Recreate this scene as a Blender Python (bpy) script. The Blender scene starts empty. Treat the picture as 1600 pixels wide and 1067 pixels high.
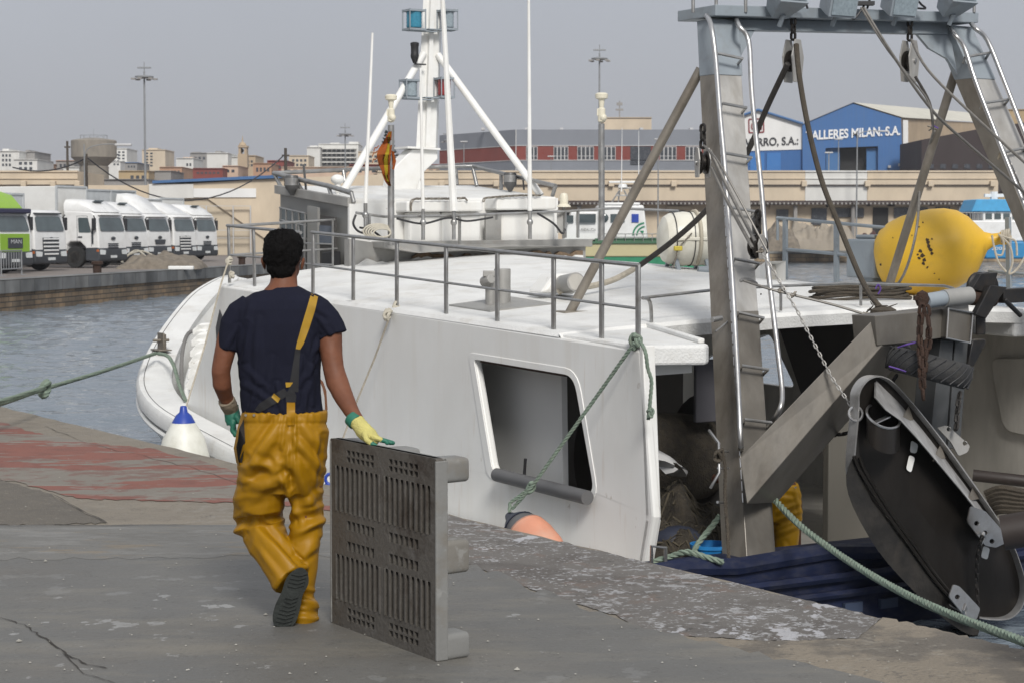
import bpy, bmesh, math, random
from mathutils import Vector as V, Matrix, noise
from mathutils.geometry import tessellate_polygon
random.seed(7)
SC = bpy.context.scene
COL = SC.collection
# ---------------------------------------------------------------- camera
F = 3000.0; H = 1.74; PITCH = math.atan(173.5 / F)
cam_d = bpy.data.cameras.new('camera'); cam = bpy.data.objects.new('camera', cam_d); COL.objects.link(cam)
cam.location = (0, 0, H); cam.rotation_euler = (math.pi / 2 - PITCH, 0, 0)
cam_d.sensor_width = 36.0; cam_d.lens = F / 1600 * 36.0; cam_d.clip_start = 0.1; cam_d.clip_end = 6000
cam_d.dof.use_dof = True; cam_d.dof.focus_distance = 10.5; cam_d.dof.aperture_fstop = 11
SC.camera = cam
SC.render.resolution_x = 1024; SC.render.resolution_y = 682
# ---------------------------------------------------------------- sky and sun
SUN_EL, SUN_AZ = math.radians(38), math.radians(168)     # behind the camera
wd = bpy.data.worlds.new("World"); SC.world = wd; wd.use_nodes = True
nt = wd.node_tree; nt.nodes.clear()
n_out = nt.nodes.new('ShaderNodeOutputWorld'); n_bg = nt.nodes.new('ShaderNodeBackground')
sky = nt.nodes.new('ShaderNodeTexSky'); sky.sky_type = 'NISHITA'; sky.sun_disc = False
sky.sun_elevation = SUN_EL; sky.sun_rotation = SUN_AZ; sky.dust_density = 6; sky.air_density = 1.5
hs = nt.nodes.new('ShaderNodeHueSaturation'); hs.inputs['Saturation'].default_value = 0.25
tc = nt.nodes.new('ShaderNodeTexCoord'); sx = nt.nodes.new('ShaderNodeSeparateXYZ')
rp = nt.nodes.new('ShaderNodeValToRGB')
rp.color_ramp.elements[0].position = 0.0; rp.color_ramp.elements[0].color = (4.3, 4.3, 4.55, 1)
rp.color_ramp.elements[1].position = 1.0; rp.color_ramp.elements[1].color = (7.4, 7.6, 8.0, 1)
for pos, c in ((0.06, (4.5, 4.66, 5.05, 1)), (0.14, (4.75, 5.05, 5.65, 1)), (0.4, (5.6, 5.8, 6.3, 1))):
    e = rp.color_ramp.elements.new(pos); e.color = c
cn = nt.nodes.new('ShaderNodeTexNoise'); cn.inputs['Scale'].default_value = 3.0; cn.inputs['Detail'].default_value = 4
cmr = nt.nodes.new('ShaderNodeMapRange'); cmr.inputs[3].default_value = 0.93; cmr.inputs[4].default_value = 1.07
mulc = nt.nodes.new('ShaderNodeVectorMath'); mulc.operation = 'SCALE'
mx = nt.nodes.new('ShaderNodeMixRGB'); mx.inputs[0].default_value = 0.92
L = nt.links.new
L(tc.outputs['Generated'], sx.inputs[0]); L(sx.outputs['Z'], rp.inputs[0]); L(sky.outputs[0], hs.inputs['Color'])
L(tc.outputs['Generated'], cn.inputs['Vector']); L(cn.outputs[0], cmr.inputs[0])
L(rp.outputs[0], mulc.inputs[0]); L(cmr.outputs[0], mulc.inputs['Scale'])
L(hs.outputs[0], mx.inputs[1]); L(mulc.outputs[0], mx.inputs[2]); L(mx.outputs[0], n_bg.inputs[0]); L(n_bg.outputs[0], n_out.inputs[0])
n_bg.inputs[1].default_value = 0.1
sd = bpy.data.lights.new('sun', 'SUN'); sd.energy = 3.0; sd.angle = math.radians(16); sd.color = (1.0, 0.965, 0.91)
sun = bpy.data.objects.new('sun', sd); COL.objects.link(sun)
sdir = V((math.sin(SUN_AZ) * math.cos(SUN_EL), math.cos(SUN_AZ) * math.cos(SUN_EL), math.sin(SUN_EL)))
sun.rotation_euler = sdir.to_track_quat('Z', 'Y').to_euler()
vs = SC.view_settings; vs.view_transform = 'Standard'; vs.look = 'None'; vs.exposure = 0.0; vs.gamma = 1; vs.use_curve_mapping = False
SC.cycles.max_bounces = 6; SC.cycles.use_denoising = True
# ---------------------------------------------------------------- picture <-> world (survey of the photograph)
cp, sp = math.cos(PITCH), math.sin(PITCH)
def ray(px, py):
    u = (px - 800) / F; v = (533.5 - py) / F
    return V((u, cp + sp * v, -sp + cp * v))
CAMP = V((0, 0, H))
def W(px, py, D):
    d = ray(px, py); return CAMP + d * (D / d.y)
def Z(px, py, z):
    d = ray(px, py); return CAMP + d * ((z - H) / d.z)
TH = math.atan(1806 / 3000)
N = V((math.cos(TH), math.sin(TH), 0)); B = V((-math.sin(TH), math.cos(TH), 0)); UP = V((0, 0, 1))
def S(px, py, s):
    d = ray(px, py); return CAMP + d * (s / d.dot(N))
def A(px, py, a):
    d = ray(px, py); return CAMP + d * (a / d.dot(B))
def R(a, s, z): return N * s + B * a + UP * z
# ---------------------------------------------------------------- objects
ORG = {}
def link(o, parent=None):
    COL.objects.link(o)
    if parent is not None: o.parent = parent
    return o
def tag(o, label=None, cat=None, group=None, kind=None):
    if label: o['label'] = label
    if cat: o['category'] = cat
    if group: o['group'] = group
    if kind: o['kind'] = kind
    return o
def thing(name, label, cat, loc, group=None):
    o = bpy.data.objects.new(name, None); o.empty_display_size = 0.1; o.location = loc; link(o)
    ORG[o.name] = V(loc); return tag(o, label, cat, group)
def org(o):
    return ORG.get(o.name, V((0, 0, 0))) if o else V((0, 0, 0))
def frame(d, up=UP):
    d = d.normalized(); x = d.cross(up)
    if x.length < 1e-4: x = d.cross(V((1, 0, 0)))
    x.normalize(); return x, x.cross(d).normalized() if False else d.cross(x).normalized() * -1
class MB:
    def __init__(s): s.v = []; s.f = []; s.m = []; s.mi = 0
    def add(s, vs_, fs):
        b = len(s.v); s.v += [V(p) for p in vs_]
        for f in fs: s.f.append(tuple(i + b for i in f)); s.m.append(s.mi)
        return s
    def box(s, c, size, ax=None):
        c = V(c); X, Y, Z_ = ax or (V((1, 0, 0)), V((0, 1, 0)), UP)
        hx, hy, hz = [q / 2 for q in size]
        vs_ = [c + X * (i * hx) + Y * (j * hy) + Z_ * (k * hz) for k in (-1, 1) for j in (-1, 1) for i in (-1, 1)]
        return s.add(vs_, [(0, 2, 3, 1), (4, 5, 7, 6), (0, 1, 5, 4), (2, 6, 7, 3), (0, 4, 6, 2), (1, 3, 7, 5)])
    def bar(s, p, q, w, h, up=UP):
        p, q = V(p), V(q); d = (q - p).normalized(); x = d.cross(up).normalized(); y = x.cross(d)
        return s.box((p + q) / 2, (w, (q - p).length, h), (x, d, y))
    def loft(s, rings, caps=True, closed=True):
        n = len(rings[0]); b = len(s.v)
        for r in rings: s.v += [V(p) for p in r]
        for i in range(len(rings) - 1):
            for j in range(n if closed else n - 1):
                k = (j + 1) % n
                s.f.append((b + i * n + j, b + i * n + k, b + (i + 1) * n + k, b + (i + 1) * n + j)); s.m.append(s.mi)
        if caps and closed:
            s.f.append(tuple(b + j for j in range(n))[::-1]); s.m.append(s.mi)
            q = b + (len(rings) - 1) * n
            s.f.append(tuple(q + j for j in range(n))); s.m.append(s.mi)
        return s
    def tube(s, pts, r, n=8, caps=True, loop=False):
        pts = [V(p) for p in pts]; rings = []; m = len(pts)
        if loop: pts = pts + [pts[0]]; m += 1
        x = None
        for i, p in enumerate(pts):
            if loop: d = pts[(i + 1) % (m - 1)] - pts[(i - 1) % (m - 1)]
            else: d = pts[min(i + 1, m - 1)] - pts[max(i - 1, 0)]
            d.normalize()
            if x is None:
                x = d.cross(UP)
                if x.length < .05: x = d.cross(V((1, 0, 0)))
            else: x = x - d * x.dot(d)
            x.normalize(); y = d.cross(x)
            rr = r[i] if isinstance(r, (list, tuple)) else r
            rings.append([p + x * (rr * math.cos(t)) + y * (rr * math.sin(t)) for t in [2 * math.pi * k / n for k in range(n)]])
        return s.loft(rings, caps and not loop)
    def cyl(s, p, q, r0, r1=None, n=12):
        return s.tube([p, q], [r0, r0 if r1 is None else r1], n)
    def prism(s, poly, vec):
        n = len(poly); vec = V(vec); a = [V(p) for p in poly]
        return s.add(a + [p + vec for p in a], [tuple(range(n))[::-1], tuple(range(n, 2 * n))] + [(i, (i + 1) % n, n + (i + 1) % n, n + i) for i in range(n)])
    def plate(s, outer, holes, vec):
        vec = V(vec); loops = [[V(p) for p in outer]] + [[V(p) for p in h] for h in holes]
        tris = tessellate_polygon(loops); flat = [p for l in loops for p in l]; n = len(flat)
        fs = [tuple(t) for t in tris] + [tuple(i + n for i in t)[::-1] for t in tris]
        k = 0
        for l in loops:
            m = len(l)
            fs += [(k + i, k + (i + 1) % m, n + k + (i + 1) % m, n + k + i) for i in range(m)]; k += m
        return s.add(flat + [p + vec for p in flat], fs)
    def lathe(s, prof, p, axis, n=20, up=UP):
        p = V(p); d = V(axis).normalized(); x = d.cross(up)
        if x.length < 1e-3: x = d.cross(V((1, 0, 0)))
        x.normalize(); y = d.cross(x)
        rings = [[p + d * h + x * (r * math.cos(2 * math.pi * k / n)) + y * (r * math.sin(2 * math.pi * k / n)) for k in range(n)] for r, h in prof]
        return s.loft(rings)
    def ball(s, c, r, n=14, ax=None):
        r = r if isinstance(r, (tuple, list)) else (r, r, r); c = V(c); X, Y, Z_ = ax or (V((1, 0, 0)), V((0, 1, 0)), UP)
        rings = []
        for i in range(n // 2 + 1):
            t = math.pi * (i + (.03 if i == 0 else 0) - (.03 if i == n // 2 else 0)) / (n // 2)
            rings.append([c + X * (r[0] * math.sin(t) * math.cos(a)) + Y * (r[1] * math.sin(t) * math.sin(a)) + Z_ * (r[2] * math.cos(t)) for a in [2 * math.pi * k / n for k in range(n)]])
        return s.loft(rings)
    def rope(s, pts, r, pitch=None, n=5):
        pts = resample(pts, (pitch or r * 7) / 8); ph = 0; P = pitch or r * 7
        fr = []; x = None; acc = 0
        for i, p in enumerate(pts):
            d = (pts[min(i + 1, len(pts) - 1)] - pts[max(i - 1, 0)]).normalized()
            if x is None:
                x = d.cross(UP)
                if x.length < .05: x = d.cross(V((1, 0, 0)))
            else: x = x - d * x.dot(d)
            x.normalize(); y = d.cross(x)
            if i: acc += (p - pts[i - 1]).length
            fr.append((p, x.copy(), y, 2 * math.pi * acc / P))
        for k in range(3):
            o = 2 * math.pi * k / 3
            s.tube([p + (x * math.cos(t + o) + y * math.sin(t + o)) * r * .48 for p, x, y, t in fr], r * .56, n)
        return s
    def chain(s, pts, L_=.06, r=.008, w=.6):
        pts = resample(pts, L_ * .78)
        for i in range(len(pts) - 1):
            a, b = pts[i], pts[i + 1]; d = (b - a).normalized(); c = (a + b) / 2
            x = d.cross(UP)
            if x.length < .05: x = d.cross(V((1, 0, 0)))
            x.normalize(); y = d.cross(x)
            q = math.pi / 4 + (i % 2) * math.pi / 2 
            e = x * math.cos(q) + y * math.sin(q); hl = L_ / 2 - r; hw = L_ * w / 2 - r
            lp = []
            for k in range(10):
                t = 2 * math.pi * k / 10; ct, st = math.cos(t), math.sin(t)
                lp.append(c + d * ((hl - hw) * (1 if ct > 0.01 else -1 if ct < -0.01 else 0) + hw * ct) + e * (hw * st))
            s.tube(lp, r, 5, loop=True)
        return s
    def build(s, name, mats, parent=None, smooth=40, bevel=0, seg=2, label=None):
        me = bpy.data.meshes.new(name); o_ = org(parent)
        me.from_pydata([tuple(p - o_) for p in s.v], [], s.f)
        mats = mats if isinstance(mats, (list, tuple)) else [mats]
        for m in mats: me.materials.append(m)
        if len(mats) > 1: me.polygons.foreach_set('material_index', s.m)
        bm = bmesh.new(); bm.from_mesh(me)
        bmesh.ops.recalc_face_normals(bm, faces=bm.faces)
        if smooth:
            th = math.radians(smooth)
            for e in bm.edges:
                if len(e.link_faces) == 2:
                    try: e.smooth = e.calc_face_angle() < th
                    except ValueError: e.smooth = True
            for f in bm.faces: f.smooth = True
        bm.to_mesh(me); bm.free(); me.update()
        ob = link(bpy.data.objects.new(name, me), parent)
        if parent: ORG[ob.name] = o_
        if bevel:
            md = ob.modifiers.new('bevel', 'BEVEL'); md.width = bevel; md.segments = seg; md.limit_method = 'ANGLE'; md.angle_limit = math.radians(35)
            md.harden_normals = False
        if label: ob['label'] = label
        return ob
    def thing(s, name, mats, label, cat, group=None, base=None, **k):
        """a top-level thing that is one mesh, its origin at its base"""
        if base is None:
            lo = min(p.z for p in s.v); c = sum(s.v, V()) / len(s.v); base = V((c.x, c.y, lo))
        for i in range(len(s.v)): s.v[i] = s.v[i] - base
        o = s.build(name, mats, None, **k); o.location = base; ORG[o.name] = V(base)
        return tag(o, label, cat, group)
def resample(pts, step):
    pts = [V(p) for p in pts]; L_ = [0]
    for i in range(1, len(pts)): L_.append(L_[-1] + (pts[i] - pts[i - 1]).length)
    n = max(2, int(round(L_[-1] / step)) + 1); out = []; j = 0
    for k in range(n):
        t = L_[-1] * k / (n - 1)
        while j < len(pts) - 2 and L_[j + 1] < t: j += 1
        q = (t - L_[j]) / max(1e-9, L_[j + 1] - L_[j]); out.append(pts[j].lerp(pts[j + 1], min(1, q)))
    return out
def spline(P, n=8, closed=False):
    P = [V(p) for p in P]; out = []; m = len(P)
    for i in range(m if closed else m - 1):
        if closed: a, b, c, d = P[(i - 1) % m], P[i], P[(i + 1) % m], P[(i + 2) % m]
        else: a, b, c, d = P[max(i - 1, 0)], P[i], P[i + 1], P[min(i + 2, m - 1)]
        for k in range(n):
            t = k / n; out.append(.5 * ((2 * b) + (c - a) * t + (2 * a - 5 * b + 4 * c - d) * t * t + (3 * b - a - 3 * c + d) * t ** 3))
    if not closed: out.append(P[-1])
    return out
def sag(p, q, d, n=16):
    p, q = V(p), V(q); return [p.lerp(q, i / n) - UP * (4 * d * (i / n) * (1 - i / n)) for i in range(n + 1)]
def rpoly(pts, r, n=5):
    """round the corners of a polygon"""
    pts = [V(p) for p in pts]; out = []; m = len(pts)
    for i in range(m):
        a, b, c = pts[i - 1], pts[i], pts[(i + 1) % m]; rr = r[i] if isinstance(r, (list, tuple)) else r
        p = b + (a - b).normalized() * min(rr, (a - b).length * .49); q = b + (c - b).normalized() * min(rr, (c - b).length * .49)
        for k in range(n + 1):
            t = k / n; out.append((1 - t) ** 2 * p + 2 * t * (1 - t) * b + t * t * q)
    return out
def copy_tree(o, parent=None, off=None):
    c = o.copy(); COL.objects.link(c); c.parent = parent
    if off is not None: c.location = o.location + V(off)
    for ch in o.children: copy_tree(ch, c)
    return c
def text(body, name, mat, parent, origin, right, up, height, width=None, depth=.01, label=None, bold=0.0):
    cu = bpy.data.curves.new(name, 'FONT'); cu.body = body; cu.size = 1; cu.extrude = 0; cu.offset = bold
    ob = bpy.data.objects.new(name, cu); COL.objects.link(ob); bpy.context.view_layer.update()
    me = bpy.data.meshes.new_from_object(ob); bpy.data.objects.remove(ob)
    xs = [v.co.x for v in me.vertices]; ys = [v.co.y for v in me.vertices]
    x0, x1, y0, y1 = min(xs), max(xs), min(ys), max(ys); cap = y1 - max(y0, -0.02)
    sy = height / cap; sxx = width / (x1 - x0) if width else sy
    right = V(right).normalized(); up = V(up).normalized(); nn = right.cross(up); o_ = org(parent)
    for v in me.vertices:
        v.co = V(origin) + right * ((v.co.x - x0) * sxx) + up * (v.co.y * sy) + nn * depth - o_
    me.materials.append(mat); o = link(bpy.data.objects.new(name, me), parent); ORG[o.name] = o_
    if label: o['label'] = label
    return o
# ---------------------------------------------------------------- materials
def mat(name, col, rough=.6, metal=0., var=.12, scale=3., dirt=None, dirt_amt=.0, dirt_scale=2., bump=.0, bump_scale=30., stretch=(1, 1, 1), rvar=.1, trans=0., coat=0., spec=.5, dirt_lo=.45):
    m = bpy.data.materials.new(name); m.use_nodes = True; t = m.node_tree; b = t.nodes['Principled BSDF']; l = t.links.new
    b.inputs['Roughness'].default_value = rough; b.inputs['Metallic'].default_value = metal
    b.inputs['Specular IOR Level'].default_value = spec; b.inputs['Coat Weight'].default_value = coat
    b.inputs['Transmission Weight'].default_value = trans
    g = t.nodes.new('ShaderNodeNewGeometry'); mp = t.nodes.new('ShaderNodeMapping'); mp.inputs['Scale'].default_value = stretch
    l(g.outputs['Position'], mp.inputs[0])
    n1 = t.nodes.new('ShaderNodeTexNoise'); n1.inputs['Scale'].default_value = scale; n1.inputs['Detail'].default_value = 6; n1.inputs['Roughness'].default_value = .6
    l(mp.outputs[0], n1.inputs['Vector'])
    mr = t.nodes.new('ShaderNodeMapRange'); mr.inputs[1].default_value = .3; mr.inputs[2].default_value = .7
    mr.inputs[3].default_value = 1 - var; mr.inputs[4].default_value = 1 + var; l(n1.outputs[0], mr.inputs[0])
    sc = t.nodes.new('ShaderNodeVectorMath'); sc.operation = 'SCALE'; sc.inputs[0].default_value = col[:3]; l(mr.outputs[0], sc.inputs['Scale'])
    out = sc.outputs[0]
    if dirt:
        n2 = t.nodes.new('ShaderNodeTexNoise'); n2.inputs['Scale'].default_value = dirt_scale; n2.inputs['Detail'].default_value = 8; n2.inputs['Roughness'].default_value = .65
        l(mp.outputs[0], n2.inputs['Vector'])
        r2 = t.nodes.new('ShaderNodeMapRange'); r2.inputs[1].default_value = dirt_lo; r2.inputs[2].default_value = dirt_lo + .25; r2.inputs[4].default_value = dirt_amt
        l(n2.outputs[0], r2.inputs[0])
        mm = t.nodes.new('ShaderNodeMixRGB'); mm.inputs[2].default_value = (*dirt[:3], 1); l(r2.outputs[0], mm.inputs[0]); l(out, mm.inputs[1]); out = mm.outputs[0]
    l(out, b.inputs['Base Color'])
    if rvar:
        r3 = t.nodes.new('ShaderNodeMapRange'); r3.inputs[1].default_value = .3; r3.inputs[2].default_value = .7
        r3.inputs[3].default_value = max(0.02, rough - rvar); r3.inputs[4].default_value = min(1, rough + rvar); l(n1.outputs[0], r3.inputs[0]); l(r3.outputs[0], b.inputs['Roughness'])
    if bump:
        n3 = t.nodes.new('ShaderNodeTexNoise'); n3.inputs['Scale'].default_value = bump_scale; n3.inputs['Detail'].default_value = 5; l(mp.outputs[0], n3.inputs['Vector'])
        bp = t.nodes.new('ShaderNodeBump'); bp.inputs['Strength'].default_value = bump; bp.inputs['Distance'].default_value = .02
        l(n3.outputs[0], bp.inputs['Height']); l(bp.outputs[0], b.inputs['Normal'])
    return m
M = {}
M['hull_white'] = mat('white_gelcoat', (.74, .74, .72), .38, var=.035, scale=1.2, dirt=(.50, .46, .40), dirt_amt=.45, dirt_scale=1.7, stretch=(1, 1, .35), bump=.04, bump_scale=3, dirt_lo=.5)
M['deck_white'] = mat('white_deck_paint', (.67, .67, .655), .65, var=.08, scale=2.6, dirt=(.40, .36, .29), dirt_amt=.5, dirt_scale=3.0, bump=.35, bump_scale=60, dirt_lo=.51)
M['white'] = mat('white_enamel', (.76, .76, .74), .4, var=.03, dirt=(.5, .45, .36), dirt_amt=.25, dirt_scale=4, bump=.05, bump_scale=8)
M['cream_plastic'] = mat('cream_plastic', (.66, .62, .5), .45, var=.04)
M['steel'] = mat('brushed_steel', (.43, .42, .40), .5, .4, var=.13, scale=5, stretch=(1, 1, .3), dirt=(.17, .14, .10), dirt_amt=.45, dirt_scale=4, bump=.08, bump_scale=25, rvar=.14)
M['steel_brown'] = mat('weathered_steel', (.26, .235, .20), .55, .55, var=.14, scale=5, dirt=(.10, .075, .05), dirt_amt=.5, dirt_scale=6, bump=.12, bump_scale=30, stretch=(1, 1, .5))
M['steel_bright'] = mat('polished_steel', (.5, .5, .5), .33, .9, var=.06, dirt=(.25, .2, .15), dirt_amt=.3, dirt_scale=14)
M['steel_rail'] = mat('railing_steel', (.36, .36, .355), .4, .8, var=.12, scale=8, dirt=(.2, .17, .13), dirt_amt=.4, dirt_scale=12)
M['steel_low'] = mat('stained_stern_steel', (.17, .157, .138), .48, .45, var=.2, scale=3.5, stretch=(1, 1, .45), dirt=(.11, .095, .075), dirt_amt=.65, dirt_scale=3.2, bump=.1, bump_scale=25, rvar=.14)
M['steel_dark'] = mat('dark_wet_steel', (.036, .031, .027), .38, .7, var=.25, scale=4, dirt=(.035, .03, .026), dirt_amt=.7, dirt_scale=3, bump=.15, bump_scale=16, stretch=(1, 1, .4))
M['sill_grey'] = mat('worn_grey_steel', (.33, .325, .31), .55, .35, var=.14, scale=4, dirt=(.22, .15, .09), dirt_amt=.35, dirt_scale=6, dirt_lo=.55)
M['grey_paint'] = mat('grey_marine_paint', (.25, .285, .315), .5, var=.07, scale=4, dirt=(.13, .11, .09), dirt_amt=.4, dirt_scale=7, bump=.06, bump_scale=10, dirt_lo=.52)
M['wheel_grey'] = mat('aluminium_wall', (.30, .30, .29), .5, .3, var=.1, scale=3, stretch=(1, 1, .3), dirt=(.2, .18, .15), dirt_amt=.3)
M['rust'] = mat('rusty_iron', (.04, .02, .013), .85, .2, var=.4, scale=25, dirt=(.05, .03, .02), dirt_amt=.8, dirt_scale=15, bump=.5, bump_scale=80)
M['chain_black'] = mat('black_chain', (.03, .027, .025), .6, .5, var=.3, scale=30)
M['black'] = mat('black_plastic', (.018, .018, .02), .5, var=.2)
M['rubber'] = mat('black_rubber', (.022, .022, .023), .75, var=.2, scale=12, dirt=(.07, .065, .055), dirt_amt=.4, dirt_scale=9, bump=.3, bump_scale=40)
M['rubber_grey'] = mat('grey_rubber_roller', (.105, .105, .107), .6, var=.1, scale=6)
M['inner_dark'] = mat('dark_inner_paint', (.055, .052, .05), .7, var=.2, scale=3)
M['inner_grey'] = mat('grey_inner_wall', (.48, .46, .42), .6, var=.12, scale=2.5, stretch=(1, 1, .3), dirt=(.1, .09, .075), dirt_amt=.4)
M['inner_pale'] = mat('pale_inner_wall', (.55, .55, .54), .55, var=.05, scale=2.)
M['navy'] = mat('navy_hull_paint', (.010, .015, .042), .55, spec=.25, var=.2, scale=4, dirt=(.05, .05, .06), dirt_amt=.5, dirt_scale=9, bump=.15, bump_scale=10, stretch=(1, 1, 2))
M['rope_green'] = mat('green_rope', (.16, .21, .165), .9, var=.25, scale=25, dirt=(.25, .25, .2), dirt_amt=.4, dirt_scale=30)
M['rope_beige'] = mat('beige_rope', (.42, .38, .31), .9, var=.2, scale=25)
M['rope_brown'] = mat('brown_rope', (.062, .051, .038), .9, var=.3, scale=20, bump=.5, bump_scale=90)
M['rope_dark'] = mat('dark_rope', (.045, .04, .036), .85, var=.3, scale=25)
M['wire'] = mat('steel_wire_rope', (.2, .19, .175), .5, .6, var=.2, scale=40)
M['cream_rope'] = mat('cream_rope', (.45, .42, .35), .9, var=.1, scale=20)
M['buoy_yellow'] = mat('yellow_buoy_plastic', (.66, .40, .028), .45, var=.06, scale=5, dirt=(.4, .24, .05), dirt_amt=.45, dirt_scale=7, bump=.05, bump_scale=9, dirt_lo=.55)
M['fender_white'] = mat('white_fender', (.68, .68, .62), .45, var=.05, dirt=(.4, .38, .3), dirt_amt=.35, dirt_scale=8)
M['fender_orange'] = mat('faded_orange_fender', (.62, .27, .17), .55, var=.1, scale=5, dirt=(.5, .35, .27), dirt_amt=.5, dirt_scale=6)
M['blue_plastic'] = mat('blue_plastic', (.015, .05, .32), .45, var=.1)
M['bucket_blue'] = mat('bright_blue_plastic', (.02, .2, .5), .4, var=.1)
M['navy_rubber'] = mat('navy_rubber', (.025, .03, .05), .55, var=.2)
M['glass'] = mat('window_glass', (.03, .035, .04), .08, var=.1, spec=.6, rvar=0)
M['lens'] = mat('lamp_lens', (.25, .3, .33), .15, var=.2, scale=40, spec=.8)
M['lens_blue'] = mat('blue_green_lens', (.03, .2, .3), .15, var=.2, scale=40, spec=.8)
M['lens_red'] = mat('red_lens', (.25, .03, .03), .15, var=.2, scale=40, spec=.8)
M['net'] = mat('brown_fishing_net', (.038, .031, .022), .95, var=.5, scale=14, bump=1., bump_scale=70)
M['net_pile'] = mat('grey_brown_net', (.17, .145, .115), .95, var=.3, scale=3.5, bump=1., bump_scale=22)
M['bag'] = mat('translucent_bag', (.42, .42, .42), .4, var=.1)
M['flag_red'] = mat('faded_red_cloth', (.27, .075, .02), .95, spec=.1, var=.2, scale=12)
M['flag_yellow'] = mat('yellow_cloth', (.33, .25, .02), .95, spec=.1, var=.2, scale=12)
M['raft'] = mat('off_white_fibreglass', (.66, .64, .56), .4, var=.05, dirt=(.4, .36, .27), dirt_amt=.4, dirt_scale=5)
M['concrete_far'] = mat('pale_concrete', (.40, .36, .30), .8, var=.08, scale=.3)
M['wood'] = mat('old_wood', (.13, .10, .07), .85, var=.2, scale=8)
# ---------------------------------------------------------------- layered ground materials
def layered(name, col, layers, rough=.8, bump=.3, bump_scale=60, var=.1, scale=2., rot=0.0, spec=.4, rlay=None):
    m = mat(name, col, rough, var=var, scale=scale, rvar=.08, bump=bump, bump_scale=bump_scale, spec=spec); t = m.node_tree; l = t.links.new
    b = t.nodes['Principled BSDF']; out = b.inputs['Base Color'].links[0].from_socket
    g = t.nodes.new('ShaderNodeNewGeometry')
    for k, (c, sc_, lo, wd_, amt, st) in enumerate(layers):
        mp = t.nodes.new('ShaderNodeMapping'); mp.inputs['Scale'].default_value = st; mp.inputs['Rotation'].default_value = (0, 0, rot)
        mp.inputs['Location'].default_value = (k * 3.7, k * 1.9, 0)
        l(g.outputs['Position'], mp.inputs[0])
        n = t.nodes.new('ShaderNodeTexNoise'); n.inputs['Scale'].default_value = sc_; n.inputs['Detail'].default_value = 8; n.inputs['Roughness'].default_value = .62
        l(mp.outputs[0], n.inputs['Vector'])
        lf = t.nodes.new('ShaderNodeTexNoise'); lf.inputs['Scale'].default_value = max(.5, sc_ * .13); lf.inputs['Detail'].default_value = 3; l(mp.outputs[0], lf.inputs['Vector'])
        ma = t.nodes.new('ShaderNodeMath'); ma.operation = 'MULTIPLY_ADD'; ma.inputs[1].default_value = .5; l(lf.outputs[0], ma.inputs[0]); l(n.outputs[0], ma.inputs[2])
        r = t.nodes.new('ShaderNodeMapRange'); r.inputs[1].default_value = lo + .25; r.inputs[2].default_value = lo + .25 + wd_; r.inputs[4].default_value = amt
        l(ma.outputs[0], r.inputs[0])
        x = t.nodes.new('ShaderNodeMixRGB'); x.inputs[2].default_value = (*c, 1); l(r.outputs[0], x.inputs[0]); l(out, x.inputs[1]); out = x.outputs[0]
    l(out, b.inputs['Base Color']); return m
M['quay_base'] = layered('aggregate_concrete', (.205, .18, .145), [((.13, .115, .095), 5, .52, .2, .5, (1, 1, 1)), ((.26, .245, .22), 14, .55, .15, .5, (1, 1, 1)), ((.06, .055, .05), 55, .6, .06, .6, (1, 1, 1)), ((.4, .39, .37), 9, .70, .02, .8, (1, 1, 1))], bump=.5, bump_scale=70)
M['slab'] = layered('smooth_worn_concrete', (.122, .119, .110), [((.115, .115, .11), 1.1, .42, .25, .75, (1, 1, 1)), ((.19, .19, .185), 3.2, .65, .02, .6, (1, 1, 1)), ((.215, .195, .155), 2.2, .5, .2, .5, (.5, 1.4, 1)), ((.27, .27, .265), 6, .675, .01, .9, (1, .8, 1)), ((.09, .087, .08), .7, .5, .2, .35, (1.5, .6, 1)), ((.125, .115, .10), 1.6, .5, .15, .5, (.7, 1.3, 1)), ((.07, .068, .063), 60, .60, .06, .5, (1, 1, 1)), ((.2, .2, .19), 75, .66, .03, .5, (1, 1, 1)), ((.1, .095, .085), 30, .62, .08, .35, (1, 1, 1))], rough=.62, bump=.2, bump_scale=35, spec=.5)
M['slab_rough'] = layered('pitted_pale_concrete', (.15, .147, .138), [((.21, .207, .198), 3.5, .47, .12, .75, (.5, 1.6, 1)), ((.2, .16, .11), 4, .55, .1, .6, (.6, 1.5, 1)), ((.12, .115, .105), 10, .56, .08, .6, (.7, 1.6, 1))], bump=.5, bump_scale=30)
M['asphalt'] = layered('old_dark_aggregate', (.125, .112, .094), [((.17, .15, .12), 50, .56, .05, .8, (1, 1, 1)), ((.09, .08, .07), 6, .5, .2, .5, (1, 1, 1)), ((.33, .31, .27), 70, .68, .02, .8, (1, 1, 1))], bump=.7, bump_scale=90)
M['kerb_spatter'] = layered('bird_limed_edge_stone', (.135, .125, .115), [((.085, .075, .068), 2.5, .48, .15, .7, (1, 1, 1)), ((.16, .11, .085), 5, .58, .1, .5, (1, 1, 1)), ((.36, .36, .365), 13, .57, .03, .6, (1, 1, 1)), ((.42, .42, .44), 4.5, .645, .015, .8, (1.2, .7, 1)), ((.40, .40, .41), 38, .60, .04, .75, (1, 1, 1)), ((.05, .047, .043), 24, .64, .04, .7, (1, 1, 1))], bump=.6, bump_scale=50)
M['red_paint'] = layered('peeling_red_paint', (.20, .08, .06), [((.18, .165, .14), .95, .505, .008, .97, (.45, 1.5, 1)), ((.20, .185, .16), 4.5, .585, .015, .9, (.5, 1.6, 1)), ((.15, .065, .05), 5, .5, .1, .6, (1, 1, 1))], bump=.3, bump_scale=40, rot=0.1)
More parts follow.
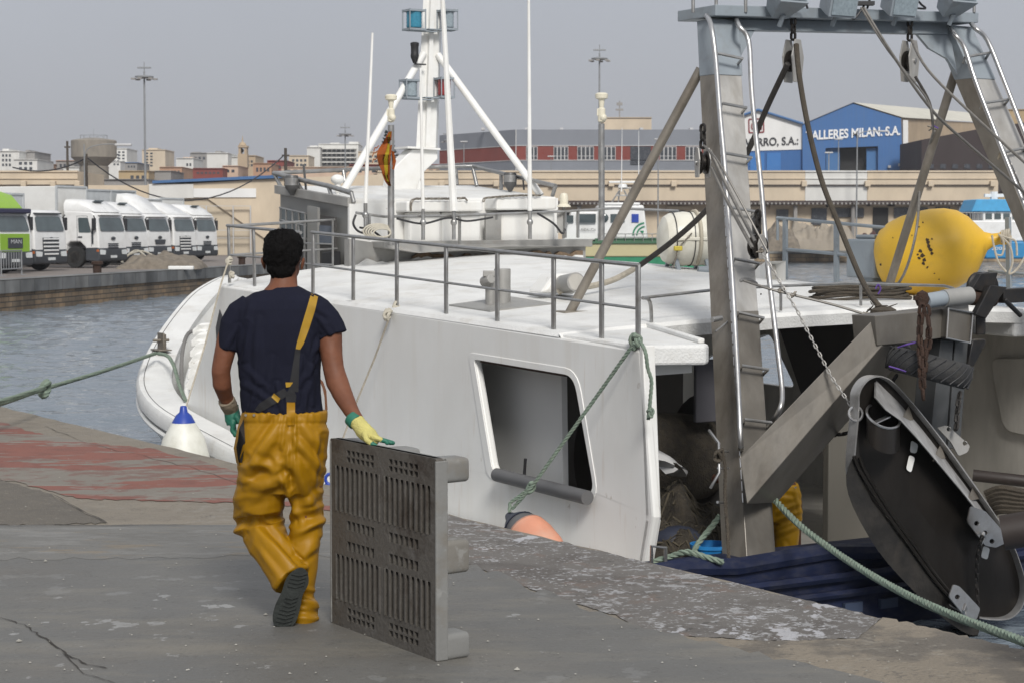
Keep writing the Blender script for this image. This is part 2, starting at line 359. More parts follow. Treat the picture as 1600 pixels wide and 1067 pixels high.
M['patch_brown'] = layered('tan_stained_concrete', (.21, .18, .14), [((.10, .09, .078), 1.1, .47, .06, .75, (1, 1, 1)), ((.24, .22, .185), 12, .56, .1, .6, (1, 1, 1)), ((.07, .065, .06), 40, .6, .06, .5, (1, 1, 1))], bump=.6, bump_scale=45)
M['patch_grey'] = layered('dark_wet_patch', (.095, .093, .088), [((.06, .06, .058), 5, .5, .2, .6, (1, 1, 1)), ((.3, .3, .3), 20, .68, .03, .6, (1, 1, 1))], rough=.5, bump=.3)
M['crack'] = mat('crack_filling', (.035, .03, .024), .95, var=.3)
M['far_ground'] = layered('dusty_harbour_asphalt', (.19, .165, .15), [((.12, .105, .095), .25, .5, .2, .5, (1, 1, 1)), ((.25, .22, .2), .9, .55, .1, .5, (1, 1, 1))], bump=.1, bump_scale=3)
M['quay_face'] = mat('wet_quay_face', (.10, .09, .075), .8, var=.3, scale=3, bump=.8, bump_scale=6)
M['hull_white'] = layered('scuffed_white_gelcoat', (.76, .76, .74), [((.60, .56, .49), 5, .50, .25, .4, (1, 1, .07)), ((.50, .40, .30), 20, .62, .1, .25, (1, 1, .12)), ((.36, .30, .24), 9, .695, .02, .55, (1, 1, .6)), ((.66, .65, .62), 1.2, .45, .3, .6, (1, 1, .6))], rough=.42, bump=.06, bump_scale=4, var=.03, scale=1.5)
def g0(px, py, z=0.0): return Z(px, py, z)
def sheet(name, px, z, m, kind='structure', jag=1.0):
    if jag:
        rj = random.Random(len(name)); q = []
        for i, a in enumerate(px):
            b_ = px[(i + 1) % len(px)]; n = max(1, int(math.hypot(b_[0] - a[0], b_[1] - a[1]) / 9))
            for k in range(n): t_ = k / n; q.append((a[0] + (b_[0] - a[0]) * t_ + rj.uniform(-4, 4) * jag, a[1] + (b_[1] - a[1]) * t_ + rj.uniform(-1.6, 1.6) * jag))
        px = q
    mb = MB(); mb.add([g0(x, y, z) for x, y in px], [tuple(range(len(px)))]); o = mb.build(name, m, smooth=0); tag(o, kind=kind); return o
E0, E1 = g0(0, 632), g0(1600, 1012); ed = (E1 - E0).normalized()
Pa = E0 - ed * 45; Pb = E1 + ed * 14; inn = V((ed.y, -ed.x, 0));  inn = inn if inn.dot(V((0, 0, 0)) - E0) > 0 else -inn
# near quay: a solid block with a slightly chipped edge
q = MB(); edge = []
n_ = 260
for i in range(n_ + 1):
    p = Pa.lerp(Pb, i / n_); jx = noise.noise(p * 3.1) * .035 + noise.noise(p * 13.) * .015 if 60 < i < n_ else 0
    edge.append(p + inn * (jx + .02))
poly = edge + [Pb + inn * 30, Pa + inn * 60]
q.prism([p - UP * .045 for p in poly], (0, 0, -3.0)); 
rim = [p - inn * -.045 for p in edge]
q.loft([[p - UP * .045 for p in edge], [p - UP * .012 + inn * .018 for p in edge], rim], caps=False, closed=False)
q.add(rim + [Pb + inn * 30, Pa + inn * 60], [tuple(range(len(rim) + 2))])
tag(q.build('near_quay', M['quay_base'], smooth=0), kind='structure')
sheet('red_painted_pavement', [(-60, 655), (0, 658), (40, 672), (120, 688), (230, 700), (300, 716), (390, 742), (470, 765), (560, 784), (640, 800), (560, 802), (420, 786), (330, 784), (120, 778), (20, 750), (-60, 745)], .004, M['red_paint'])
sheet('dark_pavement_patch', [(-400, 745), (-60, 745), (0, 748), (70, 768), (168, 816), (90, 819), (-400, 822)], .004, M['asphalt'])
sheet('spattered_edge_strip', [(600, 780), (690, 801), (760, 819), (1010, 878), (1200, 923), (1380, 966), (1340, 996), (1200, 1001), (1130, 996), (1020, 990), (960, 960), (860, 930), (760, 892), (690, 862), (560, 850), (560, 812)], .004, M['kerb_spatter'])
sheet('tan_pavement_strip', [(1020, 990), (1130, 996), (1200, 1001), (1340, 996), (1380, 963), (1590, 1012), (1760, 1052), (1900, 1200), (1500, 1200), (1300, 1060)], .004, M['patch_brown'])
rng = random.Random(3)
def rag(a, b, n, amp):
    return [(a[0] + (b[0] - a[0]) * i / n + rng.uniform(-3, 3), a[1] + (b[1] - a[1]) * i / n + rng.uniform(-amp, amp)) for i in range(n)]
sheet('concrete_slab', [(-700, 821)] + rag((-60, 820), (560, 818), 24, .7) + rag((560, 822), (700, 868), 8, 3) + rag((700, 868), (880, 936), 12, 6) + rag((880, 936), (1020, 984), 10, 5) + rag((1020, 984), (1320, 1050), 16, 5) + [(1420, 1075), (1700, 1180), (1900, 1600), (800, 1900), (-700, 1900)], .009, M['slab'], jag=.0)
sheet('pitted_slab_band', [(-700, 826)] + rag((-60, 824), (560, 822), 20, .5) + [(640, 850)] + rag((600, 866), (-60, 874), 30, 3) + [(-700, 878)], .0102, M['slab_rough'], jag=0.0)
def crack(px, w, z=.0135):
    P = []; 
    for i in range(len(px) - 1):
        for k in range(6):
            t = k / 6; P.append((px[i][0] + (px[i + 1][0] - px[i][0]) * t + rng.uniform(-4, 4), px[i][1] + (px[i + 1][1] - px[i][1]) * t + rng.uniform(-1.2, 1.2)))
    P.append(px[-1]); a = []; b = []
    for i, (x, y) in enumerate(P):
        p = g0(x, y, z); d = (g0(*P[min(i + 1, len(P) - 1)], z) - g0(*P[max(i - 1, 0)], z)).normalized(); s_ = V((-d.y, d.x, 0))
        ww = w * rng.uniform(.25, 1.) * (0.25 if i in (0, len(P) - 1) else 1); a.append(p + s_ * ww); b.append(p - s_ * ww)
    mb = MB(); mb.loft([a, b], caps=False, closed=False); tag(mb.build('ground_crack', M['crack'], smooth=0), kind='structure')
crack([(-20, 958), (40, 975), (60, 990), (90, 1010), (125, 1033), (168, 1043)], .0055)
crack([(100, 1020), (130, 1050), (180, 1066)], .0035)
crack([(0, 820), (160, 819), (365, 817), (560, 815)], .006)
crack([(80, 770), (168, 817)], .005)
crack([(70, 664), (130, 690), (240, 716), (300, 730), (390, 762)], .004, .006)
gr = MB(); gm = mat('pale_grit', (.3, .29, .26), .9, var=.5, scale=9)
for i in range(420):
    px, py = rng.uniform(-20, 1620), 640 + 430 * rng.random() ** .8
    if py < 650 + px * .236: continue
    c_ = g0(px, py, .013); r_ = rng.uniform(.002, .0065) * (2.2 if i % 40 == 0 else 1); pts_ = [c_ + V((math.cos(a) * r_ * rng.uniform(.6, 1.3), math.sin(a) * r_ * rng.uniform(.6, 1.3), 0)) for a in (0, 1.2, 2.5, 3.7, 5)]
    gr.add(pts_ + [c_ + UP * r_ * .7], [(0, 1, 5), (1, 2, 5), (2, 3, 5), (3, 4, 5), (4, 0, 5)])
o = gr.build('grit', gm, smooth=0); tag(o, 'pale grit and flakes scattered on the quay', 'grit', kind='stuff')
# ---------------------------------------------------------------- water
WZ = -1.1
wm = bpy.data.materials.new('harbour_water'); wm.use_nodes = True; t = wm.node_tree; b = t.nodes['Principled BSDF']; l = t.links.new
b.inputs['Base Color'].default_value = (.15, .18, .21, 1); b.inputs['Roughness'].default_value = .06; b.inputs['IOR'].default_value = 1.33
b.inputs['Specular IOR Level'].default_value = .5
g = t.nodes.new('ShaderNodeNewGeometry'); mp = t.nodes.new('ShaderNodeMapping'); mp.inputs['Scale'].default_value = (.55, 1.15, 1); mp.inputs['Rotation'].default_value = (0, 0, .25); l(g.outputs['Position'], mp.inputs[0])
n1 = t.nodes.new('ShaderNodeTexNoise'); n1.inputs['Scale'].default_value = 2.4; n1.inputs['Detail'].default_value = 4; n1.inputs['Distortion'].default_value = .6; l(mp.outputs[0], n1.inputs['Vector'])
n2 = t.nodes.new('ShaderNodeTexNoise'); n2.inputs['Scale'].default_value = 8; n2.inputs['Detail'].default_value = 4; l(mp.outputs[0], n2.inputs['Vector'])
ad = t.nodes.new('ShaderNodeMath'); ad.operation = 'MULTIPLY_ADD'; ad.inputs[1].default_value = .35; l(n2.outputs[0], ad.inputs[0]); l(n1.outputs[0], ad.inputs[2])
bp = t.nodes.new('ShaderNodeBump'); bp.inputs['Strength'].default_value = 1; bp.inputs['Distance'].default_value = .12; l(ad.outputs[0], bp.inputs['Height']); l(bp.outputs[0], b.inputs['Normal'])
mb = MB(); zl = WZ - .09; mb.add([(-160, 2, zl), (160, 2, zl), (160, 230, zl), (-160, 230, zl)], [(0, 1, 2, 3)])
vs_ = []; fs = []; rows = []; y = 11.0
while y < 175: rows.append(y); y += max(.05, y * .0042)
nc = 240
for y in rows:
    for i in range(nc + 1):
        x = (i / nc * 2 - 1) * (.31 * y + 1.5); h = .045 * noise.noise(V((x * .8 + y * .25, y * 1.5, 1.3))) + .026 * noise.noise(V((x * 2.2 - y * .5, y * 3.6, 7.7))) + .010 * noise.noise(V((x * 5.5, y * 8.5, 3.1)))
        vs_.append((x, y, WZ + h * 1.25))
for j in range(len(rows) - 1):
    for i in range(nc): k = j * (nc + 1) + i; fs.append((k, k + 1, k + nc + 2, k + nc + 1))
mb.add(vs_, fs); tag(mb.build('water', wm, smooth=80), kind='structure')
# ---------------------------------------------------------------- far quays
def stone_mat(name, c1, c2, mortar, sx_, sz, dirx):
    m = bpy.data.materials.new(name); m.use_nodes = True; t = m.node_tree; b = t.nodes['Principled BSDF']; l = t.links.new
    b.inputs['Roughness'].default_value = .85
    g = t.nodes.new('ShaderNodeNewGeometry'); s1 = t.nodes.new('ShaderNodeVectorMath'); s1.operation = 'DOT_PRODUCT'; s1.inputs[1].default_value = tuple(dirx)
    sp_ = t.nodes.new('ShaderNodeSeparateXYZ'); cb = t.nodes.new('ShaderNodeCombineXYZ'); l(g.outputs['Position'], s1.inputs[0]); l(g.outputs['Position'], sp_.inputs[0]); l(s1.outputs['Value'], cb.inputs[0]); l(sp_.outputs['Z'], cb.inputs[1])
    br = t.nodes.new('ShaderNodeTexBrick'); br.inputs['Scale'].default_value = 1; br.inputs['Brick Width'].default_value = sx_; br.inputs['Row Height'].default_value = sz; br.inputs['Mortar Size'].default_value = .02
    br.inputs['Color1'].default_value = (*c1, 1); br.inputs['Color2'].default_value = (*c2, 1); br.inputs['Mortar'].default_value = (*mortar, 1); l(cb.outputs[0], br.inputs['Vector'])
    n = t.nodes.new('ShaderNodeTexNoise'); n.inputs['Scale'].default_value = .9; n.inputs['Detail'].default_value = 7; mp = t.nodes.new('ShaderNodeMapping'); mp.inputs['Scale'].default_value = (1, 1, .6); l(g.outputs['Position'], mp.inputs[0]); l(mp.outputs[0], n.inputs['Vector'])
    r = t.nodes.new('ShaderNodeMapRange'); r.inputs[1].default_value = .3; r.inputs[2].default_value = .7; r.inputs[3].default_value = .5; r.inputs[4].default_value = 1.5; l(n.outputs[0], r.inputs[0])
    v = t.nodes.new('ShaderNodeVectorMath'); v.operation = 'SCALE'; l(br.outputs[0], v.inputs[0]); l(r.outputs[0], v.inputs['Scale']); l(v.outputs[0], b.inputs['Base Color'])
    bp = t.nodes.new('ShaderNodeBump'); bp.inputs['Distance'].default_value = .05; l(br.outputs['Fac'], bp.inputs['Height']); bp.invert = True; l(bp.outputs[0], b.inputs['Normal']); return m
Q0, Q1 = Z(0, 439, 0), Z(450, 412, 0); qd = (Q1 - Q0).normalized(); Qa = Q0 - qd * 40; Qb = Q1 + qd * 70
QY = Qb.y; Qc = V((170, QY, 0))
M['coping'] = stone_mat('grey_coping_blocks', (.11, .115, .118), (.17, .17, .165), (.07, .07, .065), 1.25, .5, qd)
M['masonry'] = stone_mat('ochre_quay_masonry', (.21, .145, .085), (.13, .10, .07), (.06, .05, .04), .62, .19, qd)
M['coping_f'] = stone_mat('grey_coping_front', (.16, .165, .165), (.21, .21, .2), (.1, .1, .1), 2.2, .6, V((1, 0, 0)))
M['masonry_f'] = stone_mat('ochre_masonry_front', (.33, .24, .15), (.24, .19, .13), (.12, .1, .08), 1.0, .35, V((1, 0, 0)))
mb = MB(); inw = V((-qd.y, qd.x, 0)); 
mb.add([Qa, Qb, Qc, Qc + V((400, 0, 0)), V((900, 2500, 0)), V((-900, 2500, 0)), V((-400, Qa.y, 0)), Qa + V((-200, -10, 0))], [tuple(range(8))])
tag(mb.build('far_ground', M['far_ground'], smooth=0), kind='structure')
for a, b_, mc, mm in ((Qa, Qb, 'coping', 'masonry'), (Qb, Qc, 'coping_f', 'masonry_f')):
    d = (b_ - a).normalized(); nn = V((d.y, -d.x, 0)); z1 = -.47 if mc == 'coping' else -.35
    m1 = MB(); m1.prism([a + nn * .06 + UP * .02, b_ + nn * .06 + UP * .02, b_ - nn * .9 + UP * .02, a - nn * .9 + UP * .02], (0, 0, z1)); tag(m1.build('quay_coping', M[mc], smooth=0), kind='structure')
    m2 = MB(); m2.prism([a + UP * (z1 + .02), b_ + UP * (z1 + .02), b_ - nn * .8 + UP * (z1 + .02), a - nn * .8 + UP * (z1 + .02)], (0, 0, -2)); tag(m2.build('quay_masonry', M[mm], smooth=0), kind='structure')
# ---------------------------------------------------------------- background buildings
def fm(name, c, var=.08, sc_=.35, dirt=None, amt=.35, **k):
    return mat(name, c, .85, var=var, scale=sc_, dirt=dirt or tuple(q * .6 for q in c), dirt_amt=amt, dirt_scale=.5, stretch=(1, 1, .5), **k)
C = dict(cream=fm('cream_render', (.56, .47, .355)), white=fm('white_render', (.62, .615, .59)), tan=fm('tan_render', (.44, .34, .23)), grey=fm('grey_render', (.27, .26, .25)),
         terra=fm('terracotta_render', (.42, .25, .16)), darkred=fm('dark_red_cladding', (.205, .045, .034)), greyclad=fm('grey_cladding', (.205, .22, .25), amt=.12), ochre=fm('ochre_render', (.40, .30, .17)),
         pink=fm('pale_pink_render', (.54, .40, .30)), blue=fm('blue_corrugated_steel', (.035, .115, .30), amt=.3), roofw=fm('pale_sheet_roof', (.55, .53, .46)), dark=fm('dark_brown_cladding', (.035, .024, .024)),
         black=fm('shadowed_opening', (.018, .018, .018)), win=mat('far_window_glass', (.05, .055, .065), .25), conc=fm('water_tower_concrete', (.235, .21, .175), .2, 1.2, bump=.4, bump_scale=3), frame=fm('pale_window_frame', (.5, .5, .5)),
         paleblue=fm('pale_blue_sheet', (.06, .14, .3)), pole=mat('galvanised_pole', (.25, .26, .27), .6, .3), wpole=mat('tarred_wood_pole', (.06, .05, .04), .9), signw=fm('sign_white', (.70, .70, .69), amt=.1), red=mat('sign_dark_red', (.2, .025, .03), .6), blk=mat('sign_black', (.015, .015, .02), .6), lwhite=mat('letter_white', (.72, .73, .74), .6))
def fb(mb, x0, x1, y0, y1, D, dep):
    """box whose front face fills these picture limits at distance D"""
    a, b_ = W(x0, y1, D), W(x1, y0, D)
    return mb.box(((a.x + b_.x) / 2, D + dep / 2, (a.z + b_.z) / 2), (abs(b_.x - a.x), dep, abs(b_.z - a.z)))
def house(x0, x1, yt, D, m, label, yb=330, wins=(), dep=12, name='town_building', cat='building', group='town buildings behind the harbour', roof=None, extra=()):
    p = W((x0 + x1) / 2, yb, D); p.z = 0
    t = thing(name, label, cat, p + V((0, dep / 2, 0)), group)
    mb = MB(); fb(mb, x0, x1, yt, yb, D, dep); r = 3000 / D
    mb.build('wall', C[m], t, smooth=0)
    mb = MB(); fb(mb, x0 - .6, x1 + .6, yt - .9, yt, D - .25, dep + .5); mb.build('parapet', C[roof or m], t, smooth=0)
    for (a, b_, c, d, mm) in extra:
        e = MB(); fb(e, a, b_, c, d, D + dep * .2, dep * .5); e.build('roof_block', C[mm], t, smooth=0)
    for (a, b_, c, d, nx, ny) in wins:
        for i in range(nx):
            for j in range(ny):
                w = (b_ - a) / nx; h = (d - c) / ny
                e = MB(); fb(e, a + w * i + w * .22, a + w * (i + 1) - w * .22, c + h * j + h * .2, c + h * (j + 1) - h * .25, D - .04, .3); e.build('window', C['win'], t, smooth=0)
    return t
house(-30, 30, 237, 340, 'white', 'white flat-roofed town block at the far left edge of the skyline', wins=[(2, 18, 240, 262, 3, 3)], extra=[(4, 14, 233, 237, 'white')])
house(22, 58, 250, 335, 'white', 'lower white town block with small openings beside the leftmost white block', wins=[(28, 52, 252, 268, 3, 2)])
house(36, 54, 238, 345, 'grey', 'small grey rendered town block rising behind white houses', extra=[(40, 46, 235, 238, 'grey')])
house(50, 72, 256, 352, 'terra', 'brown roofed low house left of the concrete water tower', wins=[(53, 70, 259, 266, 3, 1)])
house(88, 116, 252, 360, 'grey', 'grey house with roof terrace directly left of the water tower', wins=[(92, 110, 255, 264, 3, 1)], roof='terra')
house(100, 130, 262, 330, 'white', 'low white house in front of the water tower column')
house(166, 188, 253, 420, 'white', 'pale grey balconied block just right of the water tower', wins=[(176, 187, 240, 260, 2, 4)])
house(180, 198, 233, 430, 'white', 'tall narrow white block with roof aerials right of the water tower', wins=[(183, 196, 236, 256, 2, 4)])
house(196, 214, 255, 350, 'grey', 'low dark roofed house with blue awning right of the tall white block', wins=[(199, 212, 258, 264, 3, 1)], roof='paleblue')
house(223, 258, 235, 450, 'cream', 'tall cream town block with stepped roof behind the floodlight mast', wins=[(226, 240, 238, 262, 2, 5)], extra=[(232, 246, 232, 235, 'cream')])
house(186, 232, 268, 300, 'ochre', 'ochre low house with two white windows in front of the skyline', wins=[(202, 228, 272, 286, 3, 1)])
house(228, 267, 268, 305, 'grey', 'plain grey gable wall low in the skyline')
house(250, 284, 262, 345, 'terra', 'terracotta roofed terrace houses right of the floodlight mast', wins=[(254, 282, 266, 272, 5, 1)])
house(276, 302, 248, 380, 'white', 'white and cream terrace block with roof wall', wins=[(290, 300, 254, 262, 2, 1)], extra=[(286, 300, 246, 248, 'pink')])
house(298, 326, 240, 400, 'grey', 'grey roofed house with dark upper storey in the skyline', wins=[(302, 322, 244, 252, 3, 1)], extra=[(300, 312, 238, 240, 'grey')])
house(324, 356, 240, 370, 'white', 'plain bright white cube house beside the church tower', extra=[(336, 345, 236.5, 240, 'grey')])
house(355, 380, 246, 375, 'white', 'lower white house between the cube house and the church tower')
house(302, 348, 264, 310, 'darkred', 'long dark red sheet building low in the skyline', wins=[(306, 344, 268, 274, 6, 1)])
house(348, 372, 260, 315, 'pink', 'pale pink house right of the dark red sheet building', wins=[(352, 368, 264, 272, 2, 1)])
house(376, 399, 244, 360, 'tan', 'tan block below the church bell tower', wins=[(380, 396, 250, 262, 3, 2)])
house(396, 424, 256, 320, 'terra', 'terracotta coloured terrace with roof openings right of the church tower', wins=[(399, 422, 260, 272, 4, 1)])
house(418, 448, 252, 330, 'darkred', 'dark red low block left of the balconied apartment building', wins=[(422, 446, 258, 266, 4, 1)])
house(452, 482, 244, 410, 'cream', 'cream house with flat roof left of the white balconied block', wins=[(455, 480, 248, 262, 4, 2)])
house(480, 500, 231, 440, 'white', 'white stepped end of the balconied apartment block', extra=[(484, 496, 228, 231, 'white')])
t = house(498, 560, 226, 445, 'white', 'large white apartment block with long balcony rows', extra=[(545, 560, 222, 226, 'white'), (516, 530, 223.5, 226, 'white')])
for y in (232, 239, 246, 253):
    e = MB(); fb(e, 503, 556, y, y + 1.6, 443, 2); e.build('balcony', C['white'], t, smooth=0)
    for i in range(7): e = MB(); fb(e, 505 + i * 7.3, 509.5 + i * 7.3, y + 2, y + 5.6, 444.9, .3); e.build('window', C['win'], t, smooth=0)
house(560, 606, 238, 430, 'cream', 'cream house partly behind the flag pole', wins=[(566, 600, 242, 256, 4, 2)])
house(480, 540, 262, 300, 'darkred', 'dark red sheet roof building below the apartment block', wins=[(486, 534, 266, 271, 5, 1)])
house(546, 690, 258, 305, 'darkred', 'dark red warehouse behind the white mast base')
house(600, 660, 250, 420, 'white', 'white low block behind the flag')
house(943, 1018, 184.5, 330, 'cream', 'plain cream block rising above the grey and red office building', extra=[(945, 972, 190, 186, 'frame')])
# bell tower
t = thing('church_tower', 'stone church bell tower with small dome and spire on the skyline', 'church tower', W(378, 300, 350))
e = MB(); fb(e, 371.5, 386, 241, 262, 350, 2.4); e.build('wall', C['tan'], t, smooth=0)
for a in (372.5, 381.6): e = MB(); fb(e, a, a + 3.6, 230.5, 241, 350, 2.2); e.build('pier', C['tan'], t, smooth=0)
e = MB(); fb(e, 371.8, 386, 228, 231, 349.8, 2.6); e.build('cornice', C['tan'], t, smooth=0)
c = W(379, 228, 351); e = MB(); e.lathe([(.72, 0), (.6, .35), (.3, .6), (.12, .7), (.1, 1.2), (.02, 1.8)], c, UP, 10); e.build('spire', C['tan'], t)
e = MB(); e.ball(W(379, 236, 351), (.25, .25, .35), 8); e.build('bell', C['dark'], t)
# water tower
c = W(147.5, 300, 300); c.z = 0; zf = lambda y: W(147, y, 300).z
t = thing('water_tower', 'round concrete water tower with flared tank and railed roof', 'water tower', c)
e = MB(); e.lathe([(2.25, 0), (2.25, zf(261)), (2.1, zf(260)), (3.45, zf(247)), (3.5, zf(246.5)), (3.5, zf(221)), (3.3, zf(219.5)), (1.2, zf(216.4)), (.2, zf(215.8))], c, UP, 40); e.build('tank', C['conc'], t, smooth=25)
e = MB()
for i in range(12):
    a = i * math.pi / 6; p = c + V((2.1 * math.cos(a), 2.1 * math.sin(a), zf(217.5))); e.cyl(p, p + UP * .55, .03, n=5)
    a2 = a + math.pi / 6; p2 = c + V((2.1 * math.cos(a2), 2.1 * math.sin(a2), zf(217.5) + .55)); e.cyl(p + UP * .55, p2, .025, n=5)
e.build('railing', C['pole'], t); e = MB(); e.cyl(c + UP * zf(216), c + UP * zf(201), .03, .015, n=5); e.build('aerial', C['pole'], t)
# cream harbour sheds
def shed(name, label, x0, x1, yt, yb, D, segs, posts, low=True, skew=None):
    p = W((x0 + x1) / 2, yb, D); p.z = 0; t = thing(name, label, 'warehouse', p + V((0, 5, 0)))
    for a, b_, m_ in segs:
        e = MB(); fb(e, a, b_, yt, yb, D, 9.8); e.build('wall', C[m_], t, smooth=0)
        e = MB(); k = 3000 / D; fb(e, a, b_, yt - 1, yt + 1.4, D - .12, .4); e.build('coping', C[m_], t, smooth=0)
        e = MB(); fb(e, a, b_, yt + 11, yt + 12.2, D - .1, .2); e.build('ledge', C[m_], t, smooth=0)
    e = MB()
    for i in range(len(posts) - 1): fb(e, posts[i] + 5, posts[i + 1] - 4, yt + 21, yt + 22.6, D - .22, .12)
    e.build('drain_pipe', C['dark'], t, smooth=0)
    for a in posts: e = MB(); fb(e, a - 4, a + 4, yt + 15, yt + 24, D - .5, .5); e.build('bracket', C['cream'], t, smooth=0, bevel=.05)
    return t
t = shed('harbour_shed', 'long cream arcaded fish shed with brackets and dark awning behind the boat', 590, 1560, 268, 318, 180, [(590, 860, 'cream'), (860, 1258, 'cream'), (1258, 1355, 'white'), (1355, 1560, 'cream')], [690, 775, 862, 955, 1053, 1150, 1257, 1356, 1455, 1552])
e = MB(); a_, b_ = W(590, 318, 178.9), W(1560, 318, 178.9); e.prism([a_, b_, b_ + V((0, 1.3, .3)), a_ + V((0, 1.3, .3))], (0, 0, -.12)); e.build('awning', C['dark'], t, smooth=0)
e = MB(); 
for i in range(150):
    x = 592 + i * 6.45; fb(e, x, x + 2.6, 317, 320, 178.6, .2)
o = e.build('awning_fringe', C['grey'], t, smooth=0)
for i, x in enumerate([700, 800, 905, 1000, 1120, 1243, 1333, 1425, 1500]):
    e = MB(); fb(e, x - 3, x + 3, 322, 389, 179.3, .5); e.build('pillar', C['grey'], t, smooth=0)
e = MB(); fb(e, 590, 1560, 318, 391, 180.3, .3); e.build('back_wall', C['cream'], t, smooth=0)
for i, (a, b_, c_, d_, m_) in enumerate([(1168, 1190, 330, 382, 'black'), (1213, 1232, 328, 345, 'win'), (1268, 1292, 326, 352, 'win'), (1300, 1350, 326, 340, 'win'), (1364, 1388, 325, 372, 'black'), (1397, 1450, 325, 340, 'win'), (1462, 1485, 324, 334, 'win'), (1052, 1070, 330, 344, 'win'), (880, 900, 330, 380, 'black'), (1500, 1540, 328, 380, 'black')]):
    e = MB(); fb(e, a, b_, c_, d_, 180.1, .25); e.build('door' if d_ > 360 else 'window', C[m_], t, smooth=0)
    e = MB(); fb(e, a - 10, b_ + 10, c_ - 7, c_ - 2, 179.9, .5); e.build('lintel', C['cream'], t, smooth=0)
t2 = shed('harbour_shed', 'cream harbour shed behind the lorries at the left edge', -60, 121, 268, 340, 150, [(-60, 121, 'cream')], [-8, 36, 82, 120])
t3 = thing('harbour_shed', 'long low cream shed wall with blue sheet roof edge right of the lorries', 'warehouse', W(430, 340, 140))
e = MB(); fb(e, 121, 235, 290, 345, 146, 6); e.build('low_wall', C['cream'], t3, smooth=0)
e = MB(); fb(e, 232, 452, 288, 402, 134, 8); e.build('wall', fm('patchy_cream_render', (.50, .43, .33), .1, .5, (.36, .3, .22)), t3, smooth=0)
e = MB(); fb(e, 233, 302, 288, 310, 133.7, .3); e.build('pale_panel', C['white'], t3, smooth=0)
e = MB(); fb(e, 302, 400, 295, 309, 133.7, .3); e.build('white_band', C['signw'], t3, smooth=0)
e = MB(); p = [W(238, 287, 133.5), W(452, 278, 133.5), W(452, 273, 133.5), W(238, 283, 133.5)]; e.prism(p, (0, 8, 0)); e.build('blue_roof_edge', C['paleblue'], t3, smooth=0)
e = MB(); p = [W(302, 295, 133.8), W(302, 287, 133.8), W(452, 278.5, 133.8), W(600, 273, 133.8), W(600, 400, 133.8), W(452, 400, 133.8)]; e.prism(p, (0, 8, 0)); e.build('gable_wall', C['cream'], t3, smooth=0)
e = MB()
for x in (322, 364, 391):
    fb(e, x, x + .8, 322, 398, 133.2, .2)
for y in (322, 360, 372): fb(e, 310, 391, y, y + .8, 133.3, .15)
e.build('frame_lines', C['frame'], t3, smooth=0)
house(124, 232, 281, 200, 'grey', 'low grey green shed roof beyond the cream wall, right of the water tower', yb=300, name='shed_roof')
house(440, 700, 262, 290, 'pink', 'row of pale low houses behind the boat rails', wins=[(445, 690, 264, 272, 22, 1)])
# grey and red office building
DO = 260; t = thing('office_building', 'two-tone office block with grey and dark red cladding bands and white framed windows', 'office building', W(900, 350, DO))
K0 = W(687, 212, 276); 
def wing(mb, x0, x1, y0, y1, off=0, D0=None):
    """slab on the receding left wing, heights given at the corner x=806"""
    def P(x, y):
        f = (806 - x) / 119; D = DO + 16 * f; zc = W(806, y, DO).z; q_ = W(x, 360, D); return V((q_.x, q_.y - off, zc))
    a, b_, c_, d_ = P(x0, y1), P(x1, y1), P(x1, y0), P(x0, y0); mb.prism([a, b_, c_, d_], (2, 14, 0)) if off == 0 else mb.prism([a, b_, c_, d_], (0, .3, 0))
for (y0, y1, m_) in ((203, 228, 'greyclad'), (228, 251, 'darkred'), (251, 267, 'greyclad'), (267, 290, 'darkred')):
    e = MB(); fb(e, 806, 1130, y0, y1, DO, 15); wing(e, 687, 806, y0, y1); e.build('cladding_band', C[m_], t, smooth=0)
for y in (228, 251, 267):
    e = MB(); fb(e, 806, 1130, y - .5, y + .5, DO - .1, .3); wing(e, 687, 806, y - .5, y + .5, .12); e.build('trim_strip', C['frame'], t, smooth=0)
e = MB(); fb(e, 805.5, 806.8, 203, 280, DO - .14, .3); e.build('corner_strip', C['frame'], t, smooth=0)
WN = [(822, 840), (865, 888), (902, 928), (942, 962), (1031, 1057), (1071, 1096)]
for row, (y0, y1) in enumerate(((229.5, 250.5), (268, 289))):
    for a, b_ in WN:
        e = MB(); fb(e, a, b_, y0, y1, DO - .1, .3); w = e.build('window', C['frame'], t, smooth=0)
        g_ = MB(); n = max(2, round((b_ - a) / 6.5))
        for i in range(n):
            q_ = (b_ - a) / n; fb(g_, a + q_ * i + .9, a + q_ * (i + 1) - .9, y0 + 1, y0 + (y1 - y0) * .68, DO - .14, .1); fb(g_, a + q_ * i + .9, a + q_ * (i + 1) - .9, y0 + (y1 - y0) * .73, y1 - 1, DO - .14, .1)
        g_.build('pane', C['win'], w, smooth=0)
e = MB(); fb(e, 985, 1017, 229.5, 258, DO - .1, .3); e.build('window_bay', C['win'], t, smooth=0)
e = MB(); wing(e, 747, 763, 227, 243, .15); w = e.build('window', C['frame'], t, smooth=0); e = MB(); wing(e, 749, 761, 228.5, 241.5, .2); e.build('pane', C['win'], w, smooth=0)
for x in (820, 875, 1078, 1000, 752): e = MB(); fb(e, x, x + 5, 200, 203.5, DO + 4, 2); e.build('roof_vent', C['frame'], t, smooth=0)
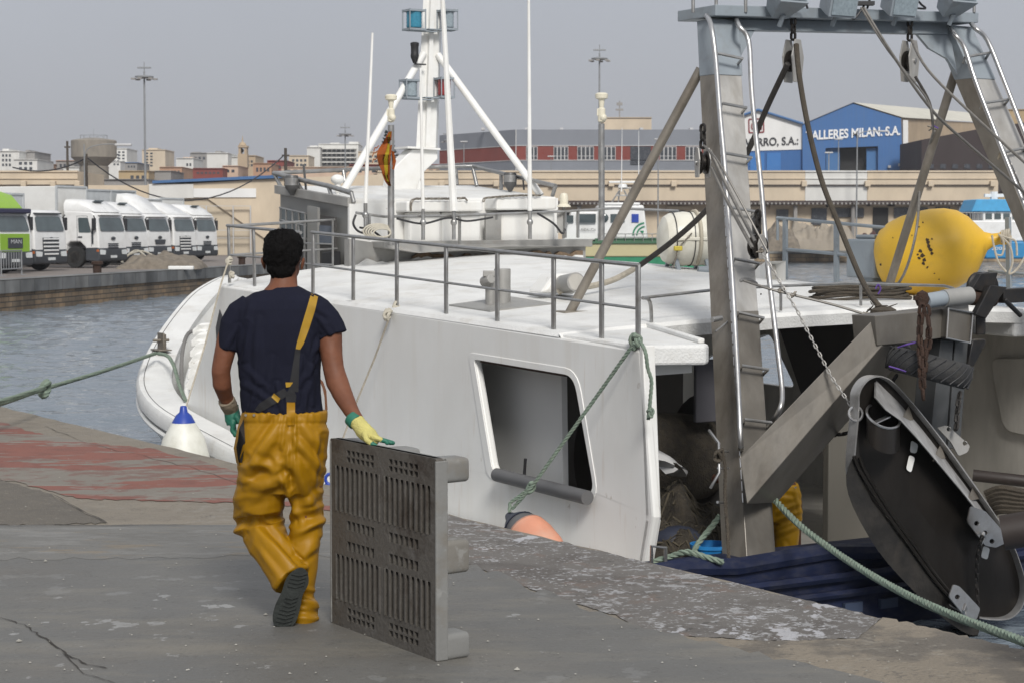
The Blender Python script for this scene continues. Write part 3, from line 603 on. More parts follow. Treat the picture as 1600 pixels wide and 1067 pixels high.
# blue workshop halls
DH = 230
def prism_px(pts, D, dep, m_, name, t): e = MB(); e.prism([W(x, y, D) for x, y in pts], (0, dep, 0)); return e.build(name, m_, t, smooth=0)
t = thing('workshop_hall', 'hall with white sign board gable above blue doors, left of the blue workshop', 'hall', W(1210, 330, DH))
prism_px([(1120, 196), (1184, 173), (1254, 195), (1254, 234), (1120, 238)], DH, .5, C['signw'], 'sign_board', t)
prism_px([(1120, 238), (1254, 234), (1254, 300), (1120, 300)], DH + .1, 20, C['blue'], 'wall', t)
for a in (1172, 1198): prism_px([(a, 240), (a + 22, 239), (a + 22, 300), (a, 300)], DH - .05, .2, fm('blue_door_paint', (.04, .16, .42)), 'door', t)
e = MB(); P = [W(1120, 196, DH), W(1184, 173, DH), W(1254, 195, DH)]; e.loft([[p - V((0, .3, -.02)) for p in P], [p + V((12, 60, 2.2)) for p in P]], False, False); e.build('roof', C['roofw'], t, smooth=0)
e = MB(); e.tube([p + V((0, -.35, .05)) for p in P], .16, 5); e.build('roof_trim', C['paleblue'], t)
text('VARRO, S.A.:', 'lettering', C['blk'], t, W(1164, 229.5, DH - .1), W(1247, 226, DH) - W(1164, 229.5, DH), UP, 12.6 * DH / 3000, 83 * DH / 3000, bold=.02)
e = MB(); e.plate(rpoly([W(x, y, DH - .08) for x, y in ((1169, 186), (1194, 185), (1194.5, 208), (1169.5, 209))], .2), [rpoly([W(x, y, DH - .08) for x, y in ((1171, 188), (1192, 187), (1192.5, 206), (1171.5, 207))], .15)], (0, .05, 0)); e.build('sign_frame', C['red'], t, smooth=0)
text('CM', 'sign_letters', C['red'], t, W(1173.5, 203.5, DH - .1), V((1, 0, 0.03)), UP, 12.5 * DH / 3000, 17 * DH / 3000, bold=.02)
t = thing('workshop_hall', 'blue corrugated workshop hall with white lettering across its gable', 'hall', W(1332, 330, DH))
blue_corr = mat('blue_corrugated_front', (.038, .125, .32), .7, var=.12, scale=2, stretch=(6, 1, .15), dirt=(.06, .13, .26), dirt_amt=.5, dirt_scale=1.2)
prism_px([(1254, 195), (1332, 162), (1408, 185), (1410, 245), (1436, 256), (1436, 300), (1390, 300), (1372, 300), (1372, 229), (1290, 232), (1290, 300), (1254, 300)], DH - .5, 1, blue_corr, 'gable', t)
prism_px([(1290, 231), (1373, 228), (1373, 300), (1290, 300)], DH + 1.5, .5, C['black'], 'opening', t)
for a in (1291, 1354): prism_px([(a, 232.5), (a + 21, 231.5), (a + 21, 300), (a, 300)], DH + .2, .3, fm('faded_blue_door', (.06, .16, .35)), 'door', t)
e = MB(); P = [W(1252, 195.5, DH), W(1332, 161.5, DH), W(1409, 185, DH)]; e.loft([[p - V((0, .7, -.03)) for p in P], [p + V((30, 70, 3.2)) for p in P]], False, False); e.build('roof', C['roofw'], t, smooth=0)
q0, q1 = W(1408, 186, DH), W(1408, 256, DH); e = MB(); e.add([q0, q0 + V((30, 70, 3.2)), q1 + V((30, 70, 0)), q1], [(0, 1, 2, 3)]); e.build('side_wall', fm('tan_corrugated', (.30, .26, .19), stretch_=0) if False else C['tan'], t, smooth=0)
prism_px([(1411, 188), (1419, 188.5), (1419, 243), (1411, 243)], DH - .3, .4, C['signw'], 'white_panel', t)
text('TALLERES MILAN, S.A.', 'lettering', C['lwhite'], t, W(1259, 219.3, DH - .62), W(1406, 211, DH) - W(1259, 219.3, DH), UP, 14.3 * DH / 3000, 147 * DH / 3000, bold=.03)
for x, y in ((1388, 259), (1404, 256)): e = MB(); fb(e, x, x + 4, y, y + 4, DH - .9, .3); e.build('wall_lamp', C['frame'], t, smooth=0)
t = thing('dark_warehouse', 'dark brown warehouse with sloping roof right of the blue workshop', 'warehouse', W(1530, 330, 215))
prism_px([(1440, 219), (1530, 202), (1700, 178), (1700, 300), (1440, 300)], 215, 12, C['dark'], 'wall', t)
for i in range(6): prism_px([(1450 + i * 19, 257), (1459 + i * 19, 257), (1459 + i * 19, 264), (1450 + i * 19, 264)], 214.9, .2, C['win'], 'window', t)
house(1548, 1640, 172, 300, 'ochre', 'ochre block behind the dark warehouse at the right edge')
# ---------------------------------------------------------------- masts, lamps and poles on the far shore
def mast(x, yt, D, label, kind='flood', r=.14, yb=None):
    p = W(x, 360, D); p.z = 0; top = W(x, yt, D).z
    t = thing('light_mast' if kind == 'flood' else 'street_lamp', label, 'light mast' if kind == 'flood' else 'street lamp', p)
    e = MB(); e.cyl(p, p + UP * top, r, r * .6, 8); e.build('pole', C['pole'], t)
    if kind == 'flood':
        e = MB(); e.lathe([(.3, -.1), (r * 6.5, 0), (r * 6.5, .12), (.2, .2)], p + UP * (top - .6), UP, 14); e.build('crown_ring', C['pole'], t)
        for i in range(6):
            a = i * math.pi / 3 + .3; q_ = p + V((math.cos(a), math.sin(a), 0)) * r * 7.6 + UP * (top - .75); e = MB(); e.box(q_, (r * 3, r * 3, r * 1.1)); e.build('floodlight', C['grey'], t, smooth=0)
        e = MB(); e.cyl(p + UP * top, p + UP * (top + .9), .04, n=5); e.box(p + UP * (top + .35), (1.3, .3, .14)); e.build('top_frame', C['pole'], t, smooth=0)
    elif kind == 'single':
        pts = spline([p + UP * (top - 1.2), p + UP * (top - .3) + V((.2, 0, 0)), p + UP * top + V((1.2, 0, 0)), p + UP * (top - .03) + V((2.4, 0, 0))], 5)
        e = MB(); e.tube(pts, r * .5, 6); e.build('arm', C['pole'], t); e = MB(); e.box(pts[-1], (1.0, .3, .15)); e.build('lamp_head', C['frame'], t, bevel=.04)
    else:
        e = MB(); e.box(p + UP * top, (.75, .4, .12)); e.build('lamp_head', C['frame'], t, bevel=.04)
mast(228, 112, 190, 'tall floodlight mast standing above the lorries and the town'); mast(936, 84, 200, 'tall floodlight mast behind the boat\'s rear antenna pole', r=.13)
mast(540, 204, 260, 'floodlight mast in front of the white balconied apartment block', r=.13); mast(700, 214, 262, 'floodlight mast beside the left end of the grey and red office block', r=.1)
mast(725, 222, 200, 'slim twin-headed street lamp in front of the left wing of the office block', 'twin', .07); mast(1338, 205, 178, 'curved-arm street lamp in front of the blue workshop door', 'single', .09)
mast(1309, 218, 182, 'straight street lamp left of the blue workshop door', 'twin', .07); mast(1294, 239, 183, 'short street lamp nearest the white sign hall', 'twin', .09)
mast(1028, 218, 176, 'street lamp in front of the right part of the office block', 'twin', .08); mast(861, 245, 200, 'short lamp post in front of the office block windows', 'twin', .06); mast(133, 226, 118, 'street lamp with angled arm in front of the water tower', 'single', .06)
def wpole(x, yt, D, label):
    p = W(x, 360, D); p.z = 0; e = MB(); e.cyl(p, p + UP * W(x, yt, D).z, .14, .1, 7)
    e.box(p + UP * (W(x, yt, D).z - .5), (.5, .12, .12)); e.thing('utility_pole', C['wpole'], label, 'utility pole', 'wooden cable poles', base=p)
wpole(107, 221, 160, 'thin dark cable pole left of the water tower'); wpole(136, 241, 120, 'brown cable pole in front of the water tower column'); wpole(447, 232, 130, 'brown cable pole above the grey wheelhouse rail')
P = sag(W(136, 247, 120), W(447, 240, 130), 2.9, 20); e = MB(); e.tube(P, .045, 5); e.tube(sag(W(20, 262, 125), W(136, 247, 120), .5, 8), .045, 5)
e.thing('overhead_cable', C['blk'], 'black overhead cable sagging between the wooden poles right of the water tower', 'cable')
e = MB(); p = W(968, 186, 331); e.cyl(p, W(968, 158, 331), .1, n=5); e.box(W(968, 163, 331), (1.0, .3, .5)); e.box(W(968, 172, 331), (1.3, .3, .3)); e.thing('roof_antenna', C['grey'], 'antenna mast on the plain cream block roof', 'antenna')
# the small araucaria behind the flag
p = W(607, 262, 240); p.z = 0; t = thing('pine_tree', 'dark tiered araucaria tree behind the flag', 'tree', p); top = W(607, 202, 240).z
e = MB(); e.cyl(p, p + UP * top, .25, .05, 8); e.build('trunk', C['wpole'], t)
e = MB(); rr = random.Random(5)
for i in range(15):
    z = top * (.55 + .44 * i / 15); Lb = 1.9 * (1 - i / 17)
    for k in range(7):
        a = k * .9 + i; d = V((math.cos(a), math.sin(a), .12)); q0 = p + UP * z; e.cyl(q0, q0 + d * Lb, .06, .02, 4)
        for j in range(7):
            s_ = q0 + d * Lb * (j + 1) / 7; w = V((-d.y, d.x, 0)) * rr.uniform(.2, .5); e.add([s_ - w, s_ + w, s_ + d * .3 + UP * rr.uniform(.1, .4)], [(0, 1, 2)])
e.build('crown', fm('dark_needles', (.03, .05, .035)), t, smooth=0)
# ---------------------------------------------------------------- lorries on the far quay
TW = mat('lorry_white', (.74, .74, .73), .35, var=.04, dirt=(.4, .38, .34), dirt_amt=.25, dirt_scale=2, coat=.3); TG = mat('lorry_lime_green', (.24, .42, .03), .4, var=.05)
TB = mat('dark_grey_bumper', (.045, .05, .058), .6, var=.15); TT = mat('tyre', (.018, .018, .018), .85); TS = mat('side_panel_white', (.70, .70, .68), .45, var=.04, scale=.6, dirt=(.4, .38, .35), dirt_amt=.3, dirt_scale=1)
TGR = mat('grey_box_panel', (.46, .48, .49), .5); TO = mat('amber_lamp', (.45, .12, .03), .3); TL = mat('headlight_glass', (.6, .62, .62), .12); RIM = mat('steel_rim', (.13, .12, .11), .6, .4); DG = mat('tinted_windscreen', (.06, .08, .085), .06, var=.3, scale=1.2, spec=.9, rvar=0)
HD = math.radians(20)
def lorry(label, px, py, kind, body=TW, box=None, boxm=TS, hd=HD):
    t = thing('lorry', label, 'lorry', (0, 0, 0), 'lorries parked on the far quay'); L0 = 1.85; w = 1.2
    prof = [(0, 1.0), (-.02, 1.6), (-.22, 2.45), (-.38, 2.58), (-L0, 2.62), (-L0, .75), (-1.72, .75), (-1.72, 1.05), (-1.5, 1.2), (-1.0, 1.2), (-.72, .95), (-.7, .62), (0, .62)]
    m = MB(); m.prism([V((x, -w, z)) for x, z in prof], (0, 2 * w, 0)); m.build('cab', body, t, bevel=.07)
    if kind == 'high':
        fp = [(-.28, 2.56), (-.6, 2.86), (-1.0, 3.08), (-L0, 3.16), (-L0, 2.6)]; m = MB()
        m.loft([[V((x, y, 2.6 + (z - 2.6) * f)) for x, z in fp] for y, f in ((-w * .98, .6), (-w * .85, .95), (-w * .4, 1.03), (w * .4, 1.03), (w * .85, .95), (w * .98, .6))]); m.build('roof_fairing', body, t, smooth=50)
        m = MB(); m.box((-.82, 0, 3.03), (.3, .7, .05), (V((.9, 0, .42)), V((0, 1, 0)), V((-.42, 0, .9)))); m.build('roof_hatch', DG, t, smooth=0)
    elif kind in ('spoiler', 'low'):
        top = 3.65 if kind == 'spoiler' else 3.25; m = MB()
        fp = [(-.45, 2.6), (-.8, 2.6 + (top - 2.6) * .35), (-1.35, 2.6 + (top - 2.6) * .8), (-L0 - .1, top), (-L0 - .1, 2.65)]
        m.loft([[V((x, y, 2.6 + (z - 2.6) * f)) for x, z in fp] for y, f in ((-w * .9, .7), (-w * .8, .97), (0, 1.03), (w * .8, .97), (w * .9, .7))]); m.build('roof_spoiler', body, t, smooth=50)
    # windscreen
    m = MB(); a, b_ = V((-.01, 0, 1.66)), V((-.185, 0, 2.3)); up_ = (b_ - a).normalized(); nn = V((up_.z, 0, -up_.x)) * .015
    m.prism(rpoly([a + V((0, -w * .86, 0)) + nn + up_ * .03, a + V((0, w * .86, 0)) + nn + up_ * .03, b_ + V((0, w * .78, 0)) + nn, b_ + V((0, -w * .78, 0)) + nn], .14), nn); m.build('windscreen', DG, t, smooth=0)
    m = MB(); m.box((-.17, 0, 2.44), (.22, 1.9, .06), None); m.build('sun_visor', TB if kind in ('green', 'bars') else TW, t, bevel=.04)
    for s in (-1, 1):
        m = MB(); m.prism(rpoly([V((-.42, s * (w + .012), 1.62)), V((-1.05, s * (w + .012), 1.62)), V((-1.08, s * (w + .012), 2.3)), V((-.56, s * (w + .012), 2.3))], .06), (0, -s * .03, 0)); m.build('side_window', DG, t, smooth=0)
        m = MB(); m.box((-.16, s * (w + .14), 2.0), (.12, .2, .55)); m.cyl((-.2, s * w, 2.25), (-.16, s * (w + .15), 2.4), .03, n=6); m.build('mirror', M['black'], t, bevel=.03)
        m = MB(); m.box((-.33, s * (w + .01), 1.45), (.1, .03, .7)); m.build('door_pillar', TB, t, smooth=0)
        d = MB(); fpts = [V((-.36, s * (w + .008), z)) for z in (0.95, 2.4)]
        d.tube([V((-.38, s * (w + .002), .98)), V((-.38, s * (w + .002), 1.55)), V((-.6, s * (w + .002), 2.38)), V((-1.14, s * (w + .002), 2.38)), V((-1.14, s * (w + .002), 1.15))], .012, 4); d.build('door_seam', TB, t)
        d = MB(); d.box((-.98, s * (w + .015), 1.42), (.22, .03, .07)); d.build('door_handle', TB, t, bevel=.01)
        m = MB(); m.prism(rpoly([V((.03, s * w * .95, .62)), V((.03, s * w * .6, .62)), V((.03, s * w * .58, .82)), V((.0, s * w * .95, .85))], .04), (.025, 0, 0)); m.build('headlight', TL, t, smooth=0)
        m = MB(); m.box((-.05, s * (w + .01), .8), (.12, .02, .1)); m.build('indicator', TO, t, smooth=0)
    m = MB(); m.prism([V((.02, -w, .9)), V((-.06, -w - .01, .98)), V((-.72, -w - .01, .95)), V((-.72, -w - .01, .34)), V((-.02, -w, .3)), V((.04, -w, .42))], (0, 2 * w + .01, 0)); m.build('bumper', TB, t, bevel=.05)
    m = MB(); m.box((.045, 0, .52), (.02, .52, .12)); m.build('licence_plate', TL, t, smooth=0)
    m = MB()
    if kind == 'bars' or kind == 'low':
        for i in range(5): m.box((.03, 0, .72 + .16 * i), (.06, 1.15 - .04 * abs(i - 3), .07))
    elif kind == 'green': m.box((.02, 0, 1.22), (.05, 1.0, .42))
    elif kind == 'spoiler': m.prism(rpoly([V((.02, -.55, 1.25)), V((.02, .55, 1.25)), V((.02, .45, 1.0)), V((.02, -.45, 1.0))], .06), (.04, 0, 0))
    else:
        for i in range(3): m.box((.02, 0, .93 + .09 * i), (.05, .85, .05))
    m.build('grille', TW if kind in ('bars', 'low') else TB, t, smooth=0, bevel=.015)
    if kind in ('bars', 'low'):
        m = MB(); m.box((.006, 0, 1.04), (.02, 1.2, .75)); m.build('grille_backing', TB, t, smooth=0)
    if kind == 'green':
        m = MB(); m.box((.004, 0, 1.2), (.025, 2.0, .78)); m.build('green_panel', TG, t, smooth=0)
        text('MAN', 'badge_letters', TL, t, V((.062, -.36, 1.2)), V((0, 1, 0)), UP, .16, .72)
    else: m = MB(); m.ball((.03, 0, 1.36), (.03, .2, .08), 10); m.build('badge', TB, t)
    m = MB(); m.box((-3.2, 0, .78), (3.0, .8, .25)); m.box((-2.3, -.95, .7), (.75, .5, .5)); m.box((-2.3, .95, .7), (.75, .5, .5)); m.build('chassis', TB, t, bevel=.03)
    for s in (-1, 1):
        for x in (-1.28, -5.2):
            m = MB(); m.lathe([(.3, 0), (.48, .0), (.5, .05), (.5, .25), (.48, .3), (.3, .3)], V((x, s * (w - .28) - s * 0, .5)), V((0, s, 0)), 20); wh = m.build('wheel', TT, t)
            m = MB(); m.lathe([(.02, .16), (.12, .18), (.14, .1), (.28, .12), (.3, .3), (.27, .3)], V((x, s * (w - .28), .5)), V((0, s, 0)), 16); m.build('rim', RIM, wh)
    if box:
        Lb, ht = box; m = MB(); m.box((-L0 - .35 - Lb / 2, 0, (ht + 1.05) / 2), (Lb, 2.5, ht - 1.05)); m.build('cargo_box', boxm, t, bevel=.03)
        m = MB()
        for s in (-1, 1):
            for x in (-L0 - .34, -L0 - .36 - Lb): m.box((x, s * 1.24, (ht + 1.05) / 2), (.09, .09, ht - 1.0))
        m.box((-L0 - .34, 0, ht), (.08, 2.5, .08)); m.build('box_frame', TGR, t, smooth=0)
    p = Z(px, py, 0); t.location = p; t.rotation_euler = (0, 0, -hd); return t
lorry('lime green and white lorry at the far left edge of the row', 24, 428, 'green', TW, (6, 3.4), TGR)
lorry('white lorry with horizontal white grille bars beside the lime green one', 80, 424, 'bars', TW, (6, 3.3), TGR)
lorry('white high-roofed lorry with the longest white cargo box, middle of the row', 177, 419, 'high', TW, (9, 3.75))
lorry('second white high-roofed lorry, right of the one with the long cargo box', 213, 414.5, 'high', TW, (7, 3.75), TGR)
lorry('white lorry with dark trapezoid grille and tall roof spoiler', 250, 412, 'spoiler', TW, (7, 3.8), TGR)
lorry('white lorry with white barred grille, second from the right end of the row', 290, 410.5, 'low', TW, (6, 3.4), TS)
lorry('white lorry with smooth rounded roof at the right end of the row', 324, 409, 'high', TW, (6, 3.5), TS)
t = bpy.data.objects['lorry']; gp = MB(); gp.prism([V((-.35, -1.19, 2.58)), V((-.9, -1.19, 3.15)), V((-2.1, -1.19, 3.5)), V((-2.1, -1.19, 2.58))], (0, 2.38, 0)); gp.build('roof_fairing', TG, None, bevel=.08).parent = t
gp = MB(); gp.box((-.12, 0, 2.5), (.3, 2.3, .2)); gp.build('sun_visor', mat('navy_visor', (.03, .03, .07), .6), None, bevel=.05).parent = t
# barrier, bollards, net piles
e = MB(); a, b_ = Z(2, 432, 0), Z(34, 430, 0); z_ = UP
for h in (.25, .95): e.cyl(a + z_ * h, b_ + z_ * h, .03, n=6)
for i in range(9): p = a.lerp(b_, i / 8); e.cyl(p + z_ * .25, p + z_ * .95, .015, n=5)
for p in (a, b_): e.cyl(p, p + z_ * .95, .03, n=6); e.cyl(p, p + V((.25, -.3, 0)), .025, n=5)
e.thing('crowd_barrier', C['pole'], 'grey tubular crowd barrier in front of the lime green lorry', 'barrier')
for px, py, l_ in ((152, 427.5, 'rusty mooring bollard in front of the lorries'), (378, 414, 'rusty mooring bollard seen between the boat rail posts')):
    p = Z(px, py, 0); e = MB(); e.lathe([(.17, 0), (.17, .32), (.24, .36), (.24, .46), (.2, .49)], p, UP, 14); e.thing('bollard', M['rust'], l_, 'bollard', 'bollards on the far quay', base=p)
def pile(px0, px1, pyb, h, label, m, depth=2.0, seed=1, name='net_pile', cat='net pile', grp=None):
    a, b_ = Z(px0, pyb, 0), Z(px1, pyb, 0); L_ = (b_ - a).length; c = (a + b_) / 2 + V((0, depth / 2, 0)); vs_ = []; fs = []; nx, ny = 60, 24
    for j in range(ny + 1):
        for i in range(nx + 1):
            u = i / nx * 2 - 1; v = j / ny * 2 - 1; r_ = max(0, 1 - abs(u) ** 2.6) * max(0, 1 - abs(v) ** 2.4)
            p = V((u * L_ / 2, v * depth / 2, 0)); q_ = p + V((seed * 7.1, 0, 0))
            z = h * (r_ ** .5) * (.68 + .45 * noise.noise(q_ * .9) + .22 * noise.noise(q_ * 2.6)) + .05 * noise.noise(q_ * 7) * r_
            vs_.append(c + p + UP * max(-.02, z - .01))
    for j in range(ny):
        for i in range(nx): k = j * (nx + 1) + i; fs.append((k, k + 1, k + nx + 2, k + nx + 1))
    e = MB(); e.add(vs_, fs); return e.thing(name, m, label, cat, grp, base=c, smooth=80)
pile(180, 310, 421, .85, 'heap of grey brown fishing net under ropes in front of the lorries', M['net_pile'], 3.2, 2)
e = MB(); P = [Z(x, y, 0) + UP * h * .68 for x, y, h in ((190, 416, .25), (200, 416, .75), (215, 416, 1.1), (232, 417, .5), (240, 419, .1), (225, 420, .08), (205, 420, .2), (190, 416, .25))]; e.tube(spline(P, 8), .05, 6); P = [Z(x, y, 0) + UP * h * .68 for x, y, h in ((205, 417, .9), (222, 416, 1.05), (240, 417, .75), (250, 419, .35))]; e.tube(spline(P, 8), .05, 6)
e.thing('net_rope', M['cream_rope'], 'cream ropes looped over the net heap by the lorries', 'rope')
e = MB(); e.box(Z(283, 419, .08), (1.1, .3, .16)); e.thing('foam_box', M['white'], 'small white box lying beside the net heap', 'box', bevel=.03)
pile(1195, 1252, 393, 2.5, 'pale bundled net heap at the left of the far right quay', M['net_pile'], 4, 5); pile(1228, 1348, 392, 2.9, 'long beige tarpaulin covered net heap on the far right quay', mat('beige_tarpaulin', (.27, .235, .19), .9, var=.15, scale=.8, bump=.4, bump_scale=4), 5, 9); pile(1345, 1395, 391, 1.9, 'dark red brown net heap right of the beige covered heap', mat('dark_red_net', (.07, .03, .027), .95, var=.4, scale=2), 4, 3)
# ---------------------------------------------------------------- patrol boat behind the fishing boat
DP = 86
t = thing('patrol_boat', 'white cabin patrol boat with cream and green hull behind the wheelhouse', 'boat', W(1000, 450, DP))
cream = mat('cream_hull', (.47, .42, .24), .5, var=.04); green = mat('green_hull_stripe', (.02, .2, .1), .5); dgreen = mat('dark_green_deck', (.05, .13, .07), .6)
def hull(t, pts_top, zt, zb, m, name, wdt=3.2, D=DP):
    e = MB(); rr_ = []
    for f, (x, y) in enumerate(pts_top): pass
    return e
def pslab(x0, x1, y0, y1, D, dep, m, name, t, bevel=0, x0b=None, x1b=None):
    e = MB(); e.prism([W(x0, y0, D), W(x1, y0, D), W(x1 if x1b is None else x1b, y1, D), W(x0 if x0b is None else x0b, y1, D)], (0, dep, 0)); return e.build(name, m, t, smooth=30 if bevel else 0, bevel=bevel)
pslab(800, 1180, 380, 402, DP, 3.2, cream, 'hull', t, .05, x0b=812, x1b=1176); pslab(812, 1176, 402, 420, DP + .05, 3.1, green, 'hull_stripe', t); pslab(815, 1174, 420, 455, DP + .1, 3, M['black'], 'hull_bottom', t)
pslab(798, 1182, 377.5, 381, DP - .08, 3.36, dgreen, 'rubbing_strake', t); pslab(930, 1060, 373, 378, DP + .2, 2.6, dgreen, 'side_deck', t)
pslab(893, 936, 331, 376, DP + .4, 2.4, TW, 'fore_cabin', t, .06, x0b=880); pslab(934, 1006, 321, 376, DP + .3, 2.5, TW, 'main_cabin', t, .08, x1b=1013); pslab(938, 1000, 317, 321.5, DP + .3, 2.5, TW, 'cabin_roof', t, .05)
for a, b_, c_, d_ in ((901, 931, 335, 348), (954, 976, 335, 348), (987, 998, 335, 348)): pslab(a, b_, c_, d_, DP + .25, .2, DG if b_ < 980 else M['blue_plastic'], 'window' if b_ < 980 else 'emblem_plate', t)
pslab(884, 896, 337, 348, DP + .3, .15, DG, 'window', t)
e = MB(); e.ball(W(944, 341, DP + .25), (.2, .06, .2), 12); e.build('porthole', DG, t)
text('-ANDALUCIA', 'lettering', M['black'], t, W(906, 361.5, DP + .3), V((1, 0, 0)), UP, 4.2 * DP / 3000, 25 * DP / 3000)
for r_, w_ in ((21, 1.5), (15, 1.3)):
    e = MB(); P = [W(1009 - r_ * math.cos(a), 368 - r_ * math.sin(a) * .98, DP + .26) for a in [i * 1.45 / 10 for i in range(11)]]; Q = [W(1009 - (r_ - w_ - 1) * math.cos(a), 368 - (r_ - w_ - 1) * math.sin(a) * .98, DP + .26) for a in [i * 1.45 / 10 for i in range(11)]]; e.loft([P, Q], False, False); e.build('arc_emblem', green, t, smooth=0)
e = MB(); e.prism([W(1000, 361, DP + .27), W(1006, 361, DP + .27), W(1005, 367, DP + .27)], (0, -.02, 0)); e.build('arc_emblem', green, t, smooth=0)
e = MB()
for x in range(935, 1080, 14): e.cyl(W(x, 378, DP + .1), W(x, 366, DP + .1), .02, n=5)
for y in (366, 372): e.cyl(W(935, y, DP + .1), W(1076, y, DP + .1), .02, n=5)
e.build('guard_rail', M['steel_rail'], t)
e = MB()
for a, b_ in (((955, 318), (968, 298)), ((985, 318), (975, 298)), ((962, 306), (984, 306)), ((966, 296), (986, 294)), ((984, 296), (988, 318)), ((968, 298), (966, 318))): e.cyl(W(*a, DP + 1.5), W(*b_, DP + 1.5), .04, n=6)
e.build('radar_frame', M['steel_rail'], t)
e = MB(); e.cyl(W(973, 294, DP + 1.5), W(973, 288, DP + 1.5), .22, .18, 12); e.box(W(973, 285, DP + 1.5), (1.25, .12, .09)); e.build('radar', TW, t, bevel=.02)
e = MB()
for x, y in ((971, 200), (998, 205)): e.cyl(W(x, 300, DP + 1.3), W(x + (1 if x < 990 else 0), y, DP + 1.3), .03, .01, 5)
e.build('whip_antenna', TW, t)
# blue and white fishing boat far right
DB = 120; t = thing('moored_boat', 'blue hulled fishing boat with white upper works at the right edge', 'boat', W(1590, 410, DB)); bb = mat('bright_blue_hull', (.02, .2, .42), .5, var=.05)
pslab(1528, 1800, 378, 405, DB, 5, bb, 'hull', t, .1, x0b=1540); pslab(1505, 1800, 345, 378, DB + .2, 4.6, TW, 'upper_hull', t, .1, x0b=1532); pslab(1536, 1800, 331, 346, DB + 1.2, 3, TW, 'bridge', t, .05)
pslab(1526, 1800, 312, 331, DB + 1, 3.5, mat('light_blue_awning', (.06, .32, .58), .6), 'awning', t, .05, x0b=1518)
for i in range(5): pslab(1540 + i * 14, 1550 + i * 14, 334, 343, DB + 1.15, .2, DG, 'window', t)
text("4'2005", 'hull_number', TW, t, W(1541, 391, DB - .02), V((1, 0, 0)), UP, 5 * DB / 3000, 30 * DB / 3000)
e = MB()
for x in range(1504, 1536, 6): e.cyl(W(x, 346, DB + .4), W(x, 333, DB + .4), .03, n=5)
e.cyl(W(1503, 333, DB + .4), W(1536, 333, DB + .4), .03, n=5); e.build('guard_rail', M['steel_rail'], t)
e = MB(); e.cyl(W(1553, 312, DB + 2), W(1553, 300, DB + 2), .25, n=8); e.box(W(1553, 306, DB + 2), (1.2, .3, .2)); e.build('radar', TW, t)
# ---------------------------------------------------------------- the fishing boat
boat = thing('fishing_boat', 'white trawler with low wheelhouse, deck rails and steel stern gantry moored along the quay', 'fishing boat', R(14, 10.3, WZ))
def lerp_tab(t, x):
    if x <= t[0][0]: return t[0][1]
    for (a, b_), (c, d) in zip(t, t[1:]):
        if x <= c: return b_ + (d - b_) * (x - a) / (c - a)
    return t[-1][1]
ze = lambda a: .96 + .031 * (a - 10.76)
cam_t = [(7.5, 0), (8, .085), (8.7, .17), (9.7, .26), (10.5, .30), (11.3, .28), (12.2, .19)]
rz = lambda a, s: ze(a) + lerp_tab(cam_t, s) * min(1, max(.3, .4 + .6 * (a - 11.8) / 4.2))
# hull
GL = [(10.3, 7.15, -.62), (12, 7.12, -.6), (14, 7.1, -.56), (16, 7.08, -.44), (18, 7.1, -.25), (19.2, 7.15, -.12), (20.3, 7.4, .02), (21.3, 7.82, .2), (22.3, 8.35, .42), (23.2, 8.93, .68), (24.0, 9.5, .9), (24.6, 10.05, 1.05), (24.75, 10.3, 1.1)]
gl = spline([V(p) for p in GL], 4)
def hull_ring(a, s, z):
    f = max(0, (a - 17) / 7.75); c = 10.3
    o = []
    for dz, k in ((0, 1), (-.12, 1), (-.35, .985 - .05 * f), (-.8, .95 - .22 * f), (-1.5, .8 - .45 * f), (-2.3, .35 * (1 - f))):
        zz = z + dz; o.append((a - .9 * f * (-dz / 2.3) ** 1.0, c - (c - s) * k, max(zz, -2.2)))
    return o
port = [hull_ring(*p) for p in gl]
e = MB(); 
e.loft([[R(a, s, z) for a, s, z in r_] for r_ in port], False, False); e.loft([[R(a, 20.6 - s, z) for a, s, z in r_] for r_ in port][::-1], False, False)
e.build('hull', M['hull_white'], boat, smooth=40)
def inset(i, d, zo=0):
    p = gl[i]; q_ = gl[min(i + 1, len(gl) - 1)] - gl[max(i - 1, 0)]; n = V((-q_.y, q_.x, 0)).normalized(); n = n if n.y > 0 or n.x < 0 else -n
    n = V((q_.y, -q_.x, 0)).normalized(); n = -n if n.y < -1e-6 or (abs(n.y) < 1e-6 and n.x > 0) else n
    r_ = p + n * d; return V((r_.x, min(r_.y, 10.3), p.z + zo))
idx = range(len(gl))
for sgn in (0, 1):
    f_ = (lambda p: R(p.x, p.y, p.z)) if not sgn else (lambda p: R(p.x, 20.6 - p.y, p.z))
    e = MB(); rings = []
    for i in idx:
        o_, n_i = inset(i, -.03), inset(i, .36 if gl[i].x > 19 else .3)
        rings.append([f_(V((o_.x, o_.y, o_.z - .13))), f_(V((o_.x, o_.y, o_.z - .02))), f_(inset(i, 0.0, .02)), f_(V((n_i.x, n_i.y, n_i.z + .03))), f_(V((n_i.x, n_i.y, n_i.z - .05)))])
    e.loft(rings, False, False); e.build('gunwale_cap', M['deck_white'], boat, smooth=50)
    e = MB(); e.loft([[f_(inset(i, .34 if gl[i].x > 19 else .28, 0)), f_(inset(i, .44, -.42)), f_(inset(i, .5, -.85))] for i in idx], False, False); e.build('bulwark_lining', M['hull_white'], boat)
    e = MB(); e.tube([f_(inset(i, -.005, -.2)) for i in idx], .03, 8); e.build('rubbing_strake', M['hull_white'], boat); e = MB(); e.tube([f_(inset(i, .055, .022)) for i in idx if gl[i].x > 17], .0045, 5); e.build('cap_seam', M['inner_dark'], boat)
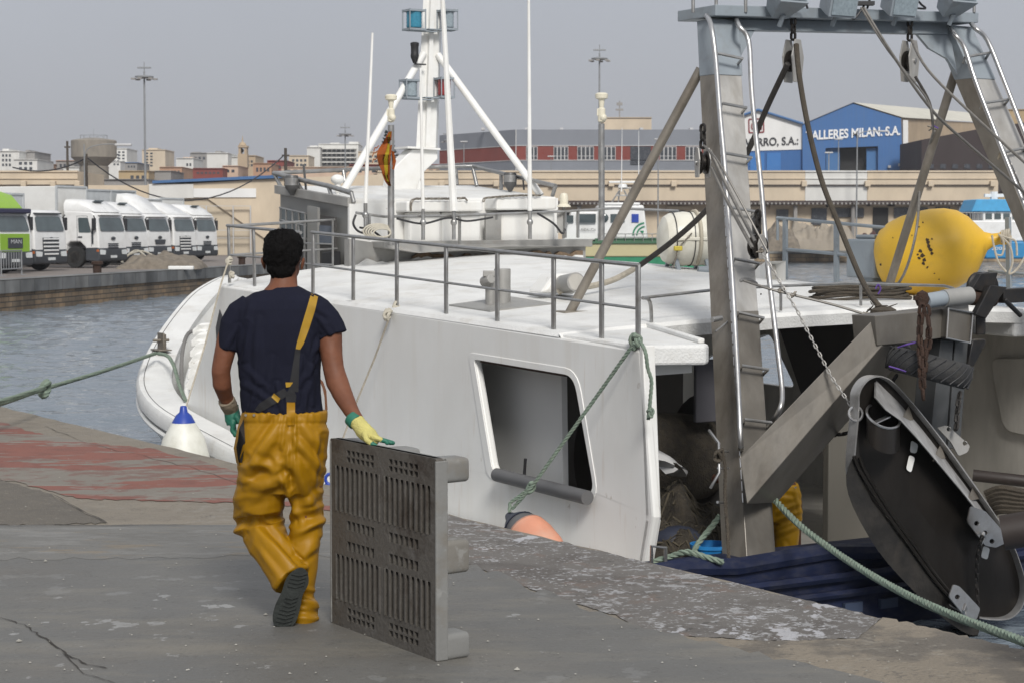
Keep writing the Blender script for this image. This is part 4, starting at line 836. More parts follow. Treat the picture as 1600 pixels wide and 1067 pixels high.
# fore deck and work deck
e = MB(); e.loft([[R(gl[i].x, inset(i, .42).y, gl[i].z - .62), R(gl[i].x, 20.6 - inset(i, .42).y, gl[i].z - .62)] for i in idx if gl[i].x > 17.9], False, False); e.build('fore_deck', M['deck_white'], boat)
e = MB(); e.add([R(10.3, 7.3, -.93), R(10.3, 13.2, -.93), R(18.1, 13.2, -.9), R(18.1, 7.3, -.9)], [(0, 1, 2, 3)]); e.build('work_deck', M['inner_grey'], boat, smooth=0)
# bow: inner raised coaming, ribs, locker
e = MB(); 
for k in (.52, .62):
    e.tube([R(*inset(i, k, -.10 - (k - .5) * 2)) for i in idx if 19.6 < gl[i].x < 24.3], .035 if k < .6 else .05, 6)
e.build('bow_coaming', M['hull_white'], boat)
e = MB()
for i in range(6):
    pl_ = spline([S(290 + i * 2, 610 - i * 17, 8.0 + i * .06), S(303 + i * 2, 590 - i * 15, 8.1 + i * .06), S(322 + i, 574 - i * 12, 8.3 + i * .06)], 4); e.loft([[p, p + UP * .07, p + UP * .07 + N * .12, p + N * .12] for p in pl_])
e.build('bow_locker_lid', M['hull_white'], boat, bevel=.015)
e = MB(); e.tube(spline([S(284, 610, 7.95), S(284, 560, 8.1), S(291, 526, 8.25), S(304, 517, 8.4), S(318, 521, 8.5), S(332, 532, 8.6)], 6), .022, 8); e.build('locker_seal', mat('grey_weather_seal', (.16, .155, .15), .7), boat)
e = MB(); e.loft([[R(*inset(i, .5, -.2)), R(*inset(i, .8, -.32)), R(*inset(i, 1.15, -.38)), R(*inset(i, 1.3, -.62))] for i in idx if 18.3 < gl[i].x < 23.8], False, False); e.build('bow_inner_shelf', M['hull_white'], boat)
cl = S(247, 555, 7.62); cl = R(21.6, 8.15, .33)
e = MB(); e.box(cl, (.16, .3, .015), (N, B, UP)); e.box(cl + UP * .1, (.02, .2, .2), (N, B, UP)); e.cyl(cl + UP * .11 - N * .1, cl + UP * .11 + N * .1, .018); e.cyl(cl + N * .05, cl + N * .05 + UP * .18, .015); e.build('bow_fairlead', M['steel_brown'], boat, bevel=.006)
# deckhouse side wall with the big opening
pw = [S(345, 446, 7.5), S(1000, 546, 7.5), S(1021, 808, 7.5), S(1007, 892, 7.5), S(700, 860, 7.5), S(283, 655, 7.5)]
hole = rpoly([S(741, 561, 7.5), S(897, 587, 7.5), S(930, 772, 7.5), S(770, 736, 7.5)], [.04, .12, .12, .07])
e = MB(); e.plate(pw, [hole], N * .07); e.build('side_wall', M['hull_white'], boat, smooth=0, bevel=.02)
fr = rpoly([S(732, 550, 7.5), S(903, 577, 7.5), S(937, 784, 7.5), S(762, 747, 7.5)], [.08, .17, .17, .1])
e = MB(); e.plate([p - N * .006 for p in fr], [[p - N * .006 for p in hole]], N * .015); e.build('opening_frame', M['hull_white'], boat, smooth=0, bevel=.008)
e = MB(); e.tube([S(776, 741, 7.42), S(918, 777, 7.42)], .052, 16); e.build('rubber_roller', M['rubber_grey'], boat)
e = MB(); e.bar(S(752, 564, 7.52), S(884, 586, 7.52), .02, .018); e.build('rust_streak', M['rust'], boat)
e = MB(); e.plate([S(762, 565, 7.85), S(877, 565, 7.85), S(880, 790, 7.85), S(740, 790, 7.85), S(700, 565, 7.85)], [], N * .05); e.build('inner_bulkhead', M['inner_pale'], boat, smooth=0)
e = MB(); e.cyl(S(819, 745, 7.75), S(821, 716, 7.75), .012); e.build('inner_stub', M['black'], boat)
e = MB(); e.bar(S(1011, 540, 7.55), S(1021, 810, 7.55), .1, .045, B); e.bar(S(1021, 810, 7.55), S(1008, 890, 7.55), .1, .045, B); e.build('aft_edge_trim', M['white'], boat, bevel=.008)
gf = [(343, 484), (348, 497), (346, 510), (351, 520), (350, 545), (348, 558), (338, 556), (336, 548), (338, 530), (337, 512), (340, 498)]
e = MB(); e.plate([S(x, y, 7.494) for x, y in gf], [], N * .004); e.build('silhouette_marking', mat('dark_grey_vinyl', (.06, .06, .065), .6), boat, smooth=0)
# roof of the deckhouse
aa = [11.8 + i * (18.2 - 11.8) / 24 for i in range(25)]; ss = [7.5, 7.53, 7.62] + [7.8 + i * .3 for i in range(15)] + [12.2]
e = MB(); top = [[R(a, s, rz(a, s) - (.03 if s < 7.52 else 0)) for s in ss] + [R(a, 12.22, rz(a, 12.2) - .13), R(a, 12.1, rz(a, 12.2) - .14)] for a in aa]
e.loft(top, False, False)
e.loft([[R(11.8, s, rz(11.8, s)) for s in ss], [R(11.77, s, rz(11.8, s) - .03) for s in ss], [R(11.79, s, rz(11.8, s) - .12) for s in ss], [R(11.9, s, rz(11.8, s) - .13) for s in ss], [R(18.0, s, rz(18, s) - .1) for s in ss]], False, False)
e.build('deckhouse_roof', M['deck_white'], boat, smooth=35)
wg = [(11.84, 7.52, .985), (10.8, 7.5, .958), (10.74, 7.6, .955), (10.72, 8.03, .945), (10.8, 8.11, .945), (11.84, 8.34, 1.02)]
e = MB(); e.prism([R(*p) for p in wg], (0, 0, -.14)); e.build('roof_wing', M['deck_white'], boat, smooth=0, bevel=.02)
e = MB(); e.bar(R(10.84, 8.08, .965), R(11.8, 8.30, 1.03), .05, .035); e.build('roof_kerb', M['deck_white'], boat, bevel=.01)
e = MB(); e.bar(R(10.95, 7.6, .78), R(10.95, 8.05, .79), .07, .1); e.build('roof_beam', M['hull_white'], boat)
e = MB(); e.prism([R(18.2, 7.5, -.2), R(18.2, 12.2, -.2), R(18.2, 12.2, rz(18.2, 12.2) - .05)] + [R(18.2, s, rz(18.2, s) - .02) for s in (11.3, 10.5, 9.7, 8.7, 8)] + [R(18.2, 7.55, ze(18.2) - .03)], B * -.05); e.build('front_wall', M['hull_white'], boat, smooth=0)
# starboard side: wall with opening on to the water, side deck
hole = rpoly([S(1096, 560, 13.0), S(1202, 520, 13.0), S(1243, 606, 13.0), S(1120, 590, 13.0)], .1)
w_ = [R(9.6, 13.0, -1.), R(9.6, 13.0, .80), R(11.8, 13.0, .90), R(18.2, 13.0, 1.1), R(18.2, 13.0, -1.)]
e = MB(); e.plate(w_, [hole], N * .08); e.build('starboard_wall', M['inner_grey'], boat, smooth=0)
e = MB(); e.prism([R(9.6, 12.95, .97), R(11.8, 12.6, .99), R(11.8, 12.1, .99), R(18, 12.1, 1.12), R(18, 13.15, 1.12), R(9.6, 13.15, .97)], (0, 0, -.16)); e.build('starboard_side_deck', M['deck_white'], boat, smooth=0, bevel=.02)
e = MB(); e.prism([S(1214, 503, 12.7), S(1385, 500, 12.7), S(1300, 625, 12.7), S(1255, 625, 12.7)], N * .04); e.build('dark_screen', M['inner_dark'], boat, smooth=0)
e = MB(); e.plate(rpoly([S(1548, 560, 12.97), S(1700, 560, 12.97), S(1700, 700, 12.97), S(1570, 672, 12.97)], .12), [], N * -.015); e.build('recessed_panel', M['inner_grey'], boat, smooth=0, bevel=.006)
e = MB(); e.box((A(1290, 740, 12.6) + A(1392, 740, 12.6)) / 2, ((A(1392, 740, 12.6) - A(1290, 740, 12.6)).length, .08, 1.25), (N, B, UP)); e.build('inner_post_panel', mat('beige_grey_panel', (.115, .108, .093), .6, var=.08, scale=3, stretch=(1, 1, .3)), boat, smooth=0, bevel=.01)
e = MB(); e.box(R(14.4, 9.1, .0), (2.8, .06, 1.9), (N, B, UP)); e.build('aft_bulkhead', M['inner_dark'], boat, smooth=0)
e = MB(); e.box(A(1106, 610, 12.3), (.26, .04, .5), (N, B, UP)); e.build('inner_locker', mat('grey_violet_cloth', (.09, .088, .10), .8), boat, smooth=0, bevel=.01)
# net drum
c0 = R(12.7, 8.55, -.12); e = MB()
e.lathe([(.1, 0), (.52, 0), (.52, .03), (.17, .04), (.17, .95), (.52, .96), (.52, .99), (.1, .99)], c0, N, 28); dr = e.build('net_drum', M['inner_dark'], boat)
e = MB(); e.lathe([(.17, .05), (.36, .07), (.4, .3), (.37, .7), (.34, .92), (.17, .94)], c0, N, 24); e.build('wound_net', M['net'], dr)
# transom
e = MB(); tr = [(7.12, -.53), (13.48, -.48), (13.4, -1.0), (12.6, -1.8), (8.0, -1.8), (7.2, -1.0)]
e.prism([R(10.3, s, z) for s, z in tr], B * -.07); e.build('transom', M['navy'], boat, smooth=0)
e = MB(); pts = [R(10.24, 7.12 + i * .4, -.51 + .02 * math.sin(i * 2.1)) for i in range(17)]; e.tube(pts, .062, 8); e.tube([R(10.2, 7.12 + i * .4, -.67) for i in range(17)], .035, 6); e.tube([R(10.2, 7.12 + i * .4, -.79) for i in range(17)], .03, 6); e.build('transom_rail', M['navy'], boat)
for i in range(9): e = MB(); e.box(R(10.21, 7.95 + i * .33, -.9), (.16, .03, .07), (N, B, UP)); e.build('freeing_port', mat('pale_blue_grey', (.035, .05, .09), .6) if i == 0 else bpy.data.materials['pale_blue_grey'], boat, smooth=0)
e = MB(); e.box(R(10.45, 10.3, -.52), (6.2, .3, .05), (N, B, UP)); e.build('transom_cap', M['navy'], boat, smooth=0, bevel=.015)
e = MB(); p0, p1 = A(1018, 876, 10.4), A(1040, 878, 10.4); e.tube([p0 - UP * .05, p0 + UP * .1, p1 + UP * .1, p1 - UP * .05], .013); e.build('rope_staple', M['steel_bright'], boat)
# ---------------- deck rails
def rail(name, posts, hb, tops, mids=None, w=.045, s=7.6, r=.016, extra=()):
    rl = MB(); tp = [S(x, y, s) for x, y in tops]; rl.tube(tp, r, 8)
    for m_ in (mids or []): rl.tube([S(x, y, s) for x, y in m_], r * .7, 6)
    o = rl.build(name, M['steel_rail'], boat)
    for (x, y0, y1) in posts:
        e = MB(); a, b_ = S(x, y1, s), S(x + hb, y0 - 1, s); e.bar(a, b_, w, w * .45, N); e.box(a, (.11, .11, .014), (N, B, UP)); e.build('post', M['steel_rail'], o, bevel=.005)
    return o
yt = lambda x: 213 + .1008 * (x + 1006); yb_ = lambda x: 214 + .1653 * (x + 1006); ym = lambda x: 213 + .1345 * (x + 1006)
xs = [489, 552, 620, 697, 777, 865, 940, 997]
rail('deck_railing', [(x, yt(x), yb_(x)) for x in xs], 0, [(x, yt(x)) for x in (487, 700, 998)], [[(x, ym(x)) for x in (489, 700, 997)]])
rail('fore_deck_railing', [(359, 353, 449), (398, 358, 455)], -2, [(355, 353), (398, 357), (470, 364)], [[(358, 399), (400, 402), (470, 410)]])
e = MB(); e.cyl(S(355, 354, 7.6), S(523, 344, 8.85), .015); e.cyl(S(358, 399, 7.6), S(527, 389, 8.85), .011); e.build('cross_rail', M['steel_rail'], boat)
# low grab rails at the aft edge
e = MB(); e.tube(spline([A(1018, 506, 11.85), A(1017, 480, 11.85), A(1013, 468, 11.85), A(1004, 466, 11.8)], 4), .014); e.tube([A(1004, 466, 11.85), A(1118, 453, 11.85), A(1200, 448, 11.85), A(1330, 443, 11.85), A(1475, 447, 11.85), A(1490, 451, 11.85), A(1492, 460, 11.85)], .012)
for x, y in ((1345, 478), (1220, 486)): e.cyl(A(x, y, 11.85), A(x, 444, 11.85), .012)
e.box(A(1018, 507, 11.85), (.1, .06, .012), (N, B, UP)); e.build('grab_rail', M['steel_rail'], boat)
rail2 = MB(); 
for pts in ([(1214, 341), (1227, 342), (1307, 349), (1392, 357)], [(1227, 390), (1307, 397), (1340, 401)]): rail2.tube([S(x, y, 12.0) for x, y in pts], .016)
rail2.cyl(S(1215, 341, 12), S(1215, 376, 12), .014)
o = rail2.build('starboard_railing', M['grey_paint'], boat)
for x, y0, y1 in ((1227, 342, 440), (1307, 349, 452)): e = MB(); e.bar(S(x, y1, 12), S(x, y0, 12), .05, .03, N); e.build('post', M['grey_paint'], o)
e = MB(); e.bar(S(1578, 500, 12.9), S(1575, 340, 12.9), .05, .03, N); e.tube([S(1545, 424, 12.9), S(1660, 434, 12.9)], .014); e.build('starboard_stanchion', M['grey_paint'], boat)
# vents, hatches on the roof
hb = R(12.75, 7.95, rz(12.75, 7.95))
hb = S(778, 491, 8.25)
az = lambda x, y, s: S(x, y, s)
e = MB(); c = S(782, 492, 8.15); ca = c.dot(B); e.prism([R(ca + i * .34, 8.15 + j * .3, rz(ca + i * .34, 8.15 + j * .3) + .012) for i, j in ((-1, -1), (1, -1), (1, 1), (-1, 1))], (0, 0, -.02)); pl = e.build('hatch_plate', M['sill_grey'], boat, smooth=0)
e = MB()
for k, (x0, x1, y0, y1, dd) in enumerate(((762, 771, 424, 497, .0), (775, 795, 420, 491, .12))):
    p = S((x0 + x1) / 2, y1, 8.1 + dd); q_ = S((x0 + x1) / 2, y0, 8.1 + dd); e.cyl(p - UP * .03, q_, .07 if k else .045, n=18)
e.cyl(S(757, 441, 8.05), S(768, 436, 8.05), .05, .04, 10); e.box(S(764, 428, 8.05), (.1, .05, .05)); e.build('exhaust_hood', M['sill_grey'], boat, bevel=.006)
e = MB(); c = A(882, 447, 13.6); e.prism([A(846, 458, 13.7), A(868, 428, 13.7), A(900, 428, 13.7), A(902, 460, 13.7)], B * .25); e.build('vent_box', M['hull_white'], boat, smooth=0, bevel=.03)
e = MB(); e.tube([A(876, 445, 13.75), A(900, 441, 13.4)], [.075, .08], 20); e.build('vent_mouth', M['sill_grey'], boat); e = MB(); e.cyl(A(900, 441, 13.4), A(900.4, 441, 13.39), .068, n=20); e.build('vent_opening', M['inner_grey'], boat)
e = MB(); c = S(1210, 428, 11.6)
e.loft([[c + N * x * k - B * q_ + UP * z * k for x, z in ((-1, -1), (1, -1), (1, 1), (-1, 1))] for k, q_ in ((.07, -.3), (.075, -.12), (.12, .02))], False); e.box(c - B * -.3 - UP * .06, (.1, .1, .25)); e.build('square_vent_horn', M['hull_white'], boat, smooth=0)
e = MB(); e.box(c - B * -.08, (.15, .01, .15), (N, B, UP)); e.build('vent_shadow_plate', M['inner_grey'], boat, smooth=0)
e = MB(); c = S(1362, 404, 12.1); e.box(c, (.28, .4, .36), (N, B, UP)); e.box(c + UP * .2, (.2, .25, .04), (N, B, UP)); e.box(c - UP * .3, (.15, .2, .3), (N, B, UP)); e.build('winch_control_box', M['grey_paint'], boat, smooth=0, bevel=.02)
# ---------------- wheelhouse
w1, w2, w3, w4 = A(546, 311, 18.1), A(870, 309, 18.1), S(431, 291, 8.9), A(738, 290, 20.2)
e = MB(); rf = [w1, w2, w4, w3]; cen = sum(rf, V()) / 4
e.prism([p - UP * .07 for p in rf], (0, 0, .07)); e.build('wheelhouse_roof', M['deck_white'], boat, smooth=0, bevel=.02)
zb = .25
e = MB(); low = [V((p.x, p.y, zb)) for p in rf]; up_ = [p - UP * .07 for p in rf]; k_ = [(cen - p).normalized() * .05 for p in rf]
e.loft([[p + V((q_.x, q_.y, 0)) for p, q_ in zip(low, k_)], [p + V((q_.x, q_.y, 0)) for p, q_ in zip(up_, k_)]], True); e.build('wheelhouse_wall', M['wheel_grey'], boat, smooth=0)
d3 = w3 - w1
e = MB(); e.prism([w1 + N * -.02 + UP * .01, w3 + N * -.02 + UP * .01, w3 + N * -.02 - UP * .085, w1 + N * -.02 - UP * .085], N * .06); e.build('roof_edge_trim', M['sill_grey'], boat, smooth=0, bevel=.005)
e = MB(); e.prism([A(546, 319, 18.08), A(872, 310, 18.08), A(872, 386, 18.08), A(600, 384, 18.08), A(546, 374, 18.08)], B * .04 ); e.build('aft_wall_white', M['hull_white'], boat, smooth=0)
for x0, x1, y0, y1 in ((636, 755, 315, 332), (776, 870, 309, 329)):
    e = MB(); e.prism([A(x0, y0, 17.82), A(x1, y0 - 1, 17.82), A(x1, y1 - 1, 17.82), A(x0, y1, 17.82)], B * .75); e.build('locker_lid', M['hull_white'], boat, smooth=0, bevel=.02)
for x0, x1 in ((640, 690), (690, 752), (783, 868)):
    e = MB(); e.prism([A(x0, 332, 17.92), A(x1, 331, 17.92), A(x1, 381, 17.92), A(x0, 382, 17.92)], B * .15); e.build('locker_front', M['hull_white'], boat, smooth=0, bevel=.03)
e = MB(); e.prism([A(759, 337, 17.9), A(783, 337, 17.9), A(783, 376, 17.9), A(759, 376, 17.9)], B * .03); e.build('bare_steel_patch', M['sill_grey'], boat, smooth=0)
e = MB(); e.prism([A(546, 374, 17.95), A(660, 390, 17.95), A(915, 384, 17.95), A(915, 420, 17.95), A(546, 432, 17.95)], B * .12); e.build('grey_sill_wall', M['sill_grey'], boat, smooth=0)
e = MB(); e.prism([A(600, 378, 17.7), A(926, 374, 17.9), A(926, 386, 17.9), A(790, 386, 17.7), A(656, 396, 17.6), A(600, 388, 17.7)], B * .3); e.build('grey_sill', M['sill_grey'], boat, smooth=0, bevel=.008)
rr = random.Random(11); P = [(546, 417), (562, 414)]
x = 575
while x < 915: P.append((x, 405 - (x - 575) * .012 + rr.uniform(-3, 3) + (6 if 590 < x < 640 else 0))); x += rr.uniform(4, 11)
e = MB(); e.prism([A(px, py, 17.88) for px, py in P] + [A(918, 432, 17.88), A(546, 440, 17.88)], B * .05); e.build('flaking_white_paint', M['deck_white'], boat, smooth=0)
P = [(a, b_) for a, b_ in P if 640 < a < 915]; e = MB(); e.prism([A(px, py - 3 + rr.uniform(-5, 0), 17.9) for px, py in P] + [A(px, py + 3, 17.9) for px, py in P[::-1]], B * .04); e.build('rust_flakes', mat('rusty_flaking', (.2, .14, .09), .9, var=.4, scale=14), boat, smooth=0)
# port side details: door, grille
def side(pts, m_, name, off=.02, t=.03, bv=0): e = MB(); e.prism([S(x, y, 8.9 - off) for x, y in pts], N * t); return e.build(name, m_, boat, smooth=0, bevel=bv)
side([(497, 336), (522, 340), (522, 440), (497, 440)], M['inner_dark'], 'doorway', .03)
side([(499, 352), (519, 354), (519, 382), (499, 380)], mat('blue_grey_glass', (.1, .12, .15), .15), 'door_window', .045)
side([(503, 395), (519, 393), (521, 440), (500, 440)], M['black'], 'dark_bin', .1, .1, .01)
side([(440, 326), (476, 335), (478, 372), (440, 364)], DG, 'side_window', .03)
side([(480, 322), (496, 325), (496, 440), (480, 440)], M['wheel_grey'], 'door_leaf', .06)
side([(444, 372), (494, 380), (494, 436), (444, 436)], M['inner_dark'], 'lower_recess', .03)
e = MB()
for x in (438, 447, 457, 467, 477): e.cyl(S(x, 324 + (x - 438) * .22, 8.75), S(x, 366 + (x - 438) * .2, 8.75), .011, n=6)
for y in (325, 344, 365): e.cyl(S(437, y, 8.75), S(478, y + 9, 8.75), .011, n=6)
for x in (463, 476, 520): e.cyl(S(x, 345, 8.7), S(x, 438, 8.7), .012, n=6)
for y in (380, 412): e.cyl(S(463, y, 8.7), S(520, y + 2, 8.7), .01, n=6)
e.build('window_guard', M['steel_rail'], boat)
# roof rails of the wheelhouse
sr = MB()
def on_roof(x, y): # point on the sloping wheelhouse roof plane
    n_ = (w2 - w1).cross(w3 - w1).normalized(); d = ray(x, y); return CAMP + d * ((w1 - CAMP).dot(n_) / d.dot(n_))
hp = lambda x, y, ref: W(x, y, ref.y)
ft = [((428, 271), (441, 297)), ((462, 280), (475, 304)), ((513, 291), (519, 310)), ((549, 302), (553, 317))]
def foot(t_, f_, s_=8.95): q_ = S(f_[0], f_[1], s_); return S(t_[0], t_[1], s_), q_
tp = []
for t_, f_ in ft: a, b_ = foot(t_, f_); tp.append(a); sr.cyl(b_, a, .022)
sr.tube(tp, .027, 10)
fp = [((607, 263), (610, 292)), ((738, 260), (745, 291)), ((783, 271), (783, 297)), ((868, 291), (863, 307))]
tq = [tp[0]]
for k, (t_, f_) in enumerate(fp):
    s_ = [10.5, 11.5, 11.5, 11.5][k]; a, b_ = foot(t_, f_, s_); tq.append(a); sr.cyl(b_, a, .022)
a, b_ = foot((536, 266), (541, 295), 9.8); tq.insert(1, a); sr.cyl(b_, a, .022)
a, b_ = foot((712, 261), (714, 289), 11.4); sr.cyl(b_, a, .022)
sr.tube(tq, .024, 10); sr.build('wheelhouse_rail', M['steel_rail'], boat)
for (x, y, s_) in ((456, 286, 8.85), (797, 281, 11.4)):
    c = S(x, y, s_); e = MB(); e.lathe([(.02, -.14), (.05, -.09), (.075, -.06), (.075, .06), (.065, .08)], c, UP, 16); e.bar(c + V((.16, 0, -.12)), c + V((.13, 0, .2)), .07, .02); e.build('side_lamp', M['black'] if False else mat('lamp_housing', (.08, .08, .08), .4) if 'lamp_housing' not in bpy.data.materials else bpy.data.materials['lamp_housing'], boat)
    e = MB(); e.lathe([(.077, -.03), (.077, .05)], c, UP, 16); e.build('lamp_lens', M['steel_rail'], boat)
c = S(527.5, 281, 9.1); e = MB(); e.ball(c, (.075, .075, .055), 16); e.cyl(c - UP * .14, c, .03, .035, 12); e.cyl(c - UP * .3, c - UP * .12, .02); e.build('satellite_dome', M['white'], boat)
# aft rail with aerials
e = MB(); e.tube([A(x, y, 17.55) for x, y in ((556, 333), (600, 339), (700, 338), (800, 334), (880, 331), (960, 326), (1060, 330))], .014)
for x, y0, y1 in ((577, 336, 376), (718, 338, 382), (776, 336, 344), (883, 331, 372), (903, 329, 372)): e.bar(A(x, y1, 17.55), A(x, y0, 17.55), .035, .02, N)
e.build('aerial_rail', M['steel_rail'], boat)
def whip(x0, y0, x1, y1, r, label=None, base=True):
    e = MB(); a, b_ = A(x0, y0, 17.5), A(x1, y1, 17.5); e.cyl(a, b_, r, r * .55, 8)
    o = e.build('whip_aerial', M['white'], boat)
    if base:
        q = MB(); q.cyl(a - UP * .3, a + UP * .02, .02); q.ball(a - UP * .12, (.035, .03, .04), 10); q.build('aerial_mount', M['steel_rail'], o)
whip(571, 318, 582, 52, .022); whip(661, 330, 657, 107, .02); whip(828, 330, 826, -30, .025); whip(709, 330, 690, -30, .042)
e = MB(); c = A(940, 145, 17.6) ; 
def gps(x, y, y0, D_a):
    e = MB(); e.cyl(A(x, y0, D_a), A(x, y + 40, D_a), .035, .033, 12); o = e.build('aerial_pole', M['steel_rail'], boat); c = A(x, y, D_a)
    q = MB(); k = (A(x + 10, y, D_a) - c).length / 10; q.lathe([(.8 * k, -32 * k), (5 * k, -30 * k), (5 * k, -14 * k), (3 * k, -12 * k), (4 * k, -2 * k), (8 * k, 0), (8.5 * k, 5 * k), (6 * k, 7 * k), (.5 * k, 7.5 * k)], c, UP, 18); q.box(c + V((-3 * k, 0, -18 * k)), (6 * k, 5 * k, 9 * k)); q.ball(c + V((2 * k, -3 * k, -25 * k)), 5 * k, 10); q.build('gps_aerial', M['cream_plastic'], o)
gps(611, 156, 384, 17.45); gps(940, 154, 376, 17.7)
c = A(881, 322, 17.6); e = MB(); k = .0072; e.lathe([(11 * k, -2 * k), (10 * k, 0), (6.5 * k, 3 * k), (6.5 * k, 14 * k), (5 * k, 18 * k), (1 * k, 19.5 * k)], c, UP, 18); e.build('dome_aerial', M['cream_plastic'], boat); e = MB(); e.cyl(c - UP * .35, c, .018); e.box(c - UP * .17 + V((-.04, 0, 0)), (.07, .05, .25)); e.build('aerial_mount', M['sill_grey'], boat)
for pts in ([(556, 336), (552, 350), (560, 362), (575, 366)], [(562, 356), (580, 360), (597, 372), (606, 375)], [(620, 342), (660, 350), (700, 341), (730, 346), (770, 340)], [(840, 334), (865, 350), (878, 365), (883, 358)]):
    e = MB(); e.tube(spline([A(x, y, 17.5) for x, y in pts], 6), .012, 6); e.build('cable', M['black'], boat)
e = MB()
for i in range(5):
    c = A(590 + i, 362 + i * .6, 17.45); e.tube([c + N * (.12 - .012 * i) * 1.35 * math.cos(t) + UP * (.075 - .008 * i) * math.sin(t) - B * .01 * i for t in [k * 2 * math.pi / 22 for k in range(22)]], .009, 6, loop=True)
e.build('coiled_cable', M['cream_rope'], boat)
# ---------------- mast
MA = 19.6
e = MB(); e.loft([[A(x, y, MA - d) for x, y, d in r_] for r_ in ([(650, 232, 0), (681, 232, 0), (684, 232, -.18), (653, 232, -.18)], [(663, -40, 0), (690, -40, 0), (693, -40, -.15), (666, -40, -.15)])]); ms = e.build('mast', M['white'], boat, smooth=0, bevel=.01)
e = MB(); e.bar(A(667, 232, MA - .02), A(676, -40, MA - .02), .05, .05); e.build('mast_channel', M['white'], ms, smooth=0)
e = MB(); e.prism([A(637, 229, MA - .08), A(688, 232, MA - .08), A(688, 235, MA - .08), A(637, 232, MA - .08)], B * .35); e.build('mast_flange', M['white'], ms, smooth=0)
e = MB(); e.prism([A(x, y, MA - .02) for x, y in ((645, 234), (684, 234), (684, 249), (664, 268), (657, 282), (660, 303), (626, 305), (610, 300), (616, 262))], B * .22); e.build('mast_bracket', M['white'], ms, smooth=0, bevel=.01)
for sh in ([(614, 262), (632, 304), (608, 304)], [(656, 280), (664, 304), (650, 304)]): e = MB(); e.prism([A(x, y, MA - .12) for x, y in sh], B * .02); e.build('gusset', M['white'], ms, smooth=0)
for a, b_, a0, a1 in (((662, 84), (536, 300), MA, 19.3), ((684, 86), (845, 306), MA, 18.6)): e = MB(); e.cyl(A(*a, a0), A(*b_, a1), .042, n=12); e.build('mast_stay', M['white'], ms)
lamps = [(647, 31, 13, 15, 'lens_blue'), (699, 31, 11, 15, 'lens'), (641, 139, 12, 14, 'lens'), (694, 137, 11, 15, 'lens_red')]
for x, y, hw, hh, lm in lamps:
    c = A(x, y, MA - .1); k = .0077; e = MB()
    for dz in (-hh * k, hh * k * .85): e.box(c + UP * dz, (hw * 2.1 * k, .2, 3 * k), (N, B, UP))
    for i in (-1, 1):
        for j in (-1, 1): e.cyl(c + N * i * hw * k + B * j * .09 - UP * hh * k, c + N * i * hw * k + B * j * .09 + UP * hh * k, .008, n=5)
    e.box(c - UP * (hh + 1.5) * k + N * (.1 if x < 670 else -.1), (.35, .1, .012), (N, B, UP)); e.tube([c + UP * (hh * .9) * k + N * .03 * q for q in (-1, 1)], .01); ln = e.build('navigation_lamp', M['grey_paint'], ms)
    q = MB(); q.lathe([(hw * .72 * k, -hh * .85 * k)] + [(hw * (.86 + .05 * (j % 2)) * k, (-.8 + .16 * j) * hh * k) for j in range(11)] + [(hw * .72 * k, hh * .8 * k)], c, UP, 18); q.build('lens', M[lm], ln)
c = A(648, 80, MA - .1); e = MB(); e.lathe([(.02, -.14), (.045, -.08), (.05, -.05), (.045, -.03), (.045, .05), (.05, .06), (.05, .09), (.02, .1)], c, UP, 14); e.bar(c - UP * .15, c - UP * .15 + N * .14, .03, .015); e.build('small_lamp', M['black'], ms)
# ---------------- stern gantry
GA = lambda y: 10.3 + (880 - y) / 850 * 1.8
def G(x, y, off=0): return A(x, y, GA(y) - off)
gan = MB(); Eb, Et = G(1167, 880), G(1113, 30)
def leg(Eb, Et, w, db, dt, f0, f1):
    r_ = []
    for f in (f0, f1):
        E = Eb.lerp(Et, f); d = db + (dt - db) * f; r_.append([E, E + N * w, E + N * w + B * d, E + B * d])
    return r_
g_root = MB(); P0, P1 = A(1118, 25, 12.0), A(1529, 36, 12.0)
g_root.prism([P0, P1, P1 + UP * .085, P0 + UP * .085], B * .5); gantry = g_root.build('gantry', M['grey_paint'], boat, smooth=0, bevel=.006)
for Eb_, Et_, w, db, dt, nm in ((Eb, Et, .25, .27, .19, 'l'), (A(1822, 800, 10.3), G(1484, 40), .25, .3, .2, 'r')):
    e = MB(); e.loft(leg(Eb_, Et_, w, db, dt, 0, .885)); lg = e.build('leg', M['steel'], gantry, smooth=0, bevel=.006); e = MB(); e.loft([[p - B * .003 - N * .002 for p in q_] for q_ in leg(Eb_, Et_, w + .005, db, dt, 0, .43)]); e.build('stained_foot', M['steel_low'], lg, smooth=0, bevel=.006)
    e = MB(); r_ = leg(Eb_, Et_, w, db, dt, 0.0, .885); e.add([r_[0][0] - N * .004, r_[0][3] - N * .004, r_[1][3] - N * .004, r_[1][0] - N * .004], [(0, 1, 2, 3)]); e.build('side_plate', M['steel_brown'], lg, smooth=0)
    e = MB(); r_ = leg(Eb_, Et_, w + .012, db + .012, dt + .012, .885, 1.0); e.loft([[p - N * .006 - B * .006 for p in q] for q in r_]); e.build('painted_head', M['grey_paint'], lg, smooth=0, bevel=.006)
    e = MB()
    for f in range(40): # weld bead down the corner
        a = Eb_.lerp(Et_, .1 + .78 * f / 40); b_ = Eb_.lerp(Et_, .1 + .78 * (f + .8) / 40); e.cyl(a - N * .003 - B * .003, b_ - N * .003 - B * .003, .004 + .0015 * (f % 3 == 0), n=5)
    e.build('weld_seam', M['steel_bright'], lg)
e = MB(); e.prism([G(1140, 30, -.04), G(1482, 36, -.04), G(1482, 54, -.04), G(1140, 47, -.04)], B * .12); e.build('cross_beam', M['grey_paint'], gantry, smooth=0, bevel=.006)
